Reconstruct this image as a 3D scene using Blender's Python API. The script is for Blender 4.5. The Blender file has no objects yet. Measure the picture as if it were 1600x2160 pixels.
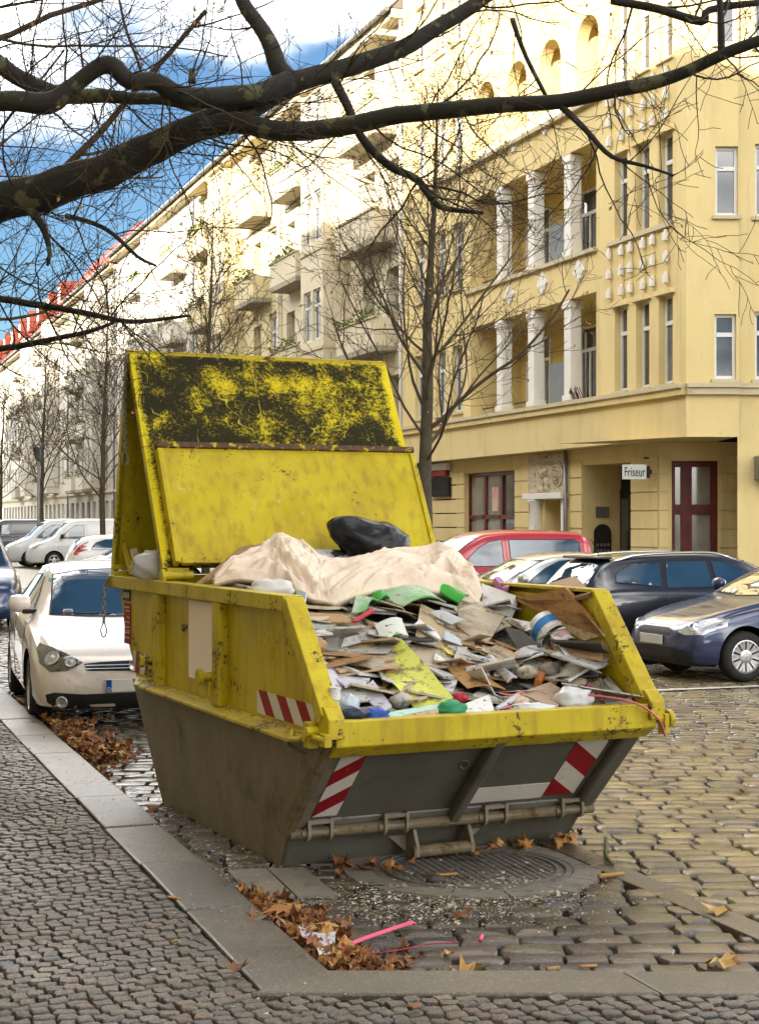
import bpy, bmesh, math, random
from mathutils import Vector, Matrix, noise as mnoise
from mathutils.bvhtree import BVHTree
from mathutils.geometry import delaunay_2d_cdt
rnd = random.Random(7)
scene = bpy.context.scene
COL = scene.collection
PI = math.pi

# ------------------------------------------------------------------ camera
H = 1.88                       # eye height above the road
FPX = 3340.0                   # focal length in photograph pixels (1600 wide)
HZ = 1100.0                    # horizon row
cam_d = bpy.data.cameras.new('camera')
cam_d.sensor_fit = 'HORIZONTAL'
cam_d.sensor_width = 36.0
cam_d.lens = FPX / 1600 * 36.0
cam_d.shift_y = 20.0 / 1600
cam_d.clip_end = 3000
cam = bpy.data.objects.new('camera', cam_d)
COL.objects.link(cam)
cam.location = (0, 0, H)
cam.rotation_euler = (PI / 2, 0, 0)
scene.camera = cam

# ------------------------------------------------------------------ street frame
TH = math.atan(1202 / 3340)    # the street runs to the left of the view axis
CT, ST = math.cos(TH), math.sin(TH)
def SR(S, R, z=0.0):           # S metres along the street, R metres across it
    return Vector((R * CT - S * ST, R * ST + S * CT, z))
def P(px, py, Y):              # photograph pixel at depth Y
    return Vector(((px - 800) / FPX * Y, Y, H - (py - HZ) / FPX * Y))
def G(px, py, z=0.0):          # photograph pixel on a level plane
    Y = (H - z) * FPX / (py - HZ)
    return Vector(((px - 800) / FPX * Y, Y, z))
def inview(p, m=0.06, near=3.0):
    if p.y < near: return False
    return (p.x - 1.3) / p.y < 0.2395 + m and (p.x + 1.0) / p.y > -(0.2395 + m)
A_STREET = PI / 2 + TH         # angle of the street direction

# ------------------------------------------------------------------ world and sun
SUN_EL = math.radians(16.5)
_d = SR(-0.574, -0.819)        # towards the sun, level
SUN_AZ = math.atan2(_d.x, _d.y)
w = bpy.data.worlds.new('World'); scene.world = w; w.use_nodes = True
nt = w.node_tree; nt.nodes.clear()
_out = nt.nodes.new('ShaderNodeOutputWorld')
_bg = nt.nodes.new('ShaderNodeBackground'); _bg.inputs['Strength'].default_value = 0.10
_sky = nt.nodes.new('ShaderNodeTexSky'); _sky.sky_type = 'NISHITA'; _sky.sun_disc = False
_sky.sun_elevation = SUN_EL; _sky.sun_rotation = SUN_AZ
_sky.air_density = 1.0; _sky.dust_density = 0.4; _sky.ozone_density = 2.0
_tc = nt.nodes.new('ShaderNodeTexCoord')
_sep = nt.nodes.new('ShaderNodeSeparateXYZ')
nt.links.new(_tc.outputs['Generated'], _sep.inputs[0])
def _m(op, a, b=None):
    n = nt.nodes.new('ShaderNodeMath'); n.operation = op
    for i, v in enumerate((a, b)):
        if v is None: continue
        if isinstance(v, (int, float)): n.inputs[i].default_value = v
        else: nt.links.new(v, n.inputs[i])
    return n.outputs[0]
_den = _m('ADD', _m('MAXIMUM', _sep.outputs['Z'], 0.0), 0.22)
_cx = _m('DIVIDE', _sep.outputs['X'], _den); _cy = _m('DIVIDE', _sep.outputs['Y'], _den)
_cmb = nt.nodes.new('ShaderNodeCombineXYZ')
nt.links.new(_cx, _cmb.inputs[0]); nt.links.new(_cy, _cmb.inputs[1])
CLOUD_SEED = 3.7
_cmb.inputs[2].default_value = CLOUD_SEED
_no = nt.nodes.new('ShaderNodeTexNoise'); _no.inputs['Scale'].default_value = 1.15
_no.inputs['Detail'].default_value = 7; _no.inputs['Roughness'].default_value = 0.55
nt.links.new(_cmb.outputs[0], _no.inputs['Vector'])
_mr = nt.nodes.new('ShaderNodeMapRange'); _mr.inputs['From Min'].default_value = 0.42; _mr.inputs['From Max'].default_value = 0.66
_mr.interpolation_type = 'SMOOTHSTEP'
nt.links.new(_no.outputs['Fac'], _mr.inputs['Value'])
_mix = nt.nodes.new('ShaderNodeMix'); _mix.data_type = 'RGBA'
CLOUD = 14.0
_mix.inputs[7].default_value = (CLOUD * 1.0, CLOUD * 0.965, CLOUD * 0.90, 1)
nt.links.new(_mr.outputs[0], _mix.inputs[0])
_tint = nt.nodes.new('ShaderNodeMix'); _tint.data_type = 'RGBA'; _tint.blend_type = 'MULTIPLY'
_tint.inputs[0].default_value = 1.0; _tint.inputs[7].default_value = (0.15, 0.19, 0.225, 1)
nt.links.new(_sky.outputs[0], _tint.inputs[6])
nt.links.new(_tint.outputs[2], _mix.inputs[6])
nt.links.new(_mix.outputs[2], _bg.inputs[0]); nt.links.new(_bg.outputs[0], _out.inputs[0])

sun_d = bpy.data.lights.new('sun', 'SUN'); sun_d.energy = 2.4; sun_d.angle = math.radians(0.5)
sun_d.color = (1.0, 0.90, 0.74)
sun = bpy.data.objects.new('sun', sun_d); COL.objects.link(sun)
_to = Vector((_d.x * math.cos(SUN_EL), _d.y * math.cos(SUN_EL), math.sin(SUN_EL)))
sun.rotation_euler = _to.to_track_quat('Z', 'Y').to_euler()
sun.location = (0, 0, 60)

vs = scene.view_settings
vs.view_transform = 'Standard'; vs.look = 'None'; vs.gamma = 1.0; vs.use_curve_mapping = False
vs.exposure = 2.85
scene.render.engine = 'CYCLES'
cy = scene.cycles
cy.max_bounces = 6; cy.diffuse_bounces = 3; cy.glossy_bounces = 3; cy.transmission_bounces = 4; cy.transparent_max_bounces = 8
cy.caustics_reflective = False; cy.caustics_refractive = False
cy.sample_clamp_indirect = 6.0
cy.use_adaptive_sampling = True; cy.adaptive_threshold = 0.02
try:
    cy.use_denoising = True; cy.denoiser = 'OPENIMAGEDENOISE'
    cy.denoising_input_passes = 'RGB_ALBEDO_NORMAL'; cy.denoising_prefilter = 'ACCURATE'
except Exception: pass

# ------------------------------------------------------------------ object helpers
def tag(o, label=None, cat=None, group=None, kind=None):
    if label: o['label'] = label
    if cat: o['category'] = cat
    if group: o['group'] = group
    if kind: o['kind'] = kind
    return o
def empty(name, loc=(0, 0, 0), rz=0.0, parent=None):
    o = bpy.data.objects.new(name, None); COL.objects.link(o)
    o.location = loc; o.rotation_euler = (0, 0, rz); o.empty_display_size = 0.2
    if parent: o.parent = parent
    return o
def inst(name, me, parent=None, loc=(0, 0, 0), rot=(0, 0, 0), scale=(1, 1, 1)):
    o = bpy.data.objects.new(name, me); COL.objects.link(o)
    o.location = loc; o.rotation_euler = rot; o.scale = scale
    if parent: o.parent = parent
    return o
def copy_tree(o, parent=None):
    c = o.copy(); COL.objects.link(c); c.parent = parent
    for ch in list(o.children): copy_tree(ch, c)
    return c

class MB:
    """collects faces and links them as one mesh object"""
    def __init__(self): self.v = []; self.f = []; self.mi = []
    def add(self, vs, fs, m=0):
        b = len(self.v); self.v.extend([tuple(x) for x in vs])
        for f in fs: self.f.append([b + i for i in f]); self.mi.append(m)
    def box(self, x0, x1, y0, y1, z0, z1, M=None, m=0):
        c = [Vector(p) for p in ((x0,y0,z0),(x1,y0,z0),(x1,y1,z0),(x0,y1,z0),(x0,y0,z1),(x1,y0,z1),(x1,y1,z1),(x0,y1,z1))]
        if M is not None: c = [M @ p for p in c]
        self.add(c, [(0,3,2,1),(4,5,6,7),(0,1,5,4),(1,2,6,5),(2,3,7,6),(3,0,4,7)], m)
    def prism(self, poly, axis, a, b, m=0, M=None):
        n = len(poly)
        def pt(p, t):
            q = Vector((t, p[0], p[1])) if axis == 'x' else Vector((p[0], t, p[1])) if axis == 'y' else Vector((p[0], p[1], t))
            return M @ q if M is not None else q
        vs = [pt(p, a) for p in poly] + [pt(p, b) for p in poly]
        fs = [tuple(range(n - 1, -1, -1)), tuple(range(n, 2 * n))] + [(i, (i + 1) % n, n + (i + 1) % n, n + i) for i in range(n)]
        self.add(vs, fs, m)
    def quad(self, a, b, c, d, m=0): self.add([a, b, c, d], [(0, 1, 2, 3)], m)
    def tube(self, pts, rad, n=6, m=0, cap=True):
        pts = [Vector(p) for p in pts]
        if not hasattr(rad, '__len__'): rad = [rad] * len(pts)
        t = (pts[1] - pts[0]).normalized()
        ref = Vector((0, 0, 1)) if abs(t.z) < 0.9 else Vector((1, 0, 0))
        nx = t.cross(ref).normalized(); vs = []
        for i, p in enumerate(pts):
            t = (pts[min(i + 1, len(pts) - 1)] - pts[max(i - 1, 0)])
            if t.length < 1e-9: t = Vector((0, 0, 1))
            t.normalize()
            nx = nx - t * nx.dot(t)
            if nx.length < 1e-6: nx = t.orthogonal()
            nx.normalize(); ny = t.cross(nx)
            for k in range(n):
                a = 2 * PI * k / n
                vs.append(p + (nx * math.cos(a) + ny * math.sin(a)) * rad[i])
        fs = []
        for i in range(len(pts) - 1):
            for k in range(n):
                fs.append((i*n+k, i*n+(k+1)%n, (i+1)*n+(k+1)%n, (i+1)*n+k))
        if cap:
            fs.append(tuple(range(n - 1, -1, -1))); fs.append(tuple((len(pts)-1)*n + k for k in range(n)))
        self.add(vs, fs, m)
    def cyl(self, p0, p1, r, n=12, m=0, r2=None): self.tube([p0, p1], [r, r if r2 is None else r2], n, m)
    def lathe(self, prof, n=16, M=None, m=0, closed=True):
        vs = []
        for (r, z) in prof:
            for k in range(n):
                a = 2*PI*k/n; q = Vector((r*math.cos(a), r*math.sin(a), z)); vs.append(M @ q if M is not None else q)
        fs = [(i*n+k, i*n+(k+1)%n, (i+1)*n+(k+1)%n, (i+1)*n+k) for i in range(len(prof)-1) for k in range(n)]
        if closed: fs.append(tuple(range(n-1,-1,-1))); fs.append(tuple((len(prof)-1)*n+k for k in range(n)))
        self.add(vs, fs, m)
    def mesh(self, name, mats, smooth=False, recalc=True, bevel=0.0):
        me = bpy.data.meshes.new(name)
        me.from_pydata(self.v, [], self.f)
        for m in (mats if isinstance(mats, (list, tuple)) else [mats]): me.materials.append(m)
        if any(self.mi): me.polygons.foreach_set('material_index', self.mi)
        if recalc or bevel:
            bm = bmesh.new(); bm.from_mesh(me)
            bmesh.ops.remove_doubles(bm, verts=bm.verts, dist=1e-5)
            bmesh.ops.recalc_face_normals(bm, faces=bm.faces)
            if bevel:
                es = [e for e in bm.edges if len(e.link_faces) == 2 and e.calc_face_angle(0) > 0.5]
                bmesh.ops.bevel(bm, geom=es, offset=bevel, segments=2, affect='EDGES', profile=0.5, clamp_overlap=True)
            bm.to_mesh(me); bm.free()
        if smooth: me.shade_smooth()
        me.update()
        return me
    def build(self, name, mats, parent=None, smooth=False, recalc=True, bevel=0.0, loc=(0,0,0), rot=(0,0,0)):
        return inst(name, self.mesh(name, mats, smooth, recalc, bevel), parent, loc, rot)

# ------------------------------------------------------------------ materials
def NT(name):
    m = bpy.data.materials.new(name); m.use_nodes = True
    t = m.node_tree; b = t.nodes['Principled BSDF']
    return m, t, b
def _set(t, sock, v):
    if isinstance(v, bpy.types.NodeSocket): t.links.new(v, sock)
    elif isinstance(v, (tuple, list)): sock.default_value = (*v[:3], 1) if len(sock.default_value) == 4 else v
    else: sock.default_value = v
def n_pos(t, mode='pos'):
    if mode == 'pos':
        for n in t.nodes:
            if n.type == 'NEW_GEOMETRY': return n.outputs['Position']
        return t.nodes.new('ShaderNodeNewGeometry').outputs['Position']
    for n in t.nodes:
        if n.type == 'TEX_COORD': return n.outputs['Object']
    return t.nodes.new('ShaderNodeTexCoord').outputs['Object']
def n_noise(t, scale, detail=5, rough=0.6, stretch=None, mode='pos', seed=0.0, dist=0.0):
    v = n_pos(t, mode)
    mp = t.nodes.new('ShaderNodeMapping'); t.links.new(v, mp.inputs[0])
    if stretch: mp.inputs['Scale'].default_value = stretch
    mp.inputs['Location'].default_value = (seed, seed * 1.7, seed * 0.6)
    n = t.nodes.new('ShaderNodeTexNoise'); n.inputs['Scale'].default_value = scale
    n.inputs['Detail'].default_value = detail; n.inputs['Roughness'].default_value = rough; n.inputs['Distortion'].default_value = dist
    t.links.new(mp.outputs[0], n.inputs['Vector'])
    return n.outputs['Fac']
def n_range(t, v, lo, hi, a=0.0, b=1.0):
    n = t.nodes.new('ShaderNodeMapRange'); n.inputs[1].default_value = lo; n.inputs[2].default_value = hi
    n.inputs[3].default_value = a; n.inputs[4].default_value = b; t.links.new(v, n.inputs[0]); return n.outputs[0]
def n_mix(t, f, a, b, blend='MIX'):
    n = t.nodes.new('ShaderNodeMix'); n.data_type = 'RGBA'; n.blend_type = blend
    _set(t, n.inputs[0], f); _set(t, n.inputs[6], a); _set(t, n.inputs[7], b); return n.outputs[2]
def n_math(t, op, a, b=0.0):
    n = t.nodes.new('ShaderNodeMath'); n.operation = op; _set(t, n.inputs[0], a); _set(t, n.inputs[1], b); return n.outputs[0]
def n_bump(t, b, h, strength=0.4, dist=0.01):
    n = t.nodes.new('ShaderNodeBump'); n.inputs['Strength'].default_value = strength; n.inputs['Distance'].default_value = dist
    t.links.new(h, n.inputs['Height']); t.links.new(n.outputs[0], b.inputs['Normal'])
def n_rand(t):
    o = t.nodes.new('ShaderNodeObjectInfo').outputs['Random']
    g = [n for n in t.nodes if n.type == 'NEW_GEOMETRY']
    g = g[0] if g else t.nodes.new('ShaderNodeNewGeometry')
    s = n_math(t, 'ADD', o, g.outputs['Random Per Island'])
    return n_math(t, 'FRACT', s)
def n_ramp(t, f, stops):
    n = t.nodes.new('ShaderNodeValToRGB'); t.links.new(f, n.inputs[0]); r = n.color_ramp
    while len(r.elements) < len(stops): r.elements.new(0.5)
    for e, (p, c) in zip(r.elements, stops): e.position = p; e.color = (*c[:3], 1)
    return n.outputs[0]
def mk(name, c1, c2=None, scale=3.0, rough=0.6, metal=0.0, layers=(), bump=0.0, bscale=60, spec=0.22, mode='pos', rvar=0.0, coat=0.0):
    """layers: (colour, scale, lo, hi[, stretch[, seed]]) thresholded noise over the base"""
    m, t, b = NT(name)
    col = c1
    if c2 is not None: col = n_mix(t, n_range(t, n_noise(t, scale, mode=mode), 0.3, 0.7), c1, c2)
    for i, L in enumerate(layers):
        f = n_range(t, n_noise(t, L[1], 8, 0.65, L[4] if len(L) > 4 else None, mode, seed=(L[5] if len(L) > 5 else 3.1 * i + 1)), L[2], L[3])
        col = n_mix(t, f, col, L[0])
    _set(t, b.inputs['Base Color'], col)
    b.inputs['Roughness'].default_value = rough
    if rvar: _set(t, b.inputs['Roughness'], n_range(t, n_noise(t, 7, mode=mode, seed=9), 0.3, 0.7, rough - rvar, rough + rvar))
    b.inputs['Metallic'].default_value = metal
    b.inputs['Specular IOR Level'].default_value = spec
    if coat: b.inputs['Coat Weight'].default_value = coat; b.inputs['Coat Roughness'].default_value = 0.03
    if bump: n_bump(t, b, n_noise(t, bscale, 6, mode=mode), bump)
    return m
# ================================================================== ground, road, kerb, pavement
def mat_stone(name, stops, rough, wet, bump, bscale, grain=0.5):
    m, t, b = NT(name)
    c = n_ramp(t, n_rand(t), stops)
    g = n_noise(t, 90, 4, 0.7)
    c = n_mix(t, n_range(t, g, 0.52, 0.70, 0, grain), c, (0.50, 0.42, 0.31), 'MIX')
    g2 = n_noise(t, 1.1, 4, 0.6, seed=4)
    c = n_mix(t, n_range(t, g2, 0.42, 0.66, 0, 0.65), c, (0.045, 0.036, 0.026), 'MIX')
    g3 = n_noise(t, 14, 5, 0.7, seed=2)
    c = n_mix(t, n_range(t, g3, 0.5, 0.8, 0, 0.5), c, (0.10, 0.085, 0.06), 'MIX')
    _set(t, b.inputs['Base Color'], c)
    wetf = n_noise(t, 0.8, 3, 0.5, seed=8)
    _set(t, b.inputs['Roughness'], n_range(t, n_math(t, 'ADD', wetf, n_math(t, 'MULTIPLY', g3, 0.35)), 0.45, 0.85, wet, rough))
    b.inputs['Specular IOR Level'].default_value = 0.5
    n_bump(t, b, n_noise(t, bscale, 6, 0.7), bump, 0.006)
    return m
M_SETT = mat_stone('granite_setts', [(0, (0.11, 0.085, 0.05)), (0.35, (0.22, 0.17, 0.08)), (0.6, (0.28, 0.215, 0.095)), (0.8, (0.20, 0.14, 0.09)), (1, (0.15, 0.125, 0.10))], 0.30, 0.10, 0.6, 45, 0.25)  # golden tones paint in the sunlit facade's reflection on wet stone
M_BAYSETT = mat_stone('bay_setts', [(0, (0.05, 0.042, 0.036)), (0.35, (0.10, 0.085, 0.065)), (0.6, (0.16, 0.13, 0.08)), (0.8, (0.11, 0.07, 0.06)), (1, (0.09, 0.09, 0.095))], 0.32, 0.07, 0.6, 45, 0.3)
M_MOSAIC = mat_stone('mosaic_stones', [(0, (0.02, 0.016, 0.012)), (0.3, (0.055, 0.042, 0.027)), (0.55, (0.10, 0.073, 0.043)), (0.72, (0.08, 0.038, 0.026)), (0.86, (0.034, 0.037, 0.046)), (1, (0.15, 0.118, 0.078))], 0.65, 0.36, 0.9, 90, 0.6)
M_KERB = mat_stone('kerb_granite', [(0, (0.05, 0.039, 0.027)), (0.5, (0.095, 0.075, 0.052)), (1, (0.07, 0.062, 0.053))], 0.5, 0.22, 0.35, 160, 0.6)
M_JOINT = mk('joint_soil', (0.012, 0.010, 0.007), (0.028, 0.023, 0.015), 6, 0.9, layers=[((0.045, 0.055, 0.012), 9, .6, .75), ((.10, .085, .06), 60, .62, .7)], bump=0.6, bscale=150)
def mat_far_road():
    m, t, b = NT('road_far')
    mp = t.nodes.new('ShaderNodeMapping'); t.links.new(n_pos(t), mp.inputs[0]); mp.inputs['Rotation'].default_value = (0, 0, -0.06)
    br = t.nodes.new('ShaderNodeTexBrick'); t.links.new(mp.outputs[0], br.inputs[0])
    br.inputs['Scale'].default_value = 1.0; br.inputs['Brick Width'].default_value = 0.25; br.inputs['Row Height'].default_value = 0.165
    br.inputs['Mortar Size'].default_value = 0.012; br.inputs['Color1'].default_value = (0.24, 0.20, 0.125, 1); br.inputs['Color2'].default_value = (0.18, 0.15, 0.11, 1)
    br.inputs['Mortar'].default_value = (0.035, 0.03, 0.022, 1); br.inputs['Mortar Smooth'].default_value = 0.3
    _set(t, b.inputs['Base Color'], br.outputs['Color']); b.inputs['Roughness'].default_value = 0.4
    n_bump(t, b, br.outputs['Fac'], -0.6, 0.01)
    return m
M_FARROAD = mat_far_road()
M_SOIL = mk('ground_soil', (0.06, 0.055, 0.045), (0.09, 0.08, 0.06), 0.3, 0.9, bump=0.3)

def sheet(name, pts, z, mat):
    b = MB(); b.add([(p.x, p.y, z) for p in pts], [tuple(range(len(pts)))])
    return tag(b.build(name, mat, recalc=False), kind='structure')
b = MB(); b.quad((-900, -600, -0.16), (900, -600, -0.16), (900, 1500, -0.16), (-900, 1500, -0.16))
tag(b.build('ground', M_SOIL, recalc=False), kind='structure')
R_K = 1.96                       # road face of the kerb
Y_C = 6.34                       # road face of the cross kerb
S_SPLIT = 46.0
def line_int(R, Y):              # point on the street-parallel line R at depth Y
    S = (Y - R * ST) / CT
    return SR(S, R)
road = sheet('road', [line_int(R_K, Y_C), Vector((40, Y_C, 0)), SR(S_SPLIT, 40), SR(S_SPLIT, R_K)], -0.024, M_JOINT)
sheet('far_road', [SR(S_SPLIT, R_K), SR(S_SPLIT, 19.0), SR(420, 19.0), SR(420, R_K)], -0.002, M_FARROAD)

def stone_mesh(mat, kind, seed):
    """a sett or mosaic stone of unit plan size: sides, rounded shoulder, slightly domed top"""
    r = random.Random(seed); n = 8
    base = [(-.5,-.5),(0,-.5),(.5,-.5),(.5,0),(.5,.5),(0,.5),(-.5,.5),(-.5,0)]
    j = 0.05 if kind == 'sett' else 0.10
    ring = [(x + r.uniform(-j, j) * (1 if abs(x) > .4 else .6), y + r.uniform(-j, j) * (1 if abs(y) > .4 else .6)) for x, y in base]
    ring = [(x * (0.93 if abs(x) > .4 and abs(y) > .4 else 1), y * (0.93 if abs(x) > .4 and abs(y) > .4 else 1)) for x, y in ring]
    vs = [(x, y, -1.0) for x, y in ring] + [(x * 0.985, y * 0.985, -0.22) for x, y in ring]
    k1, k2, dz = (0.93, 0.90, 0.10) if kind == 'sett' else (0.88, 0.88, 0.06)
    vs += [(x * k1, y * k2, r.uniform(-0.09, 0.07)) for x, y in ring]
    vs += [(x * 0.50, y * 0.46, dz + r.uniform(-0.08, 0.08)) for x, y in ring]
    fs = []
    for L in range(3):
        for k in range(n): fs.append((L*n+k, L*n+(k+1)%n, (L+1)*n+(k+1)%n, (L+1)*n+k))
    fs.append(tuple(3*n + k for k in range(n)))
    me = bpy.data.meshes.new(kind); me.from_pydata(vs, [], fs); me.materials.append(mat)
    me.shade_smooth(); me.update(); me.set_sharp_from_angle(angle=.75); return me
def paving(parent, name, mat, cells, kind, thick, nparts=300):
    """cells: (x, y, z, sx, sy, rot) ; the nearest are parts, the rest one field"""
    cells.sort(key=lambda c: (abs(c[0] / c[1]) > .24 or c[1] < 5.9, c[1]))
    vars_ = [stone_mesh(mat, kind, 50 + i) for i in range(10)]
    r = random.Random(5)
    for c in cells[:nparts]:
        inst(name, r.choice(vars_), parent, (c[0], c[1], c[2]), (r.uniform(-.02, .02), r.uniform(-.02, .02), c[5]), (c[3], c[4], thick))
    V, F = [], []
    data = [([tuple(v.co) for v in me.vertices], [tuple(p.vertices) for p in me.polygons]) for me in vars_]
    for c in cells[nparts:]:
        vs, fs = r.choice(data); b0 = len(V); ca, sa = math.cos(c[5]), math.sin(c[5]); tx, ty = r.uniform(-.02, .02), r.uniform(-.02, .02)
        for (x, y, z) in vs:
            x *= c[3]; y *= c[4]
            V.append((c[0] + x*ca - y*sa, c[1] + x*sa + y*ca, c[2] + z*thick + x*tx + y*ty))
        F.extend([tuple(b0 + i for i in f) for f in fs])
    if V:
        me = bpy.data.meshes.new(name + '_field'); me.from_pydata(V, [], F); me.materials.append(mat); me.shade_smooth(); me.update()
        o = inst(name + '_field', me, parent); o['kind'] = 'stuff'
def RSof(p): return (p.x * CT + p.y * ST, -p.x * ST + p.y * CT)
# manhole cover position
MH = Vector((0.50, 8.55, 0)); MHR = 0.54
R_B0, R_B1 = 3.98, 4.16           # flat stone band between bay and carriageway
def sett_cells(test, mat_rows, y0, y1, yaw, seed):
    r = random.Random(seed); out = []; y = y0; row = 0
    while y < y1:
        d = r.uniform(0.145, 0.185); x = -16 + r.uniform(0, .25)
        while x < 16:
            wd = r.uniform(0.19, 0.29)
            cx, cyy = x + wd / 2, y + d / 2
            wob = 0.03 * math.sin(cx * 0.9 + row * 0.05) + cx * yaw
            p = Vector((cx, cyy + wob, 0))
            if inview(p, 0.05) and test(p, wd / 2):
                out.append((p.x, p.y, r.uniform(-0.006, 0.005), wd - 0.011, d - 0.010, yaw + r.uniform(-.035, .035)))
            x += wd
        y += d; row += 1
    return out
def t_bay(p, h):
    R, S = RSof(p)
    return R_K - 0.05 < R < R_B0 + 0.08 and p.y > Y_C - 0.02 and S < 36 and (Vector((p.x, p.y)) - Vector((MH.x, MH.y))).length > MHR + 0.05
def t_road(p, h):
    R, S = RSof(p)
    return R > R_B1 - 0.06 and p.y > Y_C - 0.02 and S < 45.8 and R < 14.6
paving(road, 'sett', M_BAYSETT, sett_cells(t_bay, 0, 6.0, 40, 0.03, 1), 'sett', 0.055)
carriage = tag(empty('carriageway'), kind='structure')
paving(carriage, 'sett', M_SETT, sett_cells(t_road, 0, 6.0, 46, 0.045, 2), 'sett', 0.055)
# the flat stone band, one slab after another
S = 4.6; r = random.Random(3)
while S < 40:
    L = r.uniform(0.5, 0.9)
    p = SR(S + L / 2, (R_B0 + R_B1) / 2)
    if p.y > Y_C + 0.28:
        b = MB(); b.box(-L/2+.006, L/2-.006, -(R_B1-R_B0)/2+.004, (R_B1-R_B0)/2-.004, -.06, 0.013)
        b.build('band_slab', M_KERB, road, bevel=0.006, loc=(p.x, p.y, r.uniform(-.004, .004)), rot=(0, 0, A_STREET + r.uniform(-.01, .01)))
    S += L
# kerb stones
kerb = tag(empty('kerb'), kind='structure')
KZ = 0.085
S = (Y_C - R_K * ST) / CT
S = RSof(line_int(R_K, Y_C))[1]
first = True
while S < 60:
    L = r.uniform(0.95, 1.2)
    b = MB()
    x0, x1 = (0.004, L - 0.004)
    # plan polygon in (along, across); the first stone is mitred against the cross kerb
    if first:
        k = 0.33 * math.tan(0.5 * (PI/2 - TH)) * 0.55
        poly = [(-0.0, 0), (x1, 0), (x1, 0.33), (-0.22, 0.33)]
    else: poly = [(x0, 0), (x1, 0), (x1, 0.33), (x0, 0.33)]
    b.prism(poly, 'z', -0.12, KZ + r.uniform(-.006, .006))
    p = SR(S, R_K)
    b.build('kerb_stone', M_KERB, kerb, bevel=0.012, loc=(p.x, p.y, 0), rot=(0, 0, A_STREET + r.uniform(-.006, .006)))
    S += L; first = False
c0 = line_int(R_K, Y_C); x = c0.x; first = True
while x < 4.5:
    L = 1.16 if first else r.uniform(0.95, 1.2)
    b = MB(); poly = [((-0.02 if first else .004), 0), (L - .004, 0), (L - .004, -0.31), ((-0.30 if first else .004), -0.31)]
    sk = 0.06
    poly = [(a + (0 if (first and a < 0) else -bb * 0.36), bb) for a, bb in poly]
    b.prism(poly, 'z', -0.12, KZ + r.uniform(-.005, .003))
    b.build('kerb_stone', M_KERB, kerb, bevel=0.012, loc=(x + .004, Y_C, 0), rot=(0, 0, r.uniform(-.004, .004)))
    x += L; first = False
# pavement with mosaic stones
pave_pts = [Vector((-30, -30, 0)), Vector((40, -30, 0)), Vector((40, Y_C - .30, 0)), line_int(R_K - .33, Y_C - .30), SR(420, R_K - .33), SR(420, -12)]
pavement = sheet('pavement', pave_pts, 0.055, M_JOINT)
cells = []; r = random.Random(11)
S = 2.0
while S < 34:
    d = r.uniform(0.062, 0.078); Rr = -6.0 + r.uniform(0, .07)
    while Rr < 6:
        wd = r.uniform(0.058, 0.092); lim = R_K - .338
        if Rr < lim - .02 and Rr + wd > lim - .035 and SR(S + .42 * Rr, Rr).y > Y_C - .30: wd = lim - Rr
        sk = 0.42 * Rr                    # rows run slantwise to the kerb
        p = SR(S + d/2 + sk + 0.03 * math.sin(Rr * 3 + S), Rr + wd / 2)
        ok = (Rr + wd < R_K - 0.336 and True) or p.y + 0.03 < Y_C - 0.315
        if p.y > Y_C - 0.345 and Rr + wd > R_K - 0.336: ok = False
        if ok and inview(p, 0.05, 4.2) and p.y < 26:
            cells.append((p.x, p.y, 0.078 + r.uniform(-.004, .005) + 0.004 * mnoise.noise(Vector((p.x * 2, p.y * 2, 0))), d - 0.003, wd - 0.005, A_STREET + math.atan(.42) * 0.0 + r.uniform(-.22, .22)))
        Rr += wd
    S += d
paving(pavement, 'paving_stone', M_MOSAIC, cells, 'mosaic', 0.028)
# opposite pavement in front of the houses
b = MB(); b.box(0, 420, 0, 6.0, -.15, 0.09)
far_pave = tag(b.build('far_pavement', mk('far_paving', (0.16, 0.14, 0.115), (0.22, 0.19, 0.15), 2.0, 0.6, layers=[((0.08, 0.07, 0.06), 25, .5, .7)], bump=.4), loc=SR(-20, 20.6), rot=(0, 0, A_STREET)), kind='structure')
M_DUSTY = mk('dusty_concrete', (0.17, 0.15, 0.12), (0.22, 0.195, 0.155), 5, .8, layers=[((0.08, .07, .055), 9, .55, .7), ((.36, .32, .26), 70, .6, .68)], bump=.3, bscale=120)
b = MB(); NS = 14
for k in range(NS):
    a0, a1 = 2*PI*k/NS + .01, 2*PI*(k+1)/NS - .01; ri, ro = MHR + .004, MHR + .15
    b = MB(); pts = [(ri*math.cos(a0+(a1-a0)*q/4), ri*math.sin(a0+(a1-a0)*q/4)) for q in range(5)] + [(ro*math.cos(a1-(a1-a0)*q/4), ro*math.sin(a1-(a1-a0)*q/4)) for q in range(5)]
    b.prism(pts, 'z', -.05, .012 + r.uniform(-.003, .003)); b.build('collar_stone', M_DUSTY, road, loc=MH)
# flat worn slabs left of the cover
for q in (((480, 1842), (560, 1838), (622, 1898), (530, 1900)), ((564, 1838), (640, 1836), (712, 1894), (628, 1898))):
    c = [G(*p_) for p_ in q]; b = MB(); b.add([(p_.x, p_.y, .016) for p_ in c] + [(p_.x, p_.y, -.05) for p_ in c], [(0, 1, 2, 3), (0, 4, 5, 1), (1, 5, 6, 2), (2, 6, 7, 3), (3, 7, 4, 0)]); b.build('worn_slab', M_DUSTY, road)
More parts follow.
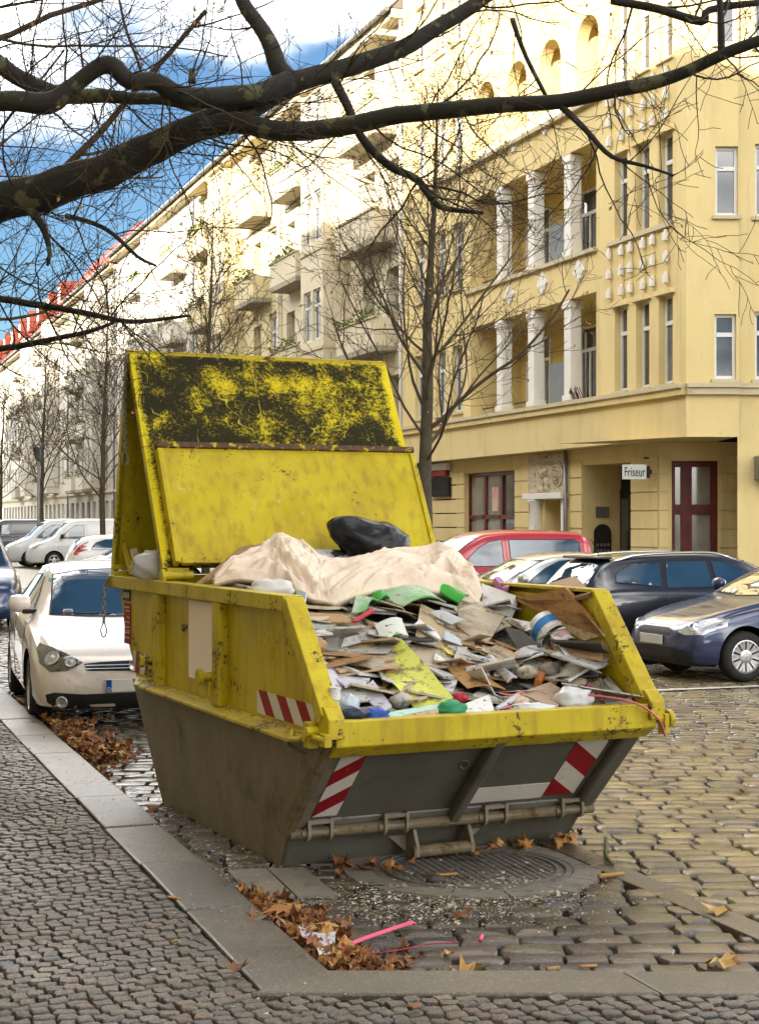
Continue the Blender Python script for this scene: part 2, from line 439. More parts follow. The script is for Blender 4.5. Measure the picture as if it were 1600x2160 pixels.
# round iron cover with parallel ribs in the bay
M_IRON = mk('cast_iron', (0.12, 0.112, 0.098), (0.165, 0.15, 0.13), 8, 0.7, 0.0, layers=[((0.26, 0.24, 0.20), 30, .55, .7), ((0.05, 0.025, 0.015), 5, .55, .7)], bump=.3, bscale=120)
mh = empty('manhole_cover', MH + Vector((0, 0, .012))); tag(mh, 'large round ribbed iron manhole cover in the setts before the skip', 'manhole cover')
b = MB(); b.lathe([(MHR, -.05), (MHR, -.004), (MHR - .035, -.002), (MHR - .04, -.012), (MHR - .06, -.012)], 48, closed=False); b.build('rim', M_IRON, mh)
b = MB(); b.lathe([(MHR - .055, -.05), (MHR - .055, -.010), (0.001, -.010)], 48, closed=False); b.build('lid_plate', M_IRON, mh)
rr = MHR - .07
b = MB(); b.lathe([(rr, -.012), (rr, 0.0), (rr - .02, 0.0), (rr - .02, -.012)], 48, closed=False); b.build('inner_ring', M_IRON, mh)
for i in range(-10, 11):
    o = i * 0.042
    h = math.sqrt(max(0, (rr - .035) ** 2 - o * o))
    if h < .08: continue
    b = MB(); b.box(o - .013, o + .013, -h, h, -.012, -.006); b.build('rib', M_IRON, mh, rot=(0, 0, 0.32))
# ================================================================== the skip
A_SK = math.radians(24.8)
SK0 = Vector((-0.571, 8.60, 0))
def yellow(name, rust=0.648, dirt=0.0, dark=1.0):
    m, t, b = NT(name)
    c = n_mix(t, n_range(t, n_noise(t, 2.2), .3, .7), (0.39, 0.285, 0.004), (0.55, 0.44, 0.009))
    st = n_noise(t, 16, 6, .6, (1, 1, 0.12), seed=5)
    c = n_mix(t, n_range(t, st, .48, .76, 0, .7), c, (0.26, 0.15, 0.016))
    fine = n_noise(t, 34, 8, .75, seed=2)
    big = n_noise(t, 3.0, 4, .6, seed=7)
    f = n_math(t, 'ADD', n_math(t, 'MULTIPLY', fine, .6), n_math(t, 'MULTIPLY', big, .5))
    c = n_mix(t, n_range(t, f, rust, rust + .03), c, (0.055, 0.028, 0.014))
    g = n_noise(t, 11, 7, .75, seed=12)
    c = n_mix(t, n_range(t, g, .62, .72, 0, .6), c, (0.60, 0.50, 0.30))
    sp = n_noise(t, 150, 3, .6, seed=3)
    c = n_mix(t, n_range(t, sp, .68, .74, 0, .7), c, (0.08, 0.05, 0.02))
    _set(t, b.inputs['Base Color'], c)
    _set(t, b.inputs['Roughness'], n_range(t, big, .3, .7, .34, .56)); b.inputs['Specular IOR Level'].default_value = .35
    n_bump(t, b, fine, .18, .004)
    return m
M_YEL = yellow('skip_yellow')
M_YEDGE = yellow('skip_yellow_worn', 0.605)
def lid_dirty():
    m, t, b = NT('lid_dirty')
    base = n_mix(t, n_range(t, n_noise(t, 2.2), .3, .7), (0.58, 0.44, 0.012), (0.70, 0.58, 0.02))
    fine = n_noise(t, 42, 10, .92, mode='obj'); mid = n_noise(t, 6, 8, .70, mode='obj', seed=3); big = n_noise(t, 2.3, 3, .5, mode='obj', seed=6)
    # clean border: object x runs 0..2 across, y 0..1.73 up the leaf
    s = t.nodes.new('ShaderNodeSeparateXYZ'); t.links.new(n_pos(t, 'obj'), s.inputs[0])
    ex = n_math(t, 'MINIMUM', s.outputs[0], n_math(t, 'SUBTRACT', 1.98, s.outputs[0]))
    edge = n_range(t, n_math(t, 'MINIMUM', n_math(t, 'MULTIPLY', ex, 1.0), n_math(t, 'SUBTRACT', 1.73, s.outputs[1])), 0.0, 0.07, -.10, .05)
    f = n_math(t, 'ADD', n_math(t, 'ADD', n_math(t, 'MULTIPLY', fine, .80), n_math(t, 'MULTIPLY', mid, .40)), n_math(t, 'ADD', n_math(t, 'MULTIPLY', big, .38), edge))
    c = n_mix(t, n_range(t, f, .74, .81), base, (0.022, 0.019, 0.006))
    # scraped curved scratches
    wv = t.nodes.new('ShaderNodeTexNoise'); wv.inputs['Scale'].default_value = 2.6; wv.inputs['Detail'].default_value = 2
    t.links.new(n_pos(t, 'obj'), wv.inputs['Vector'])
    band = n_math(t, 'ABSOLUTE', n_math(t, 'SUBTRACT', wv.outputs['Fac'], .52))
    brk = n_noise(t, 4.5, 2, .5, mode='obj', seed=15)
    sc = n_math(t, 'MULTIPLY', n_range(t, band, .0, .006, .8, 0), n_range(t, brk, .56, .62))
    c = n_mix(t, sc, c, (0.66, 0.55, 0.05))
    _set(t, b.inputs['Base Color'], c); b.inputs['Roughness'].default_value = .7; b.inputs['Specular IOR Level'].default_value = .12
    n_bump(t, b, f, .3, .004); return m
M_LIDD = lid_dirty()
M_GREY = mk('skip_grey', (0.165, 0.132, 0.092), (0.20, 0.165, 0.118), 2.0, 0.5, layers=[((0.30, 0.23, 0.12), 14, .60, .78, (1, 1, .18)), ((0.05, 0.042, 0.03), 3.0, .56, .75), ((0.30, 0.26, 0.18), 60, .68, .73)], bump=.15, bscale=40, rvar=.1)
M_DGREY = mk('skip_grey_front', (0.090, 0.086, 0.068), (0.118, 0.112, 0.090), 2.4, 0.45, layers=[((0.05, 0.045, 0.03), 5, .55, .8), ((0.28, 0.25, 0.2), 55, .69, .73)], bump=.15, bscale=50)
M_PRIMER = mk('primer_strip', (0.17, 0.165, 0.145), (0.22, 0.21, 0.19), 4, .55, layers=[((0.08, .075, .06), 14, .55, .7)])
M_RUSTY = mk('rusty_steel', (0.13, 0.105, 0.062), (0.19, 0.15, 0.09), 9, 0.7, 0.2, layers=[((0.09, 0.04, 0.02), 12, .52, .66), ((0.05, .04, .03), 30, .58, .7)], bump=.4, bscale=80)
M_STEEL = mk('bare_steel', (0.30, 0.29, 0.26), (0.22, 0.21, 0.19), 20, 0.4, 0.8, layers=[((0.12, .07, .04), 30, .6, .7)])
M_WHITEP = mk('sticker_white', (0.62, 0.58, 0.53), (0.56, 0.52, 0.46), 5, .5, layers=[((0.35, .30, .22), 12, .60, .80)])
M_PLATEP = mk('sticker_pale', (0.90, 0.76, 0.68), (0.87, 0.73, 0.65), 2, .55)
M_RED = mk('sticker_red', (0.28, 0.008, 0.012), (0.22, 0.006, 0.010), 5, .45, layers=[((0.45, .35, .3), 22, .66, .72)])
M_BLACKP = mk('black_paint', (0.02, 0.02, 0.02), None, 1, .5)

skip = empty('waste_skip', SK0, A_SK)
tag(skip, 'rusty yellow and grey waste skip with tent-shaped lids heaped with rubbish', 'waste skip')
W = 1.90
BL, BR = 0.03, 1.84           # bottom edges
ZS = 0.775                    # side ledge height
ZR = 1.49                     # rim height
yF0, yF1, yL = 0.0, -0.16, -0.80   # front: foot, hinge bar, lip
yB0, yBS, yB = 2.15, 2.70, 3.18
def skp(name, b, mat, parent=skip, bevel=0.004, smooth=False): return b.build(name, mat, parent, bevel=bevel, smooth=smooth)
def side_panel(xb, xs, t, name, lo=True):
    """lower grey side, leaning a little outwards"""
    b = MB()
    pts = [(yF0, 0), (yF1, .215), (-.76, ZS + .01), (yBS, ZS + .01), (yB0, 0)]
    def X(z): return xb + (xs - xb) * z / ZS
    A = [Vector((X(z), y, z)) for y, z in pts]; B = [a + Vector((t, 0, 0)) for a in A]; n = len(A)
    b.add(A + B, [tuple(range(n)), tuple(range(2*n-1, n-1, -1))] + [(i, n+i, n+(i+1)%n, (i+1)%n) for i in range(n)])
    return skp(name, b, M_GREY, bevel=.003)
side_panel(BL, -0.02, .02, 'lower_side_panel'); side_panel(BR, W + .02, -.02, 'lower_side_panel')
def upper_panel(x, t):
    b = MB(); pts = [(-.77, ZS + .008), (-.78, .88), (-.30, ZR - .05), (yB - .03, ZR - .05), (yB - .16, 1.14), (yBS, ZS + .008)]
    b.prism(pts, 'x', x, x + t); return skp('upper_side_panel', b, M_YEL, bevel=.002)
upper_panel(.012, .02); upper_panel(W - .012, -.02)
for sx, x in ((-1, 0.0), (1, W)):                      # ledges
    b = MB(); xo = x + sx * 0.105
    A = [(x - sx*.01, -.70, ZS + .012), (x - sx*.01, yBS - .02, ZS + .03), (xo, yBS - .32, ZS + .005), (xo, -.46, ZS - .012)]
    B = [(p[0], p[1], p[2] - .018) for p in A]
    b.add(A + B, [(0,1,2,3), (7,6,5,4)] + [(i, 4+i, 4+(i+1)%4, (i+1)%4) for i in range(4)])
    lg = skp('side_ledge', b, M_YEDGE, bevel=.002)
    b = MB(); b.add([(xo, -.46, ZS - .012), (xo, -.40, ZS - .015), (x, -.50, ZS - .10), (xo, -.455, ZS - .075)], [(0, 1, 2, 3)])
    b.build('gusset', M_GREY, lg)
    # rim channel
    b = MB(); b.prism([(x + sx*.055, ZR - .085), (x + sx*.055, ZR), (x - sx*.05, ZR), (x - sx*.05, ZR - .02), (x + sx*.035, ZR - .02), (x + sx*.035, ZR - .085)], 'y', -.27, yB + .02)
    skp('top_rim', b, M_YEDGE)
    # slanting front edge member
    b = MB(); L0 = Vector((x, -.27, ZR - .03)); L1 = Vector((x, -.775, .895)); d = (L1 - L0); 
    M = Matrix.Translation(L0) @ d.to_track_quat('Y', 'Z').to_matrix().to_4x4()
    b.box(-.055, .055, 0, d.length, -.05, .035, M); skp('slanted_edge', b, M_YEDGE, bevel=.008)
    # corner block at the lip
    b = MB(); b.prism([(-.72, .80), (-.86, .80), (-.86, .90), (-.80, .955), (-.74, .96)], 'x', x - .045, x + .045); skp('corner_block', b, M_YEDGE, bevel=.006)
    for yy, wd in ((2.08, .13), (.85, .13)):           # stiffener ribs with lifting lugs
        b = MB(); xa, xb_ = sorted((x + sx*.05, x - sx*.02))
        b.box(xa, xb_, yy - wd/2, yy + wd/2, ZS + .016, ZR - .085); rb = skp('side_rib', b, M_YEDGE, bevel=.014)
        b = MB(); xc = x + sx * .05
        yo = yy + .10
        b.cyl((x - sx*.0, yo, .955), (x + sx*.10, yo, .955), .026, 12)
        b.cyl((x + sx*.095, yo, .955), (x + sx*.125, yo, .955), .047, 14)
        b.box(min(x, x + sx*.07), max(x, x + sx*.07), yo - .045, yo + .045, .90, .925)
        b.box(min(x + sx*.045, x + sx*.065), max(x + sx*.045, x + sx*.065), yo - .03, yo + .03, .84, .925)
        lug = skp('lifting_lug', b, M_YEDGE, bevel=.003)
# floor, ends
b = MB(); b.box(BL, BR, yF0, yB0, .0, .02); skp('floor_plate', b, M_DGREY)
b = MB(); b.add([(BL, yB0, 0), (BR, yB0, 0), (W + .02, yBS, ZS), (-.02, yBS, ZS), (-.02, yBS - .03, ZS), (W + .02, yBS - .03, ZS), (BR, yB0 - .03, 0.02), (BL, yB0 - .03, .02)], [(0,1,2,3), (7,6,5,4), (0,3,4,7), (1,6,5,2)]); skp('rear_lower_panel', b, M_GREY)
b = MB(); b.add([(.012, yBS, ZS), (W - .012, yBS, ZS), (W - .012, yB - .03, ZR - .04), (.012, yB - .03, ZR - .04), (.012, yB - .06, ZR - .04), (W - .012, yB - .06, ZR - .04), (W - .012, yBS - .03, ZS), (.012, yBS - .03, ZS)], [(0,1,2,3), (7,6,5,4), (0,3,4,7), (1,6,5,2)]); skp('rear_upper_panel', b, M_YEL)
b = MB(); b.box(-.055, W + .055, yB - .06, yB + .05, ZR - .09, ZR - .002); skp('rear_rim', b, M_YEDGE)
b = MB(); b.add([(BL, yF0, 0), (BR, yF0, 0), (BR + .03, yF1, .215), (BL - .01, yF1, .215), (BL - .01, yF1 + .03, .215), (BR + .03, yF1 + .03, .215), (BR, yF0 + .03, 0.02), (BL, yF0 + .03, .02)], [(0,1,2,3), (7,6,5,4)]); skp('front_foot_panel', b, M_DGREY)
# front flap: local frame with x across, t up the slope, n outwards
F0 = Vector((0, yF1 + .01, .235)); F1 = Vector((0, yL + .05, .80)); FL = (F1 - F0).length
ft = (F1 - F0).normalized(); fn = Vector((1, 0, 0)).cross(ft)
if fn.y > 0: fn = -fn
MF = Matrix(((1, ft.x, fn.x, F0.x), (0, ft.y, fn.y, F0.y), (0, ft.z, fn.z, F0.z), (0, 0, 0, 1)))
b = MB(); b.box(.03, W - .03, 0, FL, -.02, 0, MF); flap = skp('front_flap', b, M_DGREY, bevel=.002)
b = MB(); b.box(.07, W - .10, 0.0, .075, 0.0015, .014, MF); b.build('bottom_strip', M_PRIMER, flap, bevel=.003)
b = MB(); b.box(-.01, .035, -.02, FL + .03, -.03, .055, MF); b.build('edge_post', M_RUSTY, flap, bevel=.006)
b = MB(); b.box(.036, .10, -.0, FL, .0012, .03, MF); b.build('edge_flat', M_GREY, flap, bevel=.004)
b = MB(); b.box(W - .115, W - .0, -.02, FL + .03, -.03, .05, MF); b.build('edge_post', M_DGREY, flap, bevel=.02)
b = MB(); b.box(.955, 1.015, .03, FL, .0012, .075, MF); b.build('middle_rib', M_DGREY, flap, bevel=.014)
b = MB(); b.tube([MF @ Vector((.885 + .02*math.sin(a), FL*.62 + .035*math.cos(a), .012 + .01*math.sin(a))) for a in [i*2*PI/12 for i in range(13)]], .005, 6); b.build('ring', M_STEEL, flap)
def stripes(parent, M, corners, n, slant, first_red=True, off=.003, vert=False):
    """warning panel between two edges split into slanted fields"""
    a, bb, c, d = [Vector((*p, off)) for p in corners]     # bottom-left, bottom-right, top-right, top-left
    def q(u, v): return (a.lerp(bb, u)).lerp(d.lerp(c, u), v)
    for colour in (0, 1):
        mbl = MB()
        for i in range(-2, n + 3):
            if (i % 2 == 0) != (colour == 0): continue
            s0, s1 = i / n, (i + 1) / n
            # field between s0 and s1 along the long side, shifted by slant across it; clipped to 0..1
            poly = [(s0, 0), (s1, 0), (s1 + slant, 1), (s0 + slant, 1)]
            for lim, sg in ((0.0, 1), (1.0, -1)):
                out = []
                for k in range(len(poly)):
                    p, p2 = poly[k], poly[(k+1) % len(poly)]
                    ip, i2 = sg*(p[0]-lim) >= 0, sg*(p2[0]-lim) >= 0
                    if ip: out.append(p)
                    if ip != i2:
                        tt = (lim - p[0]) / (p2[0] - p[0]); out.append((lim, p[1] + tt*(p2[1]-p[1])))
                poly = out
                if len(poly) < 3: break
            if len(poly) < 3: continue
            pts = [M @ (q(u, v) if not vert else q(v, u)) for u, v in poly]
            mbl.add(pts, [tuple(range(len(pts)))])
        if mbl.v: mbl.build('red_stripe' if (colour == 0) == first_red else 'white_stripe', M_RED if (colour == 0) == first_red else M_WHITEP, parent, recalc=False)
stripes(flap, MF, [(.125, .10), (.27, .10), (.27, FL - .03), (.125, FL - .03)], 5, .20, True, .0045, True)
stripes(flap, MF, [(1.54, .125), (1.745, .125), (1.745, FL - .02), (1.54, FL - .02)], 4, -.26, True, .0045, True)
b = MB(); b.box(1.065, 1.535, .105, .25, .001, .004, MF); b.build('blank_sticker', M_WHITEP, flap)
# lip
b = MB(); b.prism([(yL - .03, .885), (yL - .03, .755), (yL + .055, .735), (yL + .055, .75), (yL - .012, .77), (yL - .012, .868), (yL + .06, .868), (yL + .06, .885)], 'x', .012, W + .012); skp('front_lip', b, M_YEL, bevel=.006)
b = MB(); b.prism([(yL - .029, .7545), (yL + .07, .69), (yL + .09, .70), (yL + .04, .7545)], 'x', .015, W + .008); skp('lip_underside', b, M_YEDGE, bevel=.004)
# hinge bar with four hinges
b = MB(); b.cyl((BL - .02, yF1 - .035, .212), (BR + .06, yF1 - .035, .212), .031, 12); skp('hinge_bar', b, M_RUSTY, smooth=False, bevel=0)
for xx in (.17, .62, 1.24, 1.74):
    b = MB()
    for s in (-1, 1):
        M = Matrix.Translation((xx + s * .065, yF1 - .045, .215)) @ Matrix.Rotation(PI/2, 4, 'Y')
        b.lathe([(.048, -.009), (.048, .009)], 14, M)
        b.lathe([(.03, -.02), (.03, .02)], 10, M)
        b.box(xx + s*.065 - .009, xx + s*.065 + .009, yF1 - .09, yF1 - .0, .21, .29)
    b.box(xx - .074, xx + .074, yF1 - .085, yF1 - .068, .265, .285)
    b.cyl((xx - .1, yF1 - .06, .215), (xx + .1, yF1 - .06, .215), .018, 8)
    skp('hinge', b, M_GREY, bevel=0)
# tipping loop under the hinge bar
b = MB()
for s in (-1, 1):
    x0 = .925 + s * .17
    b.prism([(yF0 - .02, .05), (yF0 - .10, .015), (yF0 - .235, .03), (yF0 - .235, .09), (yF1 - .02, .20), (yF0 - .02, .20)], 'x', x0 - .011, x0 + .011)
    b.prism([(x0, .03), (x0 + s * .13, .14), (x0, .19)], 'y', yF0 - .10, yF0 - .085)
    skp('tipping_bracket', b, M_GREY, bevel=.004); b = MB()
b = MB(); b.cyl((.925 - .19, yF0 - .20, .058), (.925 + .19, yF0 - .20, .058), .034, 14); skp('tipping_bar', b, M_RUSTY, bevel=0)
# front lock at the left corner, pin at the right one
b = MB()
b.tube([(-.07, -.45, .80), (-.095, -.50, .765), (-.09, -.60, .775), (-.085, -.66, .80)], .016, 8)
b.tube([(-.08, -.60, .78), (-.07, -.72, .80), (-.06, -.86, .80)], .018, 8)
b.cyl((-.10, -.66, .80), (.0, -.66, .80), .03, 10)
b.cyl((-.11, -.72, .83), (.03, -.72, .83), .024, 10)
b.box(-.085, -.03, -.70, -.63, .74, .87)
b.box(-.07, -.03, -.87, -.80, .765, .83)
skp('lock_lever', b, M_YEDGE, bevel=.003)
b = MB(); b.cyl((W + .02, -.83, .80), (W + .085, -.83, .80), .028, 10); b.cyl((W + .075, -.83, .80), (W + .105, -.83, .80), .05, 12); b.box(W + .04, W + .07, -.87, -.80, .72, .83); skp('lock_pin', b, M_YEDGE, bevel=.004)
# stickers on the left side
MS = Matrix(((0, 0, -1, .0115), (-1, 0, 0, 0), (0, 1, 0, 0), (0, 0, 0, 1)))       # (u -> -y, v -> z, n -> -x)
stripes(skip, MS, [(-.29, ZS + .035), (.55, ZS + .035), (.55, ZS + .165), (-.29, ZS + .165)], 6, -.15, False)
stripes(skip, MS, [(-2.74, ZS + .05), (-2.16, ZS + .05), (-2.16, ZS + .20), (-2.79, ZS + .20)], 5, .14, True)
b = MB(); b.box(.006, .0105, .915, 1.52, .90, 1.385); b.build('blank_notice', M_PLATEP, skip)
b = MB(); b.box(.007, .0105, 2.16, 2.42, .96, 1.36); b.build('painted_over_patch', mk('patch_paint', (0.60, 0.46, 0.10), (0.52, 0.37, 0.02), 9, .5, layers=[((0.5, .37, .01), 14, .5, .6, (1, 1, .1))]), skip)
b = MB(); b.box(.005, .0105, 2.84, 3.0, 1.01, 1.30)
rl = b.build('red_notice', M_RED, skip)
for i, zz in enumerate((1.27, 1.245, 1.20, 1.165, 1.13, 1.105, 1.09, 1.055)):
    b = MB(); b.box(.0025, .0045, 2.86, 2.985 - .03*(i % 3), zz - .004, zz + .004); b.build('print_line', M_WHITEP, rl)
b = MB(); b.box(.005, .0105, 2.85, 3.03, 1.315, 1.395); bl = b.build('black_notice', M_BLACKP, skip)
for i in range(4):
    b = MB(); b.box(.0025, .0045, 2.875 + i*.04, 2.895 + i*.04, 1.335, 1.375); b.build('print_mark', M_WHITEP, bl)
b = MB(); b.box(-.004, .0105, 1.56, 1.63, 1.20, 1.225); b.box(-.004, .0105, 1.61, 1.63, 1.18, 1.225); b.build('hook_slot', M_RUSTY, skip)
# ---------------------------------------------------------------- lids
AP = Vector((0, 2.80, 3.085)); LF = Vector((0, 1.98, 1.575)); LB = Vector((0, 3.17, 1.56))
def leaf(name, top, bot, mat, x0, x1, t, parent=skip, fold=.05, s0=0.0, s1=1.0, off=0.0, flip=1):
    """sheet leaf; local x across, y from the bottom edge to the top edge"""
    A = bot.lerp(top, 1 - s1); B = bot.lerp(top, 1 - s0)
    d = (B - A); L = d.length; d.normalize(); n = Vector((1, 0, 0)).cross(d) * flip
    M = Matrix(((1, d.x, n.x, A.x + n.x*off), (0, d.y, n.y, A.y + n.y*off), (0, d.z, n.z, A.z + n.z*off), (0, 0, 0, 1)))
    b = MB(); b.box(0, x1 - x0, 0, L, -t, 0)
    o = b.build(name, mat, parent)
    o.matrix_local = M @ Matrix.Translation((x0, 0, 0))
    return o, L
LX0, LX1 = -.02, 1.97
lidf, L1 = leaf('front_lid', AP, LF, M_LIDD, LX0, LX1, .012, flip=1)
for xx in (0, LX1 - LX0 - .035):
    b = MB(); b.box(xx, xx + .035, 0, L1, -.06, -.0125); b.build('edge_flange', M_YEDGE, lidf, bevel=.004)
b = MB(); b.box(.0, LX1 - LX0, L1 - .03, L1 + .004, -.045, .003); b.build('top_edge', M_YEDGE, lidf, bevel=.004)
b = MB(); b.box(.90, .905, .85, L1 - .04, .0005, .003); b.build('seam', M_YEDGE, lidf)
lidp, L2 = leaf('folded_lid', AP, LF, M_YEL, .06, LX1 - .01, .012, s0=.474, s1=1.0, off=.075, flip=1)
wp = LX1 - .07
b = MB(); b.box(-.02, wp + .02, L2 - .03, L2 + .012, -.035, .022); b.build('top_bar', mk('lid_bar', (0.07, 0.035, 0.02), (0.11, 0.06, 0.03), 12, .65, layers=[((0.55, .42, .02), 20, .55, .62)]), lidp, bevel=.005)
for xx in (-.018, wp - .02):
    b = MB(); b.box(xx, xx + .038, 0, L2 - .035, -.06, .016); b.build('edge_flange', M_YEDGE, lidp, bevel=.006)
b = MB(); b.box(.03, wp - .03, -.01, .035, -.03, .012); b.build('bottom_edge', M_YEDGE, lidp, bevel=.005)
lidb, L3 = leaf('rear_lid', AP, LB, M_YEL, LX0, LX1, .012, flip=-1)
for xx in (0, LX1 - LX0 - .03):
    b = MB(); b.box(xx - .012, xx + .03, -.04, L3, -.012, .05); b.build('edge_flange', M_YEDGE, lidb, bevel=.004)
b = MB(); b.prism([(LB.y - .30, 1.50), (LB.y - .02, 1.76), (LB.y - .02, 1.70), (LB.y - .24, 1.50)], 'x', .02, .05); skp('lid_gusset', b, M_YEL)
for xx in (0.05, 1.82):                                   # hinge barrels on the rim
    b = MB(); b.cyl((xx - .09, LF.y - .05, ZR + .035), (xx + .12, LF.y - .05, ZR + .035), .028, 12)
    b.cyl((xx - .10, LF.y - .05, ZR + .03), (xx - .075, LF.y - .05, ZR + .03), .048, 14)
    b.box(xx - .05, xx + .10, LF.y - .03, LF.y + .03, ZR, ZR + .085)
    skp('lid_hinge', b, M_YEDGE, bevel=.003)
    b = MB(); b.box(xx - .09, xx + .1, LB.y - .06, LB.y + .02, ZR, ZR + .035); b.box(xx - .09, xx + .1, LB.y - .05, LB.y + .01, ZR + .045, ZR + .075); skp('lid_hinge', b, M_YEDGE, bevel=.003)
# chains
def chain(name, pts, parent, link=.042, r=.0055, last=True):
    pts = [Vector(p) for p in pts]; seg = []; acc = 0
    d = [0]
    for a, b_ in zip(pts, pts[1:]): d.append(d[-1] + (b_ - a).length)
    def at(s):
        for i in range(len(pts) - 1):
            if s <= d[i+1] + 1e-9: return pts[i].lerp(pts[i+1], (s - d[i]) / max(1e-9, d[i+1] - d[i]))
        return pts[-1]
    b = MB(); n = max(1, int(d[-1] / (link * .75)))
    for i in range(n):
        a, c = at(i * d[-1] / n), at((i + 1) * d[-1] / n)
        t = (c - a); t = t.normalized() if t.length > 1e-6 else Vector((0, 0, -1))
        s = t.orthogonal().normalized(); s = Matrix.Rotation((i % 2) * PI/2, 3, t) @ s
        m = (a + c) / 2; hl = link * .5; hw = link * .26
        loop = []
        for k in range(11):
            ang = 2*PI*k/10; ca, sa = math.cos(ang), math.sin(ang)
            loop.append(m + t * (hl * (abs(ca) ** .7) * (1 if ca > 0 else -1)) + s * (hw * sa))
        b.tube(loop, r, 5, cap=False)
    if last:
        e = pts[-1]; loop = [e + Vector((.022*math.sin(2*PI*k/12)*(1.0 if k in range(3,10) else .6), .0, -.055 + .055*math.cos(2*PI*k/12))) for k in range(13)]
        b.tube(loop, .006, 6, cap=False)
    return b.build(name, M_STEEL, parent, smooth=True, recalc=False)
chain('chain', [(-.06, yB + .03, ZR - .03), (-.085, yB + .04, ZR - .12), (-.085, yB + .04, ZR - .34)], skip)
chain('chain', [(-.04, AP.y - .02, AP.z - .03), (-.045, AP.y + .02, AP.z - .30), (-.045, AP.y + .0, AP.z - .70)], skip)
cm = lidp.matrix_local
def onlid(x, y, z): return cm @ Vector((x, y, z))
chain('chain', [onlid(.05, L2 + .02, .03), onlid(.06, L2 - .08, .05), onlid(.07, L2 - .17, .05)], skip, r=.004)
pts = []
rr_ = random.Random(2)
for k in range(26): pts.append(onlid(.62 + .11*math.sin(k*.9) + .10*math.sin(k*.31), L2 + .035 + .014*math.sin(k*1.7), .035 + .015*math.sin(k*2.1)))
chain('chain', pts, skip, link=.04, r=.0055, last=False)
# ================================================================== houses
M_OCHRE = mk('ochre_plaster', (0.63, 0.50, 0.235), (0.68, 0.545, 0.27), 0.5, 0.85, layers=[((0.55, 0.43, 0.20), 1.2, .5, .75, (1, 1, .25)), ((0.42, 0.34, 0.18), 6, .62, .8, (1, 1, .2)), ((0.40, 0.32, 0.17), 2.2, .60, .78, (1, 1, .07))], bump=.15, bscale=120)
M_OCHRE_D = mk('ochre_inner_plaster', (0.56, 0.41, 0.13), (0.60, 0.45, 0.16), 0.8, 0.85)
M_TRIM = mk('stone_trim', (0.47, 0.40, 0.26), (0.52, 0.45, 0.30), 2, .8, layers=[((0.20, .17, .11), 5, .58, .8)])
M_WHITE = mk('white_stucco', (0.66, 0.63, 0.57), (0.72, 0.69, 0.63), 2, .75, layers=[((0.42, .38, .32), 5, .6, .8)])
M_WFRAME = mk('window_white', (0.68, 0.67, 0.64), None, 1, .45)
M_REDFR = mk('door_red_wood', (0.085, 0.012, 0.010), (0.12, 0.02, 0.014), 3, .4)
M_ZINC = mk('zinc', (0.20, 0.20, 0.19), (0.26, 0.26, 0.25), 3, .45, .6)
M_DARK = mk('dark_interior', (0.02, 0.018, 0.016), None, 1, .8)
M_SLAB = mk('slab_under', (0.34, 0.30, 0.22), (0.28, 0.25, 0.19), 2, .9)
def glass(name, base, rough=.04, tint=(.6,.7,.7)):
    m, t, b = NT(name); b.inputs['Base Color'].default_value = (*base, 1); b.inputs['Roughness'].default_value = rough
    b.inputs['Specular IOR Level'].default_value = .8; b.inputs['Coat Weight'].default_value = .5; b.inputs['Coat Roughness'].default_value = .02
    c = n_mix(t, n_range(t, n_noise(t, 1.3, 2), .4, .6), base, tuple(x * 1.9 for x in base)); _set(t, b.inputs['Base Color'], c)
    return m
M_PANE = glass('window_glass', (0.030, 0.032, 0.034))
M_CURT = mk('curtained_glass', (0.20, 0.20, 0.19), (0.10, 0.10, 0.10), 4, .12, layers=[((0.05, .05, .05), 14, .5, .6, (1, 1, .05))], spec=.7)
M_SHOPG = mk('shop_glass', (0.24, 0.23, 0.19), (0.16, 0.15, 0.12), 1.4, .08, spec=.8)

_wcache = {}
def win_mesh(w_, h_, style, mat):
    k = (round(w_, 2), round(h_, 2), style, mat.name)
    if k in _wcache: return _wcache[k]
    f = MB(); t = .07 if w_ > .5 else .05
    f.box(0, t, -.05, .02, 0, h_); f.box(w_ - t, w_, -.05, .02, 0, h_); f.box(t, w_ - t, -.05, .02, 0, t + .02); f.box(t, w_ - t, -.05, .02, h_ - t, h_)
    tr = h_ * .69
    if style != 'plain': f.box(t, w_ - t, -.05, .035, tr - .05, tr + .05)
    if style in ('double', 'casement'): f.box(w_/2 - .035, w_/2 + .035, -.05, .022, t + .02, tr - .05)
    if style == 'double': f.box(w_/2 - .03, w_/2 + .03, -.05, .022, tr + .05, h_ - t)
    # reveal board / sash edge
    fm = f.mesh('window', mat, recalc=False)
    p = MB(); p.quad((t*.9, -.02, t), (w_ - t*.9, -.02, t), (w_ - t*.9, -.02, h_ - t*.9), (t*.9, -.02, h_ - t*.9))
    pm = {False: p.mesh('pane', M_PANE, recalc=False), True: p.mesh('pane', M_CURT, recalc=False)}
    _wcache[k] = (fm, pm); return _wcache[k]
_wr = random.Random(21)
def window(root, x0, x1, z0, z1, y, style='casement', mat=None, curtain=None, rz=0.0):
    fm, pm = win_mesh(x1 - x0, z1 - z0, style, mat or M_WFRAME)
    o = inst('window', fm, root, (x0, y, z0), (0, 0, rz))
    inst('pane', pm[_wr.random() < .25 if curtain is None else curtain], o)
    return o
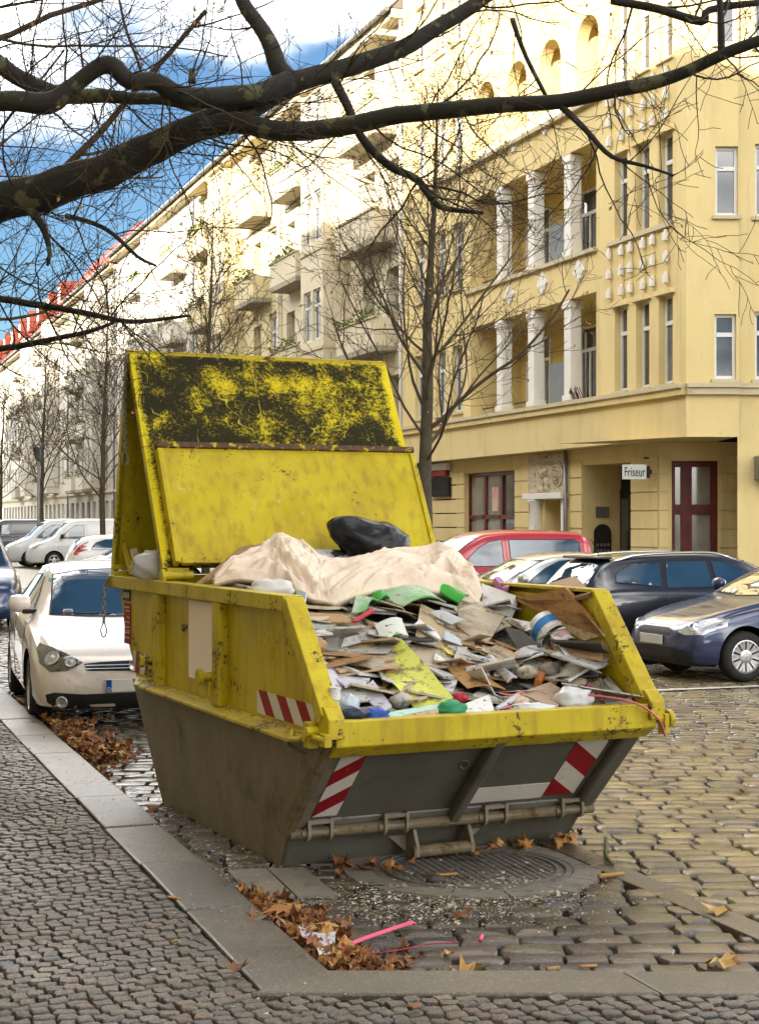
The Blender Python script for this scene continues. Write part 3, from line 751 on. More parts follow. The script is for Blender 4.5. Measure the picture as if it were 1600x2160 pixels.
def wall_mesh(L, z0, z1, ops, depth, x_start=0.0):
    """a wall sheet in the plane y = 0 with rectangular openings and their reveals"""
    xs = sorted({x_start, L} | {o[0] for o in ops} | {o[1] for o in ops}); zs = sorted({z0, z1} | {o[2] for o in ops} | {o[3] for o in ops})
    b = MB()
    def hole(xm, zm): return any(o[0] < xm < o[1] and o[2] < zm < o[3] for o in ops)
    for i in range(len(xs) - 1):
        for j in range(len(zs) - 1):
            if not hole((xs[i] + xs[i+1]) / 2, (zs[j] + zs[j+1]) / 2):
                b.quad((xs[i], 0, zs[j]), (xs[i+1], 0, zs[j]), (xs[i+1], 0, zs[j+1]), (xs[i], 0, zs[j+1]))
    for o in ops:
        d = o[4] if len(o) > 4 else depth
        x0, x1, a, c = o[:4]
        b.quad((x0, 0, a), (x0, -d, a), (x0, -d, c), (x0, 0, c)); b.quad((x1, 0, a), (x1, 0, c), (x1, -d, c), (x1, -d, a))
        b.quad((x0, 0, c), (x0, -d, c), (x1, -d, c), (x1, 0, c)); b.quad((x0, 0, a), (x1, 0, a), (x1, -d, a), (x0, -d, a))
    return b
def part_box(name, root, mat, *a, bevel=0.0, **k):
    b = MB(); b.box(*a, **k); return b.build(name, mat, root, bevel=bevel)

# ---------------------------------------------------------------- ochre corner house
RF = 19.1; S_C = 32.1
och = empty('ochre_corner_house', SR(S_C, RF), A_STREET)
tag(och, 'ochre corner house with white-columned loggias and a hairdresser on the ground floor', 'building')
def SX(px, R=RF):             # photograph column -> metres along the facade plane R
    k = (px - 800) / FPX; Y = R / (CT * k + ST); return Y * (CT - ST * k) - S_C
def ZX(px, py, R=RF):
    k = (px - 800) / FPX; Y = R / (CT * k + ST); return H - (py - HZ) / FPX * Y
LEN = 18.6
f1, f2, f3, f4 = 5.07, 8.95, 12.83, 16.7
ops = []; winlist = []
lx0, lx1 = SX(1257), SX(992)
for zb, zt in ((5.12, 7.82), (8.98, 11.73)): ops.append((lx0, lx1, zb, zt, 1.7))
ax = [(SX(1262), SX(1214)), (SX(1182), SX(1136)), (SX(1110), SX(1068)), (SX(1042), SX(1003))]
for a, c in ax: ops.append((a, c, 13.0, 15.1, 1.6))
tri = [(.62, 1.28), (1.72, 2.38), (2.82, 3.48)]
for fz in (5.14, 8.97, 12.85, 16.75):
    for a, c in tri: ops.append((a, c, fz, fz + 2.13, .30))
for fz in (5.3, 9.15, 13.0, 16.9):
    for a in (13.35, 14.75, 16.6): ops.append((a, a + .85, fz, fz + 2.1, .25))
for a in (4.6, 6.6, 8.6, 10.6): ops.append((a, a + 1.0, 16.9, 18.9, .25))
wall_mesh(LEN, 3.84, 20.4, ops, .25).build('upper_wall', M_OCHRE, och, recalc=False)
for fz in (5.14, 8.97, 12.85, 16.75):
    for a, c in tri:
        window(och, a, c, fz, fz + 2.13, -.20, 'transom')
        part_box('sill', och, M_TRIM, a - .06, c + .06, .002, .07, fz - .06, fz)
        b = MB()                                            # hood over each narrow window
        b.prism([(a - .12, fz + 2.13), (c + .12, fz + 2.13), (c + .06, fz + 2.24), ((a+c)/2, fz + 2.30), (a - .06, fz + 2.24)], 'y', .001, .09); b.build('window_hood', M_OCHRE, och)
for fz in (5.3, 9.15, 13.0, 16.9):
    for a in (13.35, 14.75, 16.6): window(och, a, a + .85, fz, fz + 2.1, -.16, 'casement'); part_box('sill', och, M_TRIM, a - .05, a + .9, .002, .09, fz - .07, fz)
for a in (4.6, 6.6, 8.6, 10.6): window(och, a, a + 1.0, 16.9, 18.9, -.16, 'double')
# loggias
for li, (zb, zt) in enumerate(((5.12, 7.82), (8.98, 11.73))):
    lg = empty('loggia', (0, 0, 0), 0, och)
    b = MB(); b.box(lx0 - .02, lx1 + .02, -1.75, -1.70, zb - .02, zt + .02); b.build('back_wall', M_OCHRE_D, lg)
    for (c0, c1) in ((1037, 1064), (1103, 1131), (1178, 1209)):
        a, c = SX(c1), SX(c0); m = (a + c) / 2; hw = .20
        b = MB(); b.box(m - hw, m + hw, -.36, -.03, zb, zt); b.box(m - hw - .05, m + hw + .05, -.40, .015, zt - .22, zt - .02); b.box(m - hw - .04, m + hw + .04, -.40, .01, zb, zb + .16)
        b.build('column', M_WHITE, lg, bevel=.02)
    for wx0, wx1, st in ((lx0 + .35, lx0 + 1.0, 'transom'), (SX(1176) + .75, SX(1176) + 1.85, 'casement'), (SX(1080) + .9, SX(1080) + 1.7, 'casement'), (lx1 - 1.4, lx1 - .5, 'transom')):
        window(lg, wx0, wx1, zb + .1, zb + 2.3, -1.66, st)
    part_box('balcony_screen', lg, mk('screen_grey%d' % li, (0.20, 0.22, 0.235), (0.17, .19, .2), 3, .6), SX(1176), SX(1132), -.42, -.38, zb, zb + 1.15)
    part_box('parapet_cap', lg, M_TRIM, lx0 - .05, lx1 + .35, .003, .12, zb - .12, zb - .02)
    for k, (a, c) in enumerate(((SX(1102), SX(1066)), (SX(1036), SX(1000)))):
        part_box('railing', lg, mk('rail_dark%d%d' % (li, k), (0.05, .045, .04), None, 1, .6), a, c, -.30, -.26, zb + .18, zb + .22)
    if li == 0:
        b = MB(); 
        for k in range(18):
            xx = SX(1205) - .55 + _wr.random() * .8; 
            b.tube([(xx, -.1, zb), (xx + _wr.uniform(-.1, .1), .0, zb + _wr.uniform(.15, .35))], .012, 4)
        b.build('planter', mk('heather', (0.10, .02, .03), (0.05, .03, .03), 30, .9), lg)
# arcade storey: spandrels make the arches, sunlit glow coloured orange into the walls behind
M_ORANGE = mk('arcade_glow_plaster', (0.44, 0.13, 0.005), (0.48, .16, .01), 1, .85)
for a, c in ax:
    m = (a + c) / 2; r_ = (c - a) / 2; zc = 15.1 - r_
    for s in (-1, 1):
        pts = [(m + s * r_, 15.1)] + [(m + s * r_ * math.cos(t * PI / 20), zc + r_ * math.sin(t * PI / 20)) for t in range(0, 11)]
        b = MB(); b.prism(pts, 'y', -.35, -.002); b.build('arch_spandrel', M_OCHRE, och)
    lo = empty('arcade_bay', (0, 0, 0), 0, och)
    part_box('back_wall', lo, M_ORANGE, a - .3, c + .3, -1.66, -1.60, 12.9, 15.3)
    window(lo, m - .45, m + .35, 13.0, 14.7, -1.57, 'casement')
    part_box('parapet', lo, M_WHITE, a, c, -.34, -.05, 13.0, 13.14)
    b = MB(); b.tube([(c - .05, .02, 13.9), (c - .1, .35, 14.0), (c - .02, .55, 14.0)], .02, 6); b.build('lamp_arm', M_ZINC, lo)
# cornices and ledges
part_box('cornice', och, M_TRIM, -.0, LEN, .004, .20, 4.98, 5.08); part_box('cornice', och, M_OCHRE, 0, LEN, .004, .13, 4.82, 4.975)
part_box('cornice', och, M_TRIM, SX(1418), SX(1284), .003, .10, 8.84, 8.95)
part_box('cornice', och, M_TRIM, lx0 - .3, lx1 + 2.5, .003, .16, 12.72, 12.84)
part_box('cornice', och, M_TRIM, 0, LEN, .003, .35, 20.1, 20.42)
# pendants hung in rows under the upper sills
pb = MB(); pb.box(-.075, .075, 0, .09, -.10, .10); pb.box(-.045, .045, 0, .06, .10, .17); pm_ = pb.mesh('pendant', M_WHITE, bevel=.012)
for zbase in (8.72, 12.58):
    for px in (1289, 1315, 1334, 1361, 1381, 1409):
        x = SX(px) + .02
        st = part_box('pendant_strip', och, M_OCHRE, x - .03, x + .03, .002, .035, zbase - 1.28, zbase + .1)
        for k in range(3): inst('pendant', pm_, och, (x, .036, zbase - .5 * k - .1 + .0))
# diamond reliefs
db = MB(); 
db.prism([(-.34, 0), (0, -.34), (.34, 0), (0, .34)], 'y', 0, .03)
for q in ((-.17, 0), (.17, 0), (0, .17), (0, -.17), (0, 0)): db.prism([(q[0]-.13, q[1]), (q[0], q[1]-.13), (q[0]+.13, q[1]), (q[0], q[1]+.13)], 'y', .031, .06)
dm = db.mesh('diamond_relief', M_WHITE)
for px, py in ((1075, 622), (1145, 598), (1222, 572)): inst('diamond_relief', dm, och, (SX(px), .003, ZX(px, py)))
for px, py in ((1150, 262), (1085, 300)): inst('diamond_relief', dm, och, (SX(px), .003, ZX(px, py)))
# corner face towards the camera (parallel to world X)
AX = math.atan2(0, 1) - A_STREET         # world X axis seen from the house frame
cf = empty('corner_face', (0, 0, 0), AX + PI, och)      # local x runs left (towards the street corner) in the picture
cf.rotation_euler = (0, 0, AX); 
YC = (SR(S_C, RF)).y; XC = SR(S_C, RF).x
def CX(px, Y=None): return (px - 800) / FPX * (Y or YC) - XC
def CZ(py, Y=None): return H - (py - HZ) / FPX * (Y or YC)
# here outward is local -y; build with y mirrored by using plane y = 0 and depth to +y
def cwall(L0, L1, z0, z1, ops_, d, y0=0.0):
    b = wall_mesh(L1, z0, z1, ops_, d, L0); b.v = [(x, y0 - y, z) for x, y, z in b.v]; return b
xb = CX(1557)
cops = [(CX(1506), CX(1552), CZ(800), CZ(662)), (CX(1508), CX(1556), CZ(455), CZ(308)), (CX(1508), CX(1554), CZ(92), CZ(-50)), (CX(1508), CX(1554), 16.8, 18.8)]
cwall(0, xb, 3.84, 20.4, cops, .22).build('corner_wall', M_OCHRE, cf, recalc=False)
def cwindow(a, c, z0, z1, y, st='transom'):
    o = window(cf, c, a, 0, 0, 0) if False else None
    fm, pm = win_mesh(c - a, z1 - z0, st, M_WFRAME)
    o = inst('window', fm, cf, (c, y, z0), (0, 0, PI)); inst('pane', pm[False], o)
    return o
for a, c, z0, z1 in cops:
    cwindow(a, c, z0, z1, .14); part_box('sill', cf, M_TRIM, a - .08, c + .08, -.09, -.002, z0 - .08, z0)
b = MB(); b.box(0, xb, -.20, -.004, 4.98, 5.08); b.box(0, xb, -.13, -.004, 4.82, 4.975); b.build('cornice', M_TRIM, cf)
b = MB(); b.add([(0, 0, 3.849), (xb, 0, 3.849), (xb, 3.4, 3.849), (-2.6, 3.4, 3.849)], [(0, 1, 2, 3)]); b.build('bay_underside', M_OCHRE, cf)
# side wall further right, slightly behind
cops2 = [(CX(1594), CX(1650), CZ(800), CZ(655)), (CX(1594), CX(1650), CZ(455), CZ(300)), (CX(1594), CX(1650), 12.9, 14.9)]
cwall(xb, xb + 7, 0, 20.4, cops2, .22, .12).build('side_wall', M_OCHRE, cf, recalc=False)
for a, c, z0, z1 in cops2: cwindow(a, c, z0, z1, .26); part_box('sill', cf, M_TRIM, a - .08, c + .08, .03, .118, z0 - .08, z0)
b = MB(); b.box(xb + .001, xb + 7, -.06, .116, 4.98, 5.08); b.box(xb + .001, xb + 7, .0, .116, 4.82, 4.975); b.build('cornice', M_TRIM, cf)
part_box('awning_box', cf, M_ZINC, CX(1592), CX(1660), -.45, .11, CZ(1012), CZ(962), bevel=.02)
# house mass and roof
b = MB(); b.box(6.5, LEN - .02, -11, -2.5, 0, 3.89); b.box(.6, LEN - .02, -11, -1.9, 3.9, 20.0); b.box(-2.4, .58, -9, -3.6, 3.9, 20.0); b.build('core', M_DARK, och)
b = MB(); b.add([(-.3, .5, 20.42), (LEN, .5, 20.42), (LEN, -5.5, 25), (-.3, -5.5, 25), (LEN, -11, 20.4), (-.3, -11, 20.4)], [(0,1,2,3), (3,2,4,5), (0,3,5), (1,4,2)])
M_ROOF = mk('roof_tiles_grey', (0.10, 0.09, 0.085), (0.15, 0.13, 0.12), 3, .8, layers=[((0.09, .10, .07), 6, .55, .7)]); M_ROOFR = mk('roof_tiles_red', (0.15, 0.032, 0.020), (0.19, 0.045, 0.028), 3, .8, bump=.5, bscale=15)
b.build('roof', M_ROOF, och)
# ---- ground floor: set back under the bay
GB = -.6; RG = RF + .6
def GX(px): return SX(px, RG)
def GZ(px, py): return ZX(px, py, RG)
gops = []
d1 = (GX(1086), GX(981), 0.15, GZ(1035, 995))         # shop front of three leaves
por = (GX(1190), GX(1148), 0.05, GZ(1170, 1054))       # portal opening
nic = (GX(1331), GX(1229), 0.05, GZ(1280, 978))       # entrance niche
gops = [(*d1, .30), (*por, 1.0), (*nic, 1.15), (15.3, 17.8, .15, 3.2, .3)]
gx_start = GX(1390)
bw = wall_mesh(LEN, 0, 3.84, gops, .3, gx_start); bw.v = [(x, y + GB, z) for x, y, z in bw.v]; bw.build('ground_wall', M_OCHRE, och, recalc=False)
b = MB(); b.quad((-.0, .0, 3.845), (LEN, .0, 3.845), (LEN, GB, 3.845), (-.3, GB, 3.845)); b.build('bay_underside', M_OCHRE, och)
part_box('niche_back', och, M_DARK, nic[0] - .02, nic[1] + .02, GB - 1.22, GB - 1.155, 0, nic[3] + .05)
part_box('portal_back', och, M_OCHRE, por[0] - .02, por[1] + .02, GB - 1.06, GB - 1.005, 0, por[3] + .05)
nd = part_box('niche_door', och, M_DARK, nic[1] - .62, nic[1] - .03, GB - 1.154, GB - 1.11, .05, 2.75)
part_box('door_pane', nd, M_PANE, nic[1] - .52, nic[1] - .12, GB - 1.109, GB - 1.10, .9, 2.5)
# rusticated courses of the ground floor
courses = [(0.32 + i * .46, .32 + (i + 1) * .46 - .035) for i in range(7)]
for (a, c) in ((gx_start + .05, nic[0] - .02), (nic[1] + .02, GX(1203)), (GX(1117), d1[0] - .02), (d1[1] + .02, GX(912)), (GX(912) + .5, 15.28), (17.82, LEN - .05)):
    if c - a < .1: continue
    for z0, z1 in courses: part_box('ashlar_block', och, M_OCHRE, a, c, GB + .002, GB + .035, z0, z1, bevel=.008)
# shop front 1
sf = empty('shop_front', (0, 0, 0), 0, och)
xa, xc = d1[0], d1[1]; wv = (xc - xa) / 3
for i in range(3):
    x0 = xa + i * wv
    b = MB(); t_ = .09; h_ = d1[3]
    b.box(x0, x0 + t_, GB - .22, GB - .12, .15, h_); b.box(x0 + wv - t_, x0 + wv - .002, GB - .22, GB - .12, .15, h_); b.box(x0 + t_, x0 + wv - t_, GB - .22, GB - .12, .15, .55); b.box(x0 + t_, x0 + wv - t_, GB - .22, GB - .12, h_ - .12, h_); b.box(x0 + t_, x0 + wv - t_, GB - .22, GB - .10, 1.95, 2.08)
    lf = b.build('door_leaf' if i == 1 else 'shop_window', M_REDFR, sf)
    for z0, z1 in ((.55, 1.95), (2.08, h_ - .12)):
        b = MB(); b.quad((x0 + t_, GB - .18, z0), (x0 + wv - t_, GB - .18, z0), (x0 + wv - t_, GB - .18, z1), (x0 + t_, GB - .18, z1)); b.build('pane', M_SHOPG if i else M_PANE, lf)
part_box('poster', sf, mk('poster_white', (0.6, .58, .52), (0.55, .2, .15), 2, .5), xa + wv + .35, xa + wv + .8, GB - .175, GB - .17, 2.2, 2.95)
# portal with relief
pt = empty('portal', (0, 0, 0), 0, och)
mx0, mx1 = GX(1196), GX(1120)
M_RELIEF = mk('relief_stone', (0.48, 0.40, 0.27), (0.55, 0.47, 0.33), 4, .8, layers=[((0.16, .13, .09), 9, .5, .65)], bump=.6, bscale=14)
part_box('relief_slab', pt, M_RELIEF, mx0, mx1, GB + .002, GB + .10, GZ(1160, 1040), 3.75)
zc = GZ(1180, 1000); 
for k, r0 in enumerate((.36, .27, .18, .09)):
    b = MB(); M = Matrix.Translation((mx0 + .42, GB + .10 + .025*k, zc)) @ Matrix.Rotation(-PI/2, 4, 'X'); b.lathe([(r0, 0), (r0, .035), (r0 - .05, .05), (r0 - .05, .0)], 24, M, closed=False); b.build('scroll_ring', M_RELIEF, pt)
for k in range(14):
    b = MB(); c = Vector((mx0 + .95 + _wr.random() * .55, GB + .10, zc - .45 + _wr.random() * .95)); r0 = _wr.uniform(.07, .14)
    b.lathe([(r0, 0), (r0 * .9, .05), (r0 * .5, .09), (.01, .1)], 10, Matrix.Translation(c) @ Matrix.Rotation(-PI/2, 4, 'X'), closed=False); b.build('relief_boss', M_RELIEF, pt, smooth=True)
part_box('lintel', pt, M_WHITE, mx0 - .1, mx1 + .1, GB + .003, GB + .26, GZ(1160, 1053), GZ(1160, 1040) - .003, bevel=.02)
b = MB(); cxm = GX(1137); b.lathe([(.26, .1), (.26, .25), (.21, .32), (.19, 1.6), (.17, GZ(1137, 1055) - .12), (.24, GZ(1137, 1055) - .03), (.24, GZ(1137, 1054) - .004)], 16, Matrix.Translation((cxm, GB + .12, 0))); b.build('pillar', M_WHITE, pt, smooth=True)
part_box('jamb', pt, M_WHITE, mx0 + .02, por[0] - .002, GB + .003, GB + .12, .1, GZ(1160, 1054) - .004)
# downpipe, door bell panel, notices
b = MB(); x = GX(1200); b.cyl((x, GB + .12, .1), (x, GB + .12, 3.84), .055, 10); b.build('downpipe', M_ZINC, och, smooth=True)
ip = empty('bell_panel', (0, 0, 0), 0, och); xi = GB - .58; xw = nic[1] - .004
b = MB(); w2 = .26; pts = [(xi - w2, .9), (xi + w2, .9), (xi + w2, 1.55)] + [(xi + w2 * math.cos(t * PI / 12), 1.55 + w2 * math.sin(t * PI / 12)) for t in range(1, 12)] + [(xi - w2, 1.55)]
b.prism(pts, 'x', xw - .04, xw); b.build('back_plate', M_DARK, ip)
for i in range(4):
    for j in range(2): part_box('bell_button', ip, M_ZINC, xw - .05, xw - .0405, xi - .2 + i * .11, xi - .13 + i * .11, 1.05 + j * .16, 1.12 + j * .16)
part_box('plaque', och, M_ZINC, xw - .025, xw, xi - .2, xi + .2, 1.98, 2.28)
part_box('notice_board', och, M_DARK, GX(954), GX(917), GB + .04, GB + .16, GZ(935, 1048), GZ(935, 1008))
part_box('shop_sign', och, mk('sign_red', (.25, .02, .02), (.2, .015, .015), 3, .5), GX(950), GX(905), GB + .04, GB + .2, GZ(935, 1005), GZ(935, 993))
part_box('shop_sign_panel', och, M_WHITE, GX(952), GX(903), GB + .04, GB + .19, GZ(935, 992), GZ(935, 978))
# ground floor wall facing the camera, right of the niche, with the red door
YG = SR(S_C + gx_start, RG).y
cg = empty('corner_ground', (0, 0, 0), AX, och); o_ = SR(S_C, RF)
def DX(px): return (px - 800) / FPX * YG - XC
def DZ(py): return H - (py - HZ) / FPX * YG
yg = YG - YC
dop = (DX(1416), DX(1514), .12, DZ(972))
xg0, xg1 = DX(1388), DX(1592)
b = wall_mesh(xg1, 0, 3.84, [(*dop, .25)], .25, xg0); b.v = [(x, yg - y, z) for x, y, z in b.v]; b.build('ground_wall', M_OCHRE, cg, recalc=False)
for (a, c) in ((xg0 + .02, DX(1408)), (dop[1] + .03, xg1 - .05)):
    for z0, z1 in courses: part_box('ashlar_block', cg, M_OCHRE, a, c, yg - .035, yg - .002, z0, z1, bevel=.008)
rd = empty('red_door', (0, 0, 0), 0, cg)
xa, xc = dop[0], dop[1]; h_ = dop[3]; xm = xa + (xc - xa) * .30
for nm, x0, x1 in (('side_light', xa, xm), ('door_leaf', xm + .002, xc)):
    b = MB(); t_ = .10 if nm == 'side_light' else .17
    b.box(x0, x0 + t_, yg + .10, yg + .2, .12, h_); b.box(x1 - t_, x1, yg + .10, yg + .2, .12, h_)
    b.box(x0 + t_, x1 - t_, yg + .10, yg + .2, .12, .42 if nm != 'side_light' else .3); b.box(x0 + t_, x1 - t_, yg + .10, yg + .2, h_ - .15, h_); b.box(x0 + t_, x1 - t_, yg + .08, yg + .2, 2.05, 2.3)
    lf = b.build(nm, M_REDFR, rd)
    for z0, z1 in ((.3, 2.05), (2.3, h_ - .15)):
        b = MB(); b.quad((x0 + t_, yg + .15, z0), (x1 - t_, yg + .15, z0), (x1 - t_, yg + .15, z1), (x0 + t_, yg + .15, z1)); b.build('pane', M_SHOPG, lf)
b = MB(); b.tube([(xm + .08, yg + .09, 1.1), (xm + .08, yg + .05, 1.12), (xm + .2, yg + .05, 1.12)], .015, 6); b.build('handle', M_STEEL, rd)
# hanging sign
fs = empty('hanging_sign', SR(S_C, RF), 0); ys = YG - .75
fs.location = ((1338 - 800) / FPX * ys, ys, 0); tag(fs, 'white box sign reading Friseur beside the dark entrance', 'sign')
def hx(px): return (px - 1338) / FPX * ys
def hz(py): return H - (py - HZ) / FPX * ys
part_box('sign_box', fs, mk('sign_white', (.50, .53, .47), (.46, .49, .43), 4, .4), hx(1312), hx(1362), -.06, .06, hz(1011), hz(980), bevel=.008)
cu = bpy.data.curves.new('lettering', 'FONT'); cu.body = 'Friseur'; cu.size = .285; cu.extrude = .003; cu.align_x = 'CENTER'
to = bpy.data.objects.new('lettering_curve', cu); COL.objects.link(to); dg = bpy.context.evaluated_depsgraph_get()
me = bpy.data.meshes.new_from_object(to.evaluated_get(dg)); bpy.data.objects.remove(to)
M_LETTER = mk('letter_black', (.012, .012, .012), None, 1, .5)
me.materials.clear(); me.materials.append(M_LETTER)
lt = inst('lettering', me, fs, ((hx(1312) + hx(1362)) / 2, -.066, hz(1005)), (PI/2, 0, 0)); 
wtxt = max(v.co.x for v in me.vertices) - min(v.co.x for v in me.vertices); sx_ = (hx(1358) - hx(1315)) / wtxt; lt.scale = (sx_, 1.15, 1)
b = MB(); b.box(hx(1363), hx(1370), -.03, .03, hz(1008), hz(983)); b.box(hx(1370), hx(1374), -.02, .75, hz(1000), hz(990)); b.box(hx(1358), hx(1368), -.02, .06, hz(968), hz(964)); b.build('sign_bracket', M_DARK, fs)

# ---------------------------------------------------------------- the terrace of cream houses
def cream(name, i, c): return mk(name, c, tuple(x * .92 for x in c), 0.4, .85, layers=[(tuple(x * .75 for x in c), 1.5, .55, .8, (1, 1, .3))], bump=.1, bscale=90)
def plants(root, x0, x1, y, z, n, seed):
    r = random.Random(seed); b = MB()
    for k in range(n):
        c = Vector((r.uniform(x0, x1), y + r.uniform(-.12, .18), z + r.uniform(-.1, .45) * r.random()))
        for q in range(3):
            d = Vector((r.uniform(-1, 1), r.uniform(-1, 1), r.uniform(-.3, 1))).normalized() * r.uniform(.08, .18)
            e = d.orthogonal().normalized() * .05; b.add([c, c + d * .5 + e, c + d, c + d * .5 - e], [(0, 1, 2, 3)])
    o = b.build('plants', M_PLANT, root, recalc=False); o['kind'] = 'stuff'; return o
M_PLANT = mk('balcony_plants', (0.08, 0.12, 0.015), (0.16, 0.19, 0.03), 8, .7, layers=[((0.35, .13, .02), 5, .62, .7)])
def house(name, label, S0, L, R0, wall, roofm, seed, left=False, ground=4.2, fl=3.78, n=4, detail=2, trim=None, bays=(), balc=(), parapet=None, eave=None, steep=False):
    """terrace house; local x along the street, y out of the facade"""
    if not left: root = empty(name, SR(S0, R0), A_STREET)
    else: root = empty(name, SR(S0 + L, R0), A_STREET + PI)
    tag(root, label, 'building')
    r = random.Random(seed); trim = trim or M_TRIM; parapet = parapet or wall
    eave = eave or ground + n * fl + .1
    nb = max(3, int(L / 2.35)); step = L / nb
    ops = []
    for k in range(nb):
        xc = (k + .5) * step
        inbay = any(a < xc < c for a, c in bays)
        for f in range(n):
            z = ground + f * fl + .85; wd = 1.0
            if any(a < xc < c for a, c in balc): ops.append((xc - .62, xc + .62, z - .75, z + 1.95, .9, 'door'))
            elif inbay: continue
            else: ops.append((xc - wd/2, xc + wd/2, z, z + 2.05, .24, 'win'))
        if detail > 0: ops.append((xc - .7, xc + .7, .6 if k % 3 else .1, 3.3, .3, 'shop'))
    wall_mesh(L, 0, eave, ops, .24).build('wall', wall, root, recalc=False)
    for o in ops:
        if o[5] == 'win':
            window(root, o[0], o[1], o[2], o[3], -.14, 'double' if detail > 1 else 'casement')
            if detail > 0: part_box('sill', root, trim, o[0] - .08, o[1] + .08, .002, .12, o[2] - .09, o[2])
            if detail > 1: part_box('lintel', root, trim, o[0] - .12, o[1] + .12, .002, .14, o[3] + .12, o[3] + .24)
        elif o[5] == 'door': window(root, o[0], o[1], o[2], o[3], -.86, 'casement')
        else: window(root, o[0], o[1], o[2], o[3], -.2, 'double', M_REDFR if r.random() < .3 else M_WFRAME)
    for a, c in bays:                                   # projecting bay windows
        for f in range(n):
            z0 = ground + f * fl + (.0 if f else .0); z1 = z0 + fl; d = 1.0
            if f == n - 1: z1 -= .9
            bw_ = wall_mesh(c - a, z0, z1, [(.35, (c - a)/2 - .12, z0 + .85, z0 + 2.8), ((c - a)/2 + .12, c - a - .35, z0 + .85, z0 + 2.8)], .18)
            b = MB(); b.v = [(x + a, y + d, z) for x, y, z in bw_.v]; b.f = bw_.f; b.mi = bw_.mi
            b.quad((a, 0, z0), (a, d, z0), (a, d, z1), (a, 0, z1)); b.quad((c, 0, z0), (c, 0, z1), (c, d, z1), (c, d, z0))
            if f == 0: b.quad((a, 0, z0), (c, 0, z0), (c, d, z0), (a, d, z0))
            if f == n - 1: b.quad((a, 0, z1), (a, d, z1), (c, d, z1), (c, 0, z1))
            bo = b.build('bay_storey', wall, root, recalc=False)
            for x0, x1 in ((a + .35, (a + c)/2 - .12), ((a + c)/2 + .12, c - .35)): window(bo, x0, x1, z0 + .85, z0 + 2.8, d - .12, 'casement')
            part_box('band', bo, trim, a - .04, c + .04, .003, d + .06, z0 + .45, z0 + .56)
    for bi, (a, c) in enumerate(balc):                  # balconies with solid parapets
        for f in range(n):
            z0 = ground + f * fl + .0; d = .85
            bal = empty('balcony', (0, 0, 0), 0, root)
            b = MB(); b.box(a, c, .003, d, z0 - .20, z0); b.build('slab', M_SLAB, bal)
            b = MB(); b.box(a, c, d - .12, d + .002, z0 + .002, z0 + .95); b.box(a - .002, a + .12, .004, d - .12, z0 + .002, z0 + .95); b.box(c - .12, c + .002, .004, d - .12, z0 + .002, z0 + .95); b.build('parapet', parapet, bal)
            part_box('parapet_cap', bal, trim, a - .05, c + .05, d - .16, d + .06, z0 + .955, z0 + 1.03)
            if r.random() < .75 and detail > 0: plants(bal, a + .1, c - .1, d - .05, z0 + 1.0, 60 if detail > 1 else 30, seed * 31 + f)
            if detail > 1 and f == n - 1: b = MB(); b.box(a, c, .0, d, z0 + 3.2, z0 + 3.4); b.build('canopy', wall, bal)
    part_box('string_course', root, trim, 0.01, L - .01, .003, .16, ground - .35, ground - .15)
    part_box('cornice', root, trim, 0.01, L - .01, .003, .50, eave - .30, eave)
    b = MB(); zt = eave + (3.0 if steep else 4.6); yr = -1.6 if steep else -4.2
    b.add([(0, .65, eave + .02), (L, .65, eave + .02), (L, yr, zt), (0, yr, zt), (L, -10, eave), (0, -10, eave), (0, .65, eave - .06), (L, .65, eave - .06)], [(0,1,2,3), (3,2,4,5), (0,3,5), (1,4,2), (6, 7, 1, 0)])
    rf = b.build('roof', roofm, root, recalc=False)
    b = MB(); b.tube([(0, .68, eave - .02), (L, .68, eave - .02)], .09, 8); b.build('gutter', M_ZINC, rf)
    if detail > 0:
        for q in range(1 if steep else 0): xx = L * (.25 + .5 * q); part_box('chimney', rf, mk_brick(), xx - .5, xx + .5, -4.6, -3.9, eave + 3, zt + 1.4)
        for q in range(int(L / 6) if steep and L > 30 else 0):
            xx = L * (q + .5) / int(L / 6); z0 = eave + 1.0
            b = MB(); b.prism([(xx - .8, z0), (xx + .8, z0), (xx + .8, z0 + 1.5), (xx, z0 + 2.0), (xx - .8, z0 + 1.5)], 'y', -2.0, .35); dm_ = b.build('dormer', M_ROOFR, rf); window(dm_, xx - .5, xx + .5, z0 + .2, z0 + 1.4, .38, 'casement')
    b = MB(); b.cyl((.12, .14, 0), (.12, .14, eave - .3), .06, 8); b.build('downpipe', M_WHITE if detail > 1 else M_ZINC, root, smooth=True)
    b = MB(); b.box(.02, L - .02, -10, -1.0, 0, eave - .02); b.build('core', M_DARK, root)
    return root
_bk = []
def mk_brick():
    if not _bk: _bk.append(mk('chimney_brick', (0.16, 0.045, 0.028), (0.20, 0.06, 0.036), 6, .85))
    return _bk[0]
CR1 = cream('cream_plaster', 1, (0.60, 0.53, 0.38)); CR2 = cream('pale_yellow_plaster', 2, (0.62, 0.53, 0.31)); CR3 = cream('off_white_plaster', 3, (0.64, 0.60, 0.52)); CR4 = cream('greyish_plaster', 4, (0.45, 0.42, 0.37))
S0 = S_C + LEN + .02
house('cream_terrace_house', 'cream house with planted balconies next to the ochre corner house', S0, 15.0, RF + .1, CR1, M_ROOF, 5, bays=((6.1, 9.0),), balc=((.8, 5.0), (10.2, 14.0)), parapet=CR1)
house('cream_terrace_house', 'pale yellow terraced house with bay windows and green balconies, second beyond the corner house', S0 + 15.05, 16.0, RF + .1, CR2, M_ROOF, 6, bays=((6.4, 9.4),), balc=((1.6, 4.9), (10.9, 14.6)), parapet=CR2)
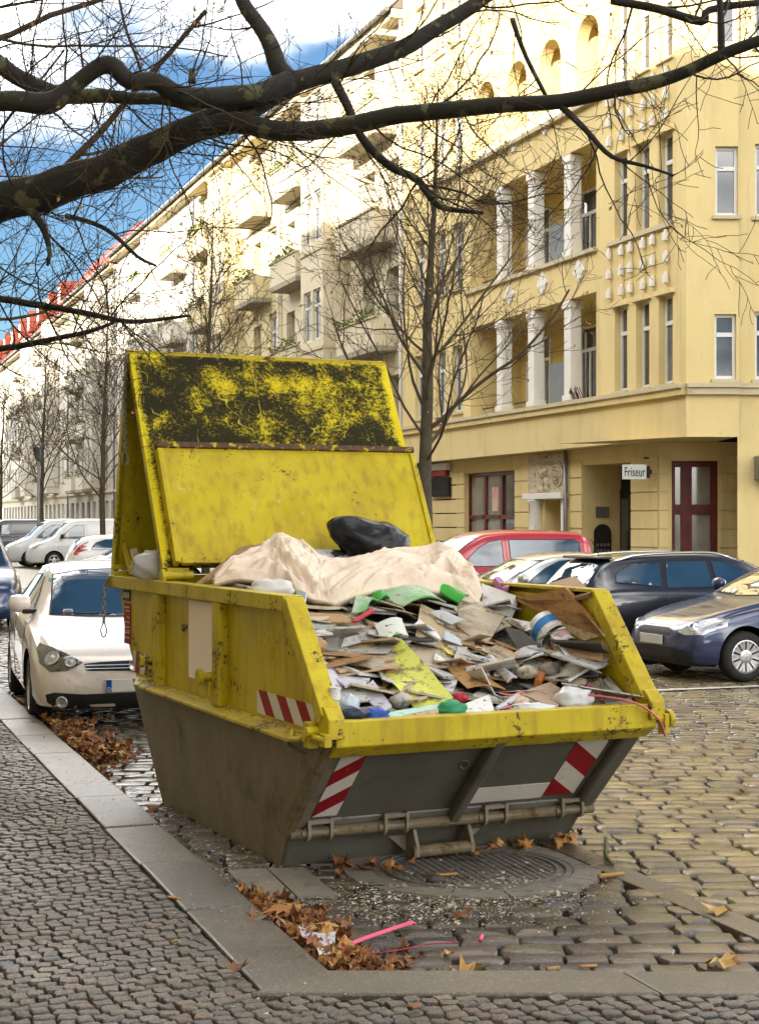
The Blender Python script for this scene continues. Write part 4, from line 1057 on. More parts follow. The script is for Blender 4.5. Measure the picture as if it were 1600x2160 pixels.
house('cream_terrace_house', 'off-white terraced house with a bay, third beyond the corner house', S0 + 31.1, 23.0, RF + .1, CR3, M_ROOF, 7, bays=((7.0, 10.0),), balc=((2.4, 5.6), (11.5, 14.6)), parapet=CR3, detail=1)
house('red_roofed_house', 'grey-white house with red roof far down the street', S0 + 54.15, 20.0, RF + .1, CR4, M_ROOFR, 8, bays=((4, 7),), balc=((9, 12), (14, 17)), parapet=CR3, detail=1, eave=19.0, steep=True)
house('red_roofed_house', 'farthest pale house with red roof at the left edge', S0 + 74.2, 76.0, RF + .1, CR3, M_ROOFR, 9, bays=((6, 9), (20, 23)), balc=((12, 15), (28, 31)), parapet=CR4, detail=1, eave=18.2, steep=True)
# the row on the near side, behind the camera's left shoulder, that keeps the street in shade
for i, (s0, L, c) in enumerate(((-75, 34, CR2), (-40.9, 30, CR3), (-10.8, 34, CR2), (23.3, 34, CR1), (57.4, 40, CR3), (97.5, 50, CR2))):
    house('near_side_house', ('yellow house row behind the camera', 'off-white house behind the camera', 'yellow house to the left of the camera', 'cream house left of the pavement out of frame', 'off-white house farther along the near pavement', 'far yellow house of the near side row')[i], s0, L, -5.2, c, M_ROOF, 40 + i, left=True, detail=0, n=3, ground=4.5, fl=4.2, eave=18.6)
# ================================================================== trees
M_BARK = mk('bark_grey', (0.055, 0.045, 0.03), (0.085, 0.07, 0.045), 6, .9, layers=[((0.10, 0.10, 0.05), 5, .58, .72)], bump=.5, bscale=60)
def plane_bark():
    m, t, b = NT('plane_bark')
    c = n_mix(t, n_range(t, n_noise(t, 5), .3, .7), (0.008, 0.006, 0.0035), (0.018, 0.0155, 0.0065))
    c = n_mix(t, n_range(t, n_noise(t, 7, 3, .5, seed=5), .60, .64), c, (0.075, 0.072, 0.03))
    _set(t, b.inputs['Base Color'], c); b.inputs['Roughness'].default_value = .85; n_bump(t, b, n_noise(t, 40, 6), .5); return m
M_PLANE = plane_bark()
M_TWIG = mk('twigs', (0.030, 0.020, 0.011), (0.065, 0.046, 0.024), 4, .85)
M_TWIGL = mk('twigs_pale', (0.060, 0.044, 0.026), (0.10, 0.075, 0.045), 4, .85)
M_DLEAF = mk('dry_leaf', (0.22, 0.10, 0.025), (0.30, 0.17, 0.05), 5, .7)
def rvec(r): return Vector((r.gauss(0, 1), r.gauss(0, 1), r.gauss(0, 1))).normalized()
def grow(out, p, d, L, rad, lvl, r, cfg, leaves=None):
    n = max(2, min(9, int(L / cfg['seg']) + 1)); pts = [p.copy()]; rads = [rad]
    end = rad * (.42 if lvl > 0 else .45)
    for i in range(n):
        d = (d + rvec(r) * cfg['wob'] + Vector((0, 0, cfg['up'] if lvl else cfg['up'] * .5))).normalized()
        p = p + d * (L / n); pts.append(p.copy()); rads.append(max(cfg['min'], rad + (end - rad) * (i + 1) / n))
    out.append((pts, rads))
    if leaves is not None and lvl <= 1 and r.random() < cfg.get('leaf', 0): leaves.append(pts[-1])
    if lvl <= 0: return
    k = cfg['kids'][min(lvl, len(cfg['kids']) - 1)]
    k = max(1, int(round(k * r.uniform(.75, 1.3))))
    ph = r.uniform(0, 6.28)
    for c in range(k):
        t = cfg['t0'] + (1 - cfg['t0']) * (c + r.random()) / k
        i = min(n - 1, int(t * n)); f = t * n - i; q = pts[i].lerp(pts[i+1], f); ax = (pts[i+1] - pts[i]).normalized()
        s = ax.orthogonal().normalized(); ph += 2.4 + r.uniform(-.4, .4)
        s = Matrix.Rotation(ph, 3, ax) @ s; an = math.radians(r.uniform(*cfg['ang']))
        dd = ax * math.cos(an) + s * math.sin(an)
        ro = (rads[i] + (rads[i+1] - rads[i]) * f)
        grow(out, q, dd, L * r.uniform(*cfg['len']) * (1.15 - .45 * t), max(cfg['min'], ro * r.uniform(.45, .65)), lvl - 1, r, cfg, leaves)
def branch_mesh(b, br):
    for pts, rads in br:
        m = max(rads); n = 8 if m > .05 else 6 if m > .022 else 4 if m > .009 else 3
        b.tube(pts, rads, n, cap=False)
def leaf_bits(b, ps, r, s=.05):
    for p in ps:
        d = rvec(r); e = d.orthogonal().normalized()
        b.add([p, p + d * s * .5 + e * s * .4, p + d * s, p + d * s * .5 - e * s * .4], [(0, 1, 2, 3)], 1)
def street_tree(label, S, R, h, seed, lvl=4, dens=1.0, group='bare street trees along the parked cars', tr=.10, minr=.004):
    r = random.Random(seed); root = empty('street_tree', SR(S, R))
    tag(root, label, 'tree', group)
    # trunk and leaders
    tp = [Vector((0, 0, -.1)), Vector((.02, 0, 1.2)), Vector((-.02, .03, 2.6)), Vector((.03, 0, 4.0)), Vector((.02, .05, 5.2)), Vector((.14, .02, h * .78)), Vector((.20, .0, h))]
    rd = [tr * 1.25, tr, tr * .92, tr * .8, tr * .62, tr * .34, tr * .08]
    b = MB(); b.tube(tp, rd, 12); b.build('trunk', M_BARK, root, smooth=True, recalc=False)
    out = []; lv = []
    cfg = dict(seg=.22, wob=.13, up=.045, min=minr, kids=[0, 3.6 * dens, 4.6 * dens, 5.5 * dens, 6], t0=.18, ang=(24, 58), len=(.38, .62), leaf=.10)
    nb = 30; ph = 0
    for i in range(nb):
        t = (i + r.random()) / nb; z = 2.5 + (h - 3.0) * t
        k = 0
        for j in range(len(tp) - 1):
            if tp[j].z <= z <= tp[j+1].z: k = j
        f = (z - tp[k].z) / (tp[k+1].z - tp[k].z); q = tp[k].lerp(tp[k+1], f); rr_ = rd[k] + (rd[k+1] - rd[k]) * f
        ph += 2.4 + r.uniform(-.5, .5); el = math.radians(r.uniform(28, 52) + 18 * t)
        d = Vector((math.cos(ph) * math.cos(el), math.sin(ph) * math.cos(el), math.sin(el)))
        L = (2.9 * (1 - t) ** .8 + .7) * r.uniform(.75, 1.12)
        grow(out, q, d, L, max(.008, rr_ * r.uniform(.24, .38)), lvl - 1, r, cfg, lv)
    b = MB(); branch_mesh(b, out); leaf_bits(b, lv, r, .055)
    b.build('crown', [M_TWIGL, M_DLEAF], root, smooth=True, recalc=False)
    return root
street_tree('bare street tree with forking trunk just behind the skip, before the ochre house', 23.9, 9.4, 9.0, 3, 4, 1.0, tr=.115)
street_tree('bare tree whose top shows above the raised skip lid', 39.1, 9.4, 9.6, 4, 4, .9, minr=.006)
street_tree('bare tree left of the skip lid before the pale houses', 54.0, 9.4, 9.4, 5, 4, .8, minr=.008)
street_tree('bare tree near the left edge above the parked cars', 69.0, 9.4, 9.4, 6, 4, .75, minr=.009)
street_tree('bare tree farthest down the street at the left edge', 84.5, 9.4, 9.2, 7, 3, 1.0, minr=.011)

# ---- the plane tree whose boughs hang across the top of the picture
pl_base = SR(9.6, .25, .05)
plane = empty('plane_tree', pl_base); tag(plane, 'big plane tree with mottled boughs reaching across the top', 'tree', 'plane trees on the near pavement')
r = random.Random(31)
def LP(px, py, Y): return P(px, py, Y) - pl_base
crotch = Vector((0, 0, 2.9))
b = MB(); b.tube([Vector((0, 0, -.2)), Vector((0, 0, .3)), Vector((.03, .02, 1.6)), crotch, Vector((.05, .05, 4.2)), Vector((.0, .2, 6.5)), Vector((-.3, .3, 9.5))], [.36, .29, .25, .24, .20, .15, .05], 14); b.build('trunk', M_PLANE, plane, smooth=True, recalc=False)
def smooth_path(pts, rads, sub=4):
    P_, R_ = [], []
    n = len(pts)
    for i in range(n - 1):
        p0, p1, p2, p3 = pts[max(i-1, 0)], pts[i], pts[i+1], pts[min(i+2, n-1)]
        for k in range(sub):
            t = k / sub
            P_.append(.5 * ((2*p1) + (p2 - p0)*t + (2*p0 - 5*p1 + 4*p2 - p3)*t*t + (3*p1 - p0 - 3*p2 + p3)*t**3)); R_.append(rads[i] + (rads[i+1] - rads[i]) * t)
    P_.append(pts[-1]); R_.append(rads[-1]); return P_, R_
limbs = []
def limb(pix, root_pts=(), name='limb'):
    """pix: (px, py, Y, width in photograph px)"""
    pts = [Vector(q[0]) for q in root_pts] + [LP(a, c, Y) for a, c, Y, w_ in pix]
    rads = [q[1] for q in root_pts] + [w_ * .5 * Y / FPX for a, c, Y, w_ in pix]
    pts, rads = smooth_path(pts, rads)
    rads = [q * (1 + .10 * mnoise.noise(p * 3.1)) for p, q in zip(pts, rads)]
    pts = [p + Vector((mnoise.noise(p * 4 + Vector((5, 0, 0))), 0, mnoise.noise(p * 4 + Vector((0, 9, 0))))) * q * .35 for p, q in zip(pts, rads)]
    b = MB(); b.tube(pts, rads, 10); b.build(name, M_PLANE, plane, smooth=True, recalc=False)
    limbs.append((pts, rads)); return pts, rads
limb([(-120, 500, 9.7, 96), (0, 430, 9.5, 84), (130, 392, 9.4, 78), (300, 322, 9.3, 70), (400, 268, 9.2, 62), (470, 243, 9.2, 56), (540, 215, 9.25, 50), (620, 175, 9.3, 48), (720, 145, 9.4, 42), (820, 112, 9.5, 38), (900, 72, 9.6, 34), (1000, 10, 9.7, 30), (1090, -50, 9.8, 26)], [(crotch - Vector((0, 0, .3)), .2), (crotch + Vector((.25, -.1, .2)), .17)])
limb([(400, 268, 9.2, 50), (500, 262, 9.1, 46), (600, 275, 9.0, 42), (700, 268, 8.9, 40), (800, 250, 8.8, 37), (900, 235, 8.7, 35), (1050, 222, 8.6, 33), (1180, 214, 8.5, 31), (1300, 192, 8.4, 29), (1420, 158, 8.3, 27), (1520, 115, 8.2, 25), (1640, 75, 8.1, 23)])
limb([(-130, 250, 8.9, 46), (0, 215, 8.8, 42), (105, 214, 8.8, 46), (150, 185, 8.8, 36), (200, 143, 8.8, 36), (235, 138, 8.8, 40), (275, 172, 8.8, 38), (330, 172, 8.85, 38), (380, 200, 8.9, 40), (470, 205, 9.0, 42), (540, 198, 9.1, 44), (610, 172, 9.25, 46)], [(Vector((.0, .1, 4.0)), .15)])
limb([(-120, 40, 10.4, 40), (0, 135, 10.2, 38), (60, 178, 10.1, 36), (130, 198, 10.0, 34), (250, 203, 9.8, 28), (350, 210, 9.6, 26), (430, 230, 9.4, 26), (470, 244, 9.25, 26)], [(Vector((.0, .2, 5.4)), .14)])
limb([(618, 172, 9.3, 46), (592, 145, 9.35, 42), (570, 95, 9.4, 36), (540, 45, 9.5, 32), (505, -10, 9.6, 30), (490, -60, 9.7, 28)])
limb([(700, 155, 9.4, 22), (728, 215, 9.2, 20), (760, 285, 9.1, 19), (820, 350, 9.0, 18), (880, 378, 8.95, 17), (915, 425, 8.9, 15), (945, 440, 8.9, 13), (1020, 448, 8.85, 7)])
limb([(1180, 222, 8.5, 15), (1235, 275, 8.4, 12), (1290, 330, 8.35, 10), (1360, 350, 8.3, 7), (1420, 370, 8.2, 5)])
limb([(1290, 0, 8.6, 16), (1390, 20, 8.5, 18), (1480, 45, 8.4, 20), (1495, 20, 8.4, 16), (1600, 5, 8.4, 14)])
limb([(1520, 110, 8.2, 16), (1520, 50, 8.2, 14), (1515, -20, 8.2, 12)])
limb([(-60, 620, 10.5, 16), (60, 640, 10.4, 15), (180, 660, 10.3, 13), (280, 678, 10.2, 10), (400, 665, 10.1, 6)])
limb([(-60, 745, 10.8, 14), (60, 725, 10.7, 13), (180, 700, 10.6, 10), (240, 680, 10.5, 6)])
limb([(60, 440, 9.4, 20), (90, 480, 9.4, 16), (105, 530, 9.4, 10), (100, 560, 9.4, 6)])
limb([(140, 455, 9.3, 12), (220, 480, 9.2, 10), (290, 540, 9.1, 8), (330, 560, 9.1, 5)])
limb([(1080, 40, 9.6, 12), (1110, 120, 9.5, 10), (1150, 200, 9.4, 8)])
limb([(405, 175, 9.0, 18), (405, 145, 9.0, 12)], name='stub')
out = []; lv = []
cfg = dict(seg=.075, wob=.25, up=.03, min=.0019, kids=[0, 3.5, 4.2, 4.5, 5], t0=.12, ang=(25, 70), len=(.42, .68), leaf=.06)
for li, (pts, rads) in enumerate(limbs):
    n = len(pts); Ls = sum((pts[i+1] - pts[i]).length for i in range(n - 1))
    cnt = int(Ls * (5.6 if li < 5 else 8)) + 2
    for c in range(cnt):
        i = r.randrange(1, n - 1); ax = (pts[i+1] - pts[i]).normalized(); s = Matrix.Rotation(r.uniform(0, 6.28), 3, ax) @ ax.orthogonal().normalized()
        an = math.radians(r.uniform(35, 80)); d = ax * math.cos(an) + s * math.sin(an)
        if pts[i].x + pl_base.x > .25 and pts[i].z + pl_base.z > 3.6 and r.random() < .35: continue
        grow(out, pts[i], d, r.uniform(.35, 1.15), min(rads[i] * .4, r.uniform(.0045, .009)), 2, r, cfg, lv)
b = MB(); branch_mesh(b, out); leaf_bits(b, lv, r, .03); b.build('twigs', [M_TWIG, M_DLEAF], plane, smooth=True, recalc=False)['kind'] = 'stuff'
# ---- two more planes farther along the near pavement, crowns entering from the left
def big_tree(label, S, R, seed, h=13.0):
    r = random.Random(seed); base = SR(S, R, .05); root = empty('plane_tree', base); tag(root, label, 'tree', 'plane trees on the near pavement')
    tp = [Vector((0, 0, -.2)), Vector((0, 0, 1.5)), Vector((.05, 0, 3.2)), Vector((.1, .1, 5.0)), Vector((0, .2, 7.5)), Vector((.1, .1, h))]
    b = MB(); b.tube(tp, [.3, .24, .21, .17, .12, .03], 12); b.build('trunk', M_PLANE, root, smooth=True, recalc=False)
    out = []; lv = []; cfg = dict(seg=.3, wob=.17, up=.02, min=.0042, kids=[0, 4.2, 4.8, 5.5, 6.0], t0=.2, ang=(28, 62), len=(.42, .64), leaf=.05)
    ph = 0
    for i in range(22):
        t = (i + r.random()) / 22; z = 3.0 + (h - 3.6) * t; ph += 2.4 + r.uniform(-.4, .4); el = math.radians(r.uniform(10, 40) + 20 * t)
        d = Vector((math.cos(ph) * math.cos(el), math.sin(ph) * math.cos(el), math.sin(el)))
        w3 = SR(0, 1); 
        if d.x * w3.x + d.y * w3.y < -.35 or r.random() < .12: continue          # trimmed back from the house side
        grow(out, Vector((.05, .08, z)), d, (6.0 * (1 - t) ** .7 + 1.2) * r.uniform(.8, 1.1), .075 * (1 - .6 * t), 3, r, cfg, lv)
    b = MB(); branch_mesh(b, out); leaf_bits(b, lv, r, .05); b.build('crown', [M_TWIG, M_DLEAF], root, smooth=True, recalc=False)
big_tree('plane tree whose fine twigs enter from the upper left edge', 21.0, .3, 51)
big_tree('plane tree with a twiggy crown filling the sky at far left', 33.5, .3, 52)
# ================================================================== parked cars
def paint(name, c, flake=.0):
    m, t, b = NT(name); b.inputs['Base Color'].default_value = (*c, 1); b.inputs['Roughness'].default_value = .32
    b.inputs['Metallic'].default_value = flake; b.inputs['Coat Weight'].default_value = 1.0; b.inputs['Coat Roughness'].default_value = .03
    c2 = n_mix(t, n_range(t, n_noise(t, 9, 6, .7, mode='obj'), .45, .8, 0, .35), c, tuple(x * .6 + .02 for x in c)); _set(t, b.inputs['Base Color'], c2)
    return m
M_CGLASS = glass('car_glass', (0.012, 0.030, 0.052), .02)  # blue base colour stands in for the reflected sky
M_TYRE = mk('tyre_rubber', (0.018, 0.018, 0.018), (0.03, .029, .027), 20, .75)
M_PLAST = mk('black_plastic', (0.016, 0.016, 0.017), (0.024, .024, .025), 10, .5)
M_WELL = mk('wheel_well', (0.006, 0.006, 0.006), None, 1, .9)
M_ALLOY = mk('alloy', (0.46, 0.46, 0.45), (0.38, .38, .37), 10, .3, .85)
M_CHROME = mk('chrome', (0.72, .72, .72), None, 1, .12, 1.0)
M_LAMP = mk('lamp_clear', (0.30, 0.31, 0.32), (0.42, .43, .44), 25, .08, .2, spec=.9, coat=1)
M_LAMPD = mk('lamp_dark', (0.035, 0.032, 0.03), (0.06, .055, .05), 20, .06, .2, spec=.9, coat=1)
M_TAIL = mk('tail_lamp', (0.40, 0.012, 0.012), (0.30, .01, .01), 20, .1, coat=1)
M_PLATE = mk('number_plate', (0.62, 0.60, 0.56), None, 1, .45)
M_EUBLUE = mk('plate_blue', (0.010, 0.06, 0.32), None, 1, .45)
def curve(pts):
    xs = [p[0] for p in pts]; ys = [p[1] for p in pts]; n = len(pts)
    d = [(ys[i+1] - ys[i]) / (xs[i+1] - xs[i]) for i in range(n - 1)]
    m = [d[0]] + [0 if d[i-1] * d[i] <= 0 else 2 * d[i-1] * d[i] / (d[i-1] + d[i]) for i in range(1, n - 1)] + [d[-1]]
    def f(x):
        if x <= xs[0]: return ys[0]
        if x >= xs[-1]: return ys[-1]
        i = 0
        while x > xs[i+1]: i += 1
        h = xs[i+1] - xs[i]; t = (x - xs[i]) / h
        return ys[i]*(2*t**3 - 3*t**2 + 1) + h*m[i]*(t**3 - 2*t**2 + t) + ys[i+1]*(3*t**2 - 2*t**3) + h*m[i+1]*(t**3 - t**2)
    return f
def in_poly(p, poly):
    c = False; j = len(poly) - 1
    for i in range(len(poly)):
        a, b_ = poly[i], poly[j]
        if (a[1] > p[1]) != (b_[1] > p[1]) and p[0] < (b_[0] - a[0]) * (p[1] - a[1]) / (b_[1] - a[1]) + a[0]: c = not c
        j = i
    return c
class Car:
    def __init__(self, name, label, sp, loc, rz, group=None, cat='car'):
        self.sp = sp; self.root = empty(name, loc, rz); tag(self.root, label, cat, group or 'parked cars')
        L, Wd = sp['L'], sp['W']; self.L = L
        top, belt = curve(sp['top']), curve(sp['belt']); hw = curve([(x, y * Wd / 2) for x, y in sp['hw']]); rw = curve([(x, y * Wd / 2) for x, y in sp['rw']]); bot = curve(sp['bot'])
        xs = [0, .012, .03, .055, .085, .12, .16, .21]; x = .27
        while x < L - .26: xs.append(x); x += .07
        xs += [L - .21, L - .16, L - .12, L - .085, L - .055, L - .03, L - .012, L]
        secs = []
        for x in xs:
            T, B, h, q, o = top(x), belt(x), hw(x), rw(x), bot(x)
            B = min(B, T - .02); drop = max(.012, min(.10, .30 * (T - B))); te = T - drop; q = min(q, h * .97)
            lr = lambda a, b_, t: a + (b_ - a) * t
            secs.append([(0, o), (h*.80, o), (h*.94, o + .04), (h*.985, o + .12), (h, lr(o, B, .5)), (h*.992, lr(o, B, .78)), (h*.972, lr(o, B, .94)), (h*.945, B + .004),
                         (lr(h*.935, q, .18), lr(B, te, .16)), (lr(h*.935, q, .52), lr(B, te, .50)), (lr(h*.935, q, .80), lr(B, te, .80)), (q, te), (q*.95, lr(te, T, .42)), (q*.80, lr(te, T, .74)), (q*.5, lr(te, T, .94)), (0, T)])
        V, F = [], []; m = len(secs[0]); full = 2 * m - 2
        for x, s in zip(xs, secs):
            X = L / 2 - x
            ring = [(X, y, z) for y, z in s] + [(X, -y, z) for y, z in s[-2:0:-1]]
            V.extend(ring)
        for i in range(len(xs) - 1):
            for k in range(full): F.append((i*full + k, i*full + (k+1) % full, (i+1)*full + (k+1) % full, (i+1)*full + k))
        F.append(tuple(range(full))); F.append(tuple((len(xs)-1)*full + k for k in range(full - 1, -1, -1)))
        me = bpy.data.meshes.new('body'); me.from_pydata(V, [], F); me.materials.append(sp['paint']); me.materials.append(M_WELL)
        bm = bmesh.new(); bm.from_mesh(me); bmesh.ops.recalc_face_normals(bm, faces=bm.faces); bm.to_mesh(me); bm.free(); me.shade_smooth()
        tmp = bpy.data.objects.new('tmp_body', me); COL.objects.link(tmp)
        self.bvh = None
        # wheel arches
        r0 = sp['wr'] + .055; cut = MB()
        for xf in sp['axles']:
            X = L / 2 - xf
            for s in (-1, 1):
                M = Matrix.Translation((X, s * (Wd / 2 - .12), sp['wr'] + .01)) @ Matrix.Rotation(PI/2, 4, 'X')
                cut.lathe([(r0, -.3), (r0, .3)], 36, M)
        cm_ = cut.mesh('cutter', [sp['paint'], M_WELL]); 
        for p in cm_.polygons: p.material_index = 1
        co = bpy.data.objects.new('tmp_cut', cm_); COL.objects.link(co)
        md = tmp.modifiers.new('b', 'BOOLEAN'); md.object = co; md.operation = 'DIFFERENCE'; md.solver = 'EXACT'
        dg = bpy.context.evaluated_depsgraph_get(); dg.update()
        nm = bpy.data.meshes.new_from_object(tmp.evaluated_get(dg)); nm.name = 'body'
        self.bvh0 = BVHTree.FromPolygons([v.co.copy() for v in me.vertices], [tuple(p.vertices) for p in me.polygons])
        bpy.data.objects.remove(tmp); bpy.data.objects.remove(co)
        if len(nm.polygons) < 50: nm = me
        # flat faces of the cut stay black
        self.body = inst('body', nm, self.root)
        try:
            nm.set_sharp_from_angle(angle=math.radians(38))
        except Exception: pass
    def proj(self, u, v, ax):
        o, d = {'f': (Vector((9, u, v)), Vector((-1, 0, 0))), 'b': (Vector((-9, u, v)), Vector((1, 0, 0))), 'l': (Vector((u, 9, v)), Vector((0, -1, 0))), 'r': (Vector((u, -9, v)), Vector((0, 1, 0))), 't': (Vector((u, v, 9)), Vector((0, 0, -1)))}[ax]
        h = self.bvh0.ray_cast(o, d)
        if h[0] is None: return None
        n = h[1]
        if n.dot(d) > 0: n = -n
        return h[0], n
    def decal(self, name, poly, ax, mat, parent=None, off=.004, step=.05):
        """panel lying on the body; side views take u = distance from the front"""
        L = self.L
        if ax in 'lr': poly = [(L / 2 - u, v) for u, v in poly]
        if ax == 't': poly = [(L / 2 - u, v) for u, v in poly]
        pts = []; n = len(poly)
        for i in range(n):
            a, b_ = Vector(poly[i]), Vector(poly[(i+1) % n]); k = max(1, int((b_ - a).length / step))
            pts += [a.lerp(b_, j / k) for j in range(k)]
        nb = len(pts); edges = [(i, (i+1) % nb) for i in range(nb)]
        x0, x1 = min(p.x for p in pts), max(p.x for p in pts); y0, y1 = min(p.y for p in pts), max(p.y for p in pts)
        bp = [tuple(p) for p in pts]
        gx = x0 + step * .5
        while gx < x1:
            gy = y0 + step * .5
            while gy < y1:
                if in_poly((gx, gy), bp) and min((Vector((gx, gy)) - p).length for p in pts) > step * .45: pts.append(Vector((gx, gy)))
                gy += step
            gx += step
        res = delaunay_2d_cdt(pts, edges, [], 0, 1e-6); vs, _, fs = res[0], res[1], res[2]
        V = []; ok = []
        for p in vs:
            h = self.proj(p.x, p.y, ax)
            if h is None: V.append(None)
            else: V.append(h[0] + h[1] * off)
        F = []
        for f in fs:
            if any(V[i] is None for i in f): continue
            c = sum((vs[i] for i in f), Vector((0, 0))) / len(f)
            if in_poly((c.x, c.y), bp) and max((V[i] - V[j]).length for i in f for j in f) < step * 7: F.append(tuple(f))
        V = [v if v is not None else Vector((0, 0, .5)) for v in V]
        me = bpy.data.meshes.new(name); me.from_pydata([tuple(v) for v in V], [], F); me.materials.append(mat)
        bm = bmesh.new(); bm.from_mesh(me); bmesh.ops.delete(bm, geom=[v for v in bm.verts if not v.link_faces], context='VERTS')
        dirv = {'f': Vector((1,0,0)), 'b': Vector((-1,0,0)), 'l': Vector((0,1,0)), 'r': Vector((0,-1,0)), 't': Vector((0,0,1))}[ax]
        for f in bm.faces:
            f.normal_update()
            if f.normal.dot(dirv) < 0: f.normal_flip()
        bm.to_mesh(me); bm.free(); me.shade_smooth()
        return inst(name, me, parent or self.root)
    def both(self, name, poly, mat, off=.004, step=.05, only='lr'):
        return [self.decal(name, poly, s, mat, off=off, step=step) for s in only]
    def line(self, name, pts, ax, mat, w_=.006, off=.003, parent=None):
        L = self.L; P_ = []
        for (a, b_) in zip(pts, pts[1:]):
            k = max(1, int((Vector(a) - Vector(b_)).length / .06))
            for j in range(k):
                q = Vector(a).lerp(Vector(b_), j / k); P_.append(q)
        P_.append(Vector(pts[-1])); out = []
        for q in P_:
            h = self.proj(L / 2 - q.x if ax in 'lrt' else q.x, q.y, ax)
            if h: out.append(h[0] + h[1] * off * .2)
        if len(out) > 1:
            b = MB(); b.tube(out, w_ * .5, 5); return b.build(name, mat, parent or self.root, recalc=False)
    def wheels(self, style=10, hub=M_ALLOY):
        sp = self.sp; r_ = sp['wr']; tw = .10; rim = r_ * .66
        t = MB(); t.lathe([(rim, -tw), (rim + .03, -tw - .006), (r_ - .04, -tw), (r_ - .008, -tw * .72), (r_, -tw * .3), (r_, tw * .3), (r_ - .008, tw * .72), (r_ - .04, tw), (rim + .03, tw + .006), (rim, tw)], 36, Matrix.Rotation(PI/2, 4, 'X'), closed=False)
        tm = t.mesh('wheel', M_TYRE, smooth=True)
        k = MB(); M = Matrix.Rotation(PI/2, 4, 'X')
        k.lathe([(rim + .004, -tw * .95), (rim - .015, -tw * .98), (rim - .03, -tw * .7), (rim - .04, -tw * .2)], 32, M, closed=False)
        k.lathe([(.085, -tw * .55), (.08, -tw * .92), (.05, -tw * .97), (.005, -tw * .99)], 20, M, closed=False)
        for i in range(style):
            a = 2*PI*i/style; R_ = Matrix.Rotation(a, 4, 'Y')
            for s in ((-1, 1) if style > 8 else (0,)):
                wd = .016 if style > 8 else .03
                k.box(s*.021 - wd, s*.021 + wd, -0, 0, 0, 0) if False else None
                pts = [Vector((s*.024 - wd, tw*.86, .075)), Vector((s*.024 + wd, tw*.86, .075)), Vector((s*.030 + wd*1.15, tw*.90, rim - .02)), Vector((s*.030 - wd*1.15, tw*.90, rim - .02))]
                k.add([R_ @ p for p in pts] + [R_ @ (p - Vector((0, .03, 0))) for p in pts], [(0,1,2,3), (7,6,5,4), (0,4,5,1), (1,5,6,2), (2,6,7,3), (3,7,4,0)])
        km = k.mesh('rim', hub)
        dsk = MB(); dsk.lathe([(rim - .01, -tw*.25), (.01, -tw*.25)], 28, M, closed=False); dm = dsk.mesh('brake_disc', M_PLAST)
        for xf in sp['axles']:
            for s in (1, -1):
                w_ = inst('wheel', tm, self.root, (self.L/2 - xf, s * (sp['W']/2 - tw - .025), r_), (0, 0, 0 if s > 0 else PI))
                inst('rim', km, w_); inst('brake_disc', dm, w_)
    def mirror(self, xf, z, mat, s):
        h = self.proj(self.L/2 - xf, z, 'l' if s > 0 else 'r'); y = abs(h[0].y) if h else self.sp['W']/2
        b = MB(); X = self.L/2 - xf
        for i in range(1): b.lathe([(.03, -.11), (.075, -.09), (.088, 0), (.075, .08), (.03, .10)], 12, Matrix.Translation((X, s*(y + .13), z + .10)) @ Matrix.Scale(.75, 4, (1, 0, 0)) @ Matrix.Rotation(PI/2, 4, 'X'))
        o = b.build('mirror', mat, self.root, smooth=True)
        b = MB(); b.box(X - .05, X + .05, min(s*(y - .04), s*(y + .10)), max(s*(y - .04), s*(y + .10)), z + .0, z + .045); b.build('mirror_foot', M_PLAST, o, bevel=.01)
    def glaze(self):
        sp = self.sp
        if 'wind' in sp: self.decal('windscreen', sp['wind'], 'f', M_CGLASS, off=.005)
        if 'rear' in sp: self.decal('rear_window', sp['rear'], 'b', M_CGLASS, off=.005)
        for p in sp.get('side', ()): self.both('side_window', p, M_CGLASS, off=.005)
        for p in sp.get('seams', ()): 
            for s in 'lr': self.line('door_seam', p, s, M_WELL)
        if 'side' in sp:
            for p in sp['side']:
                for s in 'lr': self.line('window_trim', list(p) + [p[0]], s, M_PLAST, .018, .004)
        if 'wind' in sp: self.line('screen_trim', list(sp['wind']) + [sp['wind'][0]], 'f', M_PLAST, .02, .004)
    def rails(self, xf0, xf1, y, mat, bow=.05):
        for s in (-1, 1):
            pts = []
            for i in range(13):
                t = i / 12; xf = xf0 + (xf1 - xf0) * t; h = self.proj(self.L/2 - xf, s*y, 't'); 
                if h: pts.append(h[0] + Vector((0, 0, bow * min(1, 6*t, 6*(1-t)) - .005)))
            b = MB(); b.tube(pts, .017, 8); b.build('roof_rail', mat, self.root, smooth=True, recalc=False)
HW = lambda L: [(0, .60), (.03, .70), (.08, .80), (.16, .885), (.30, .945), (.6, .985), (1.2, 1.0), (L - 1.0, .99), (L - .35, .95), (L - .14, .89), (L - .05, .80), (L, .66)]
HEAD_S = A_STREET + PI; HEAD_OUT = TH + PI; HEAD_IN = TH
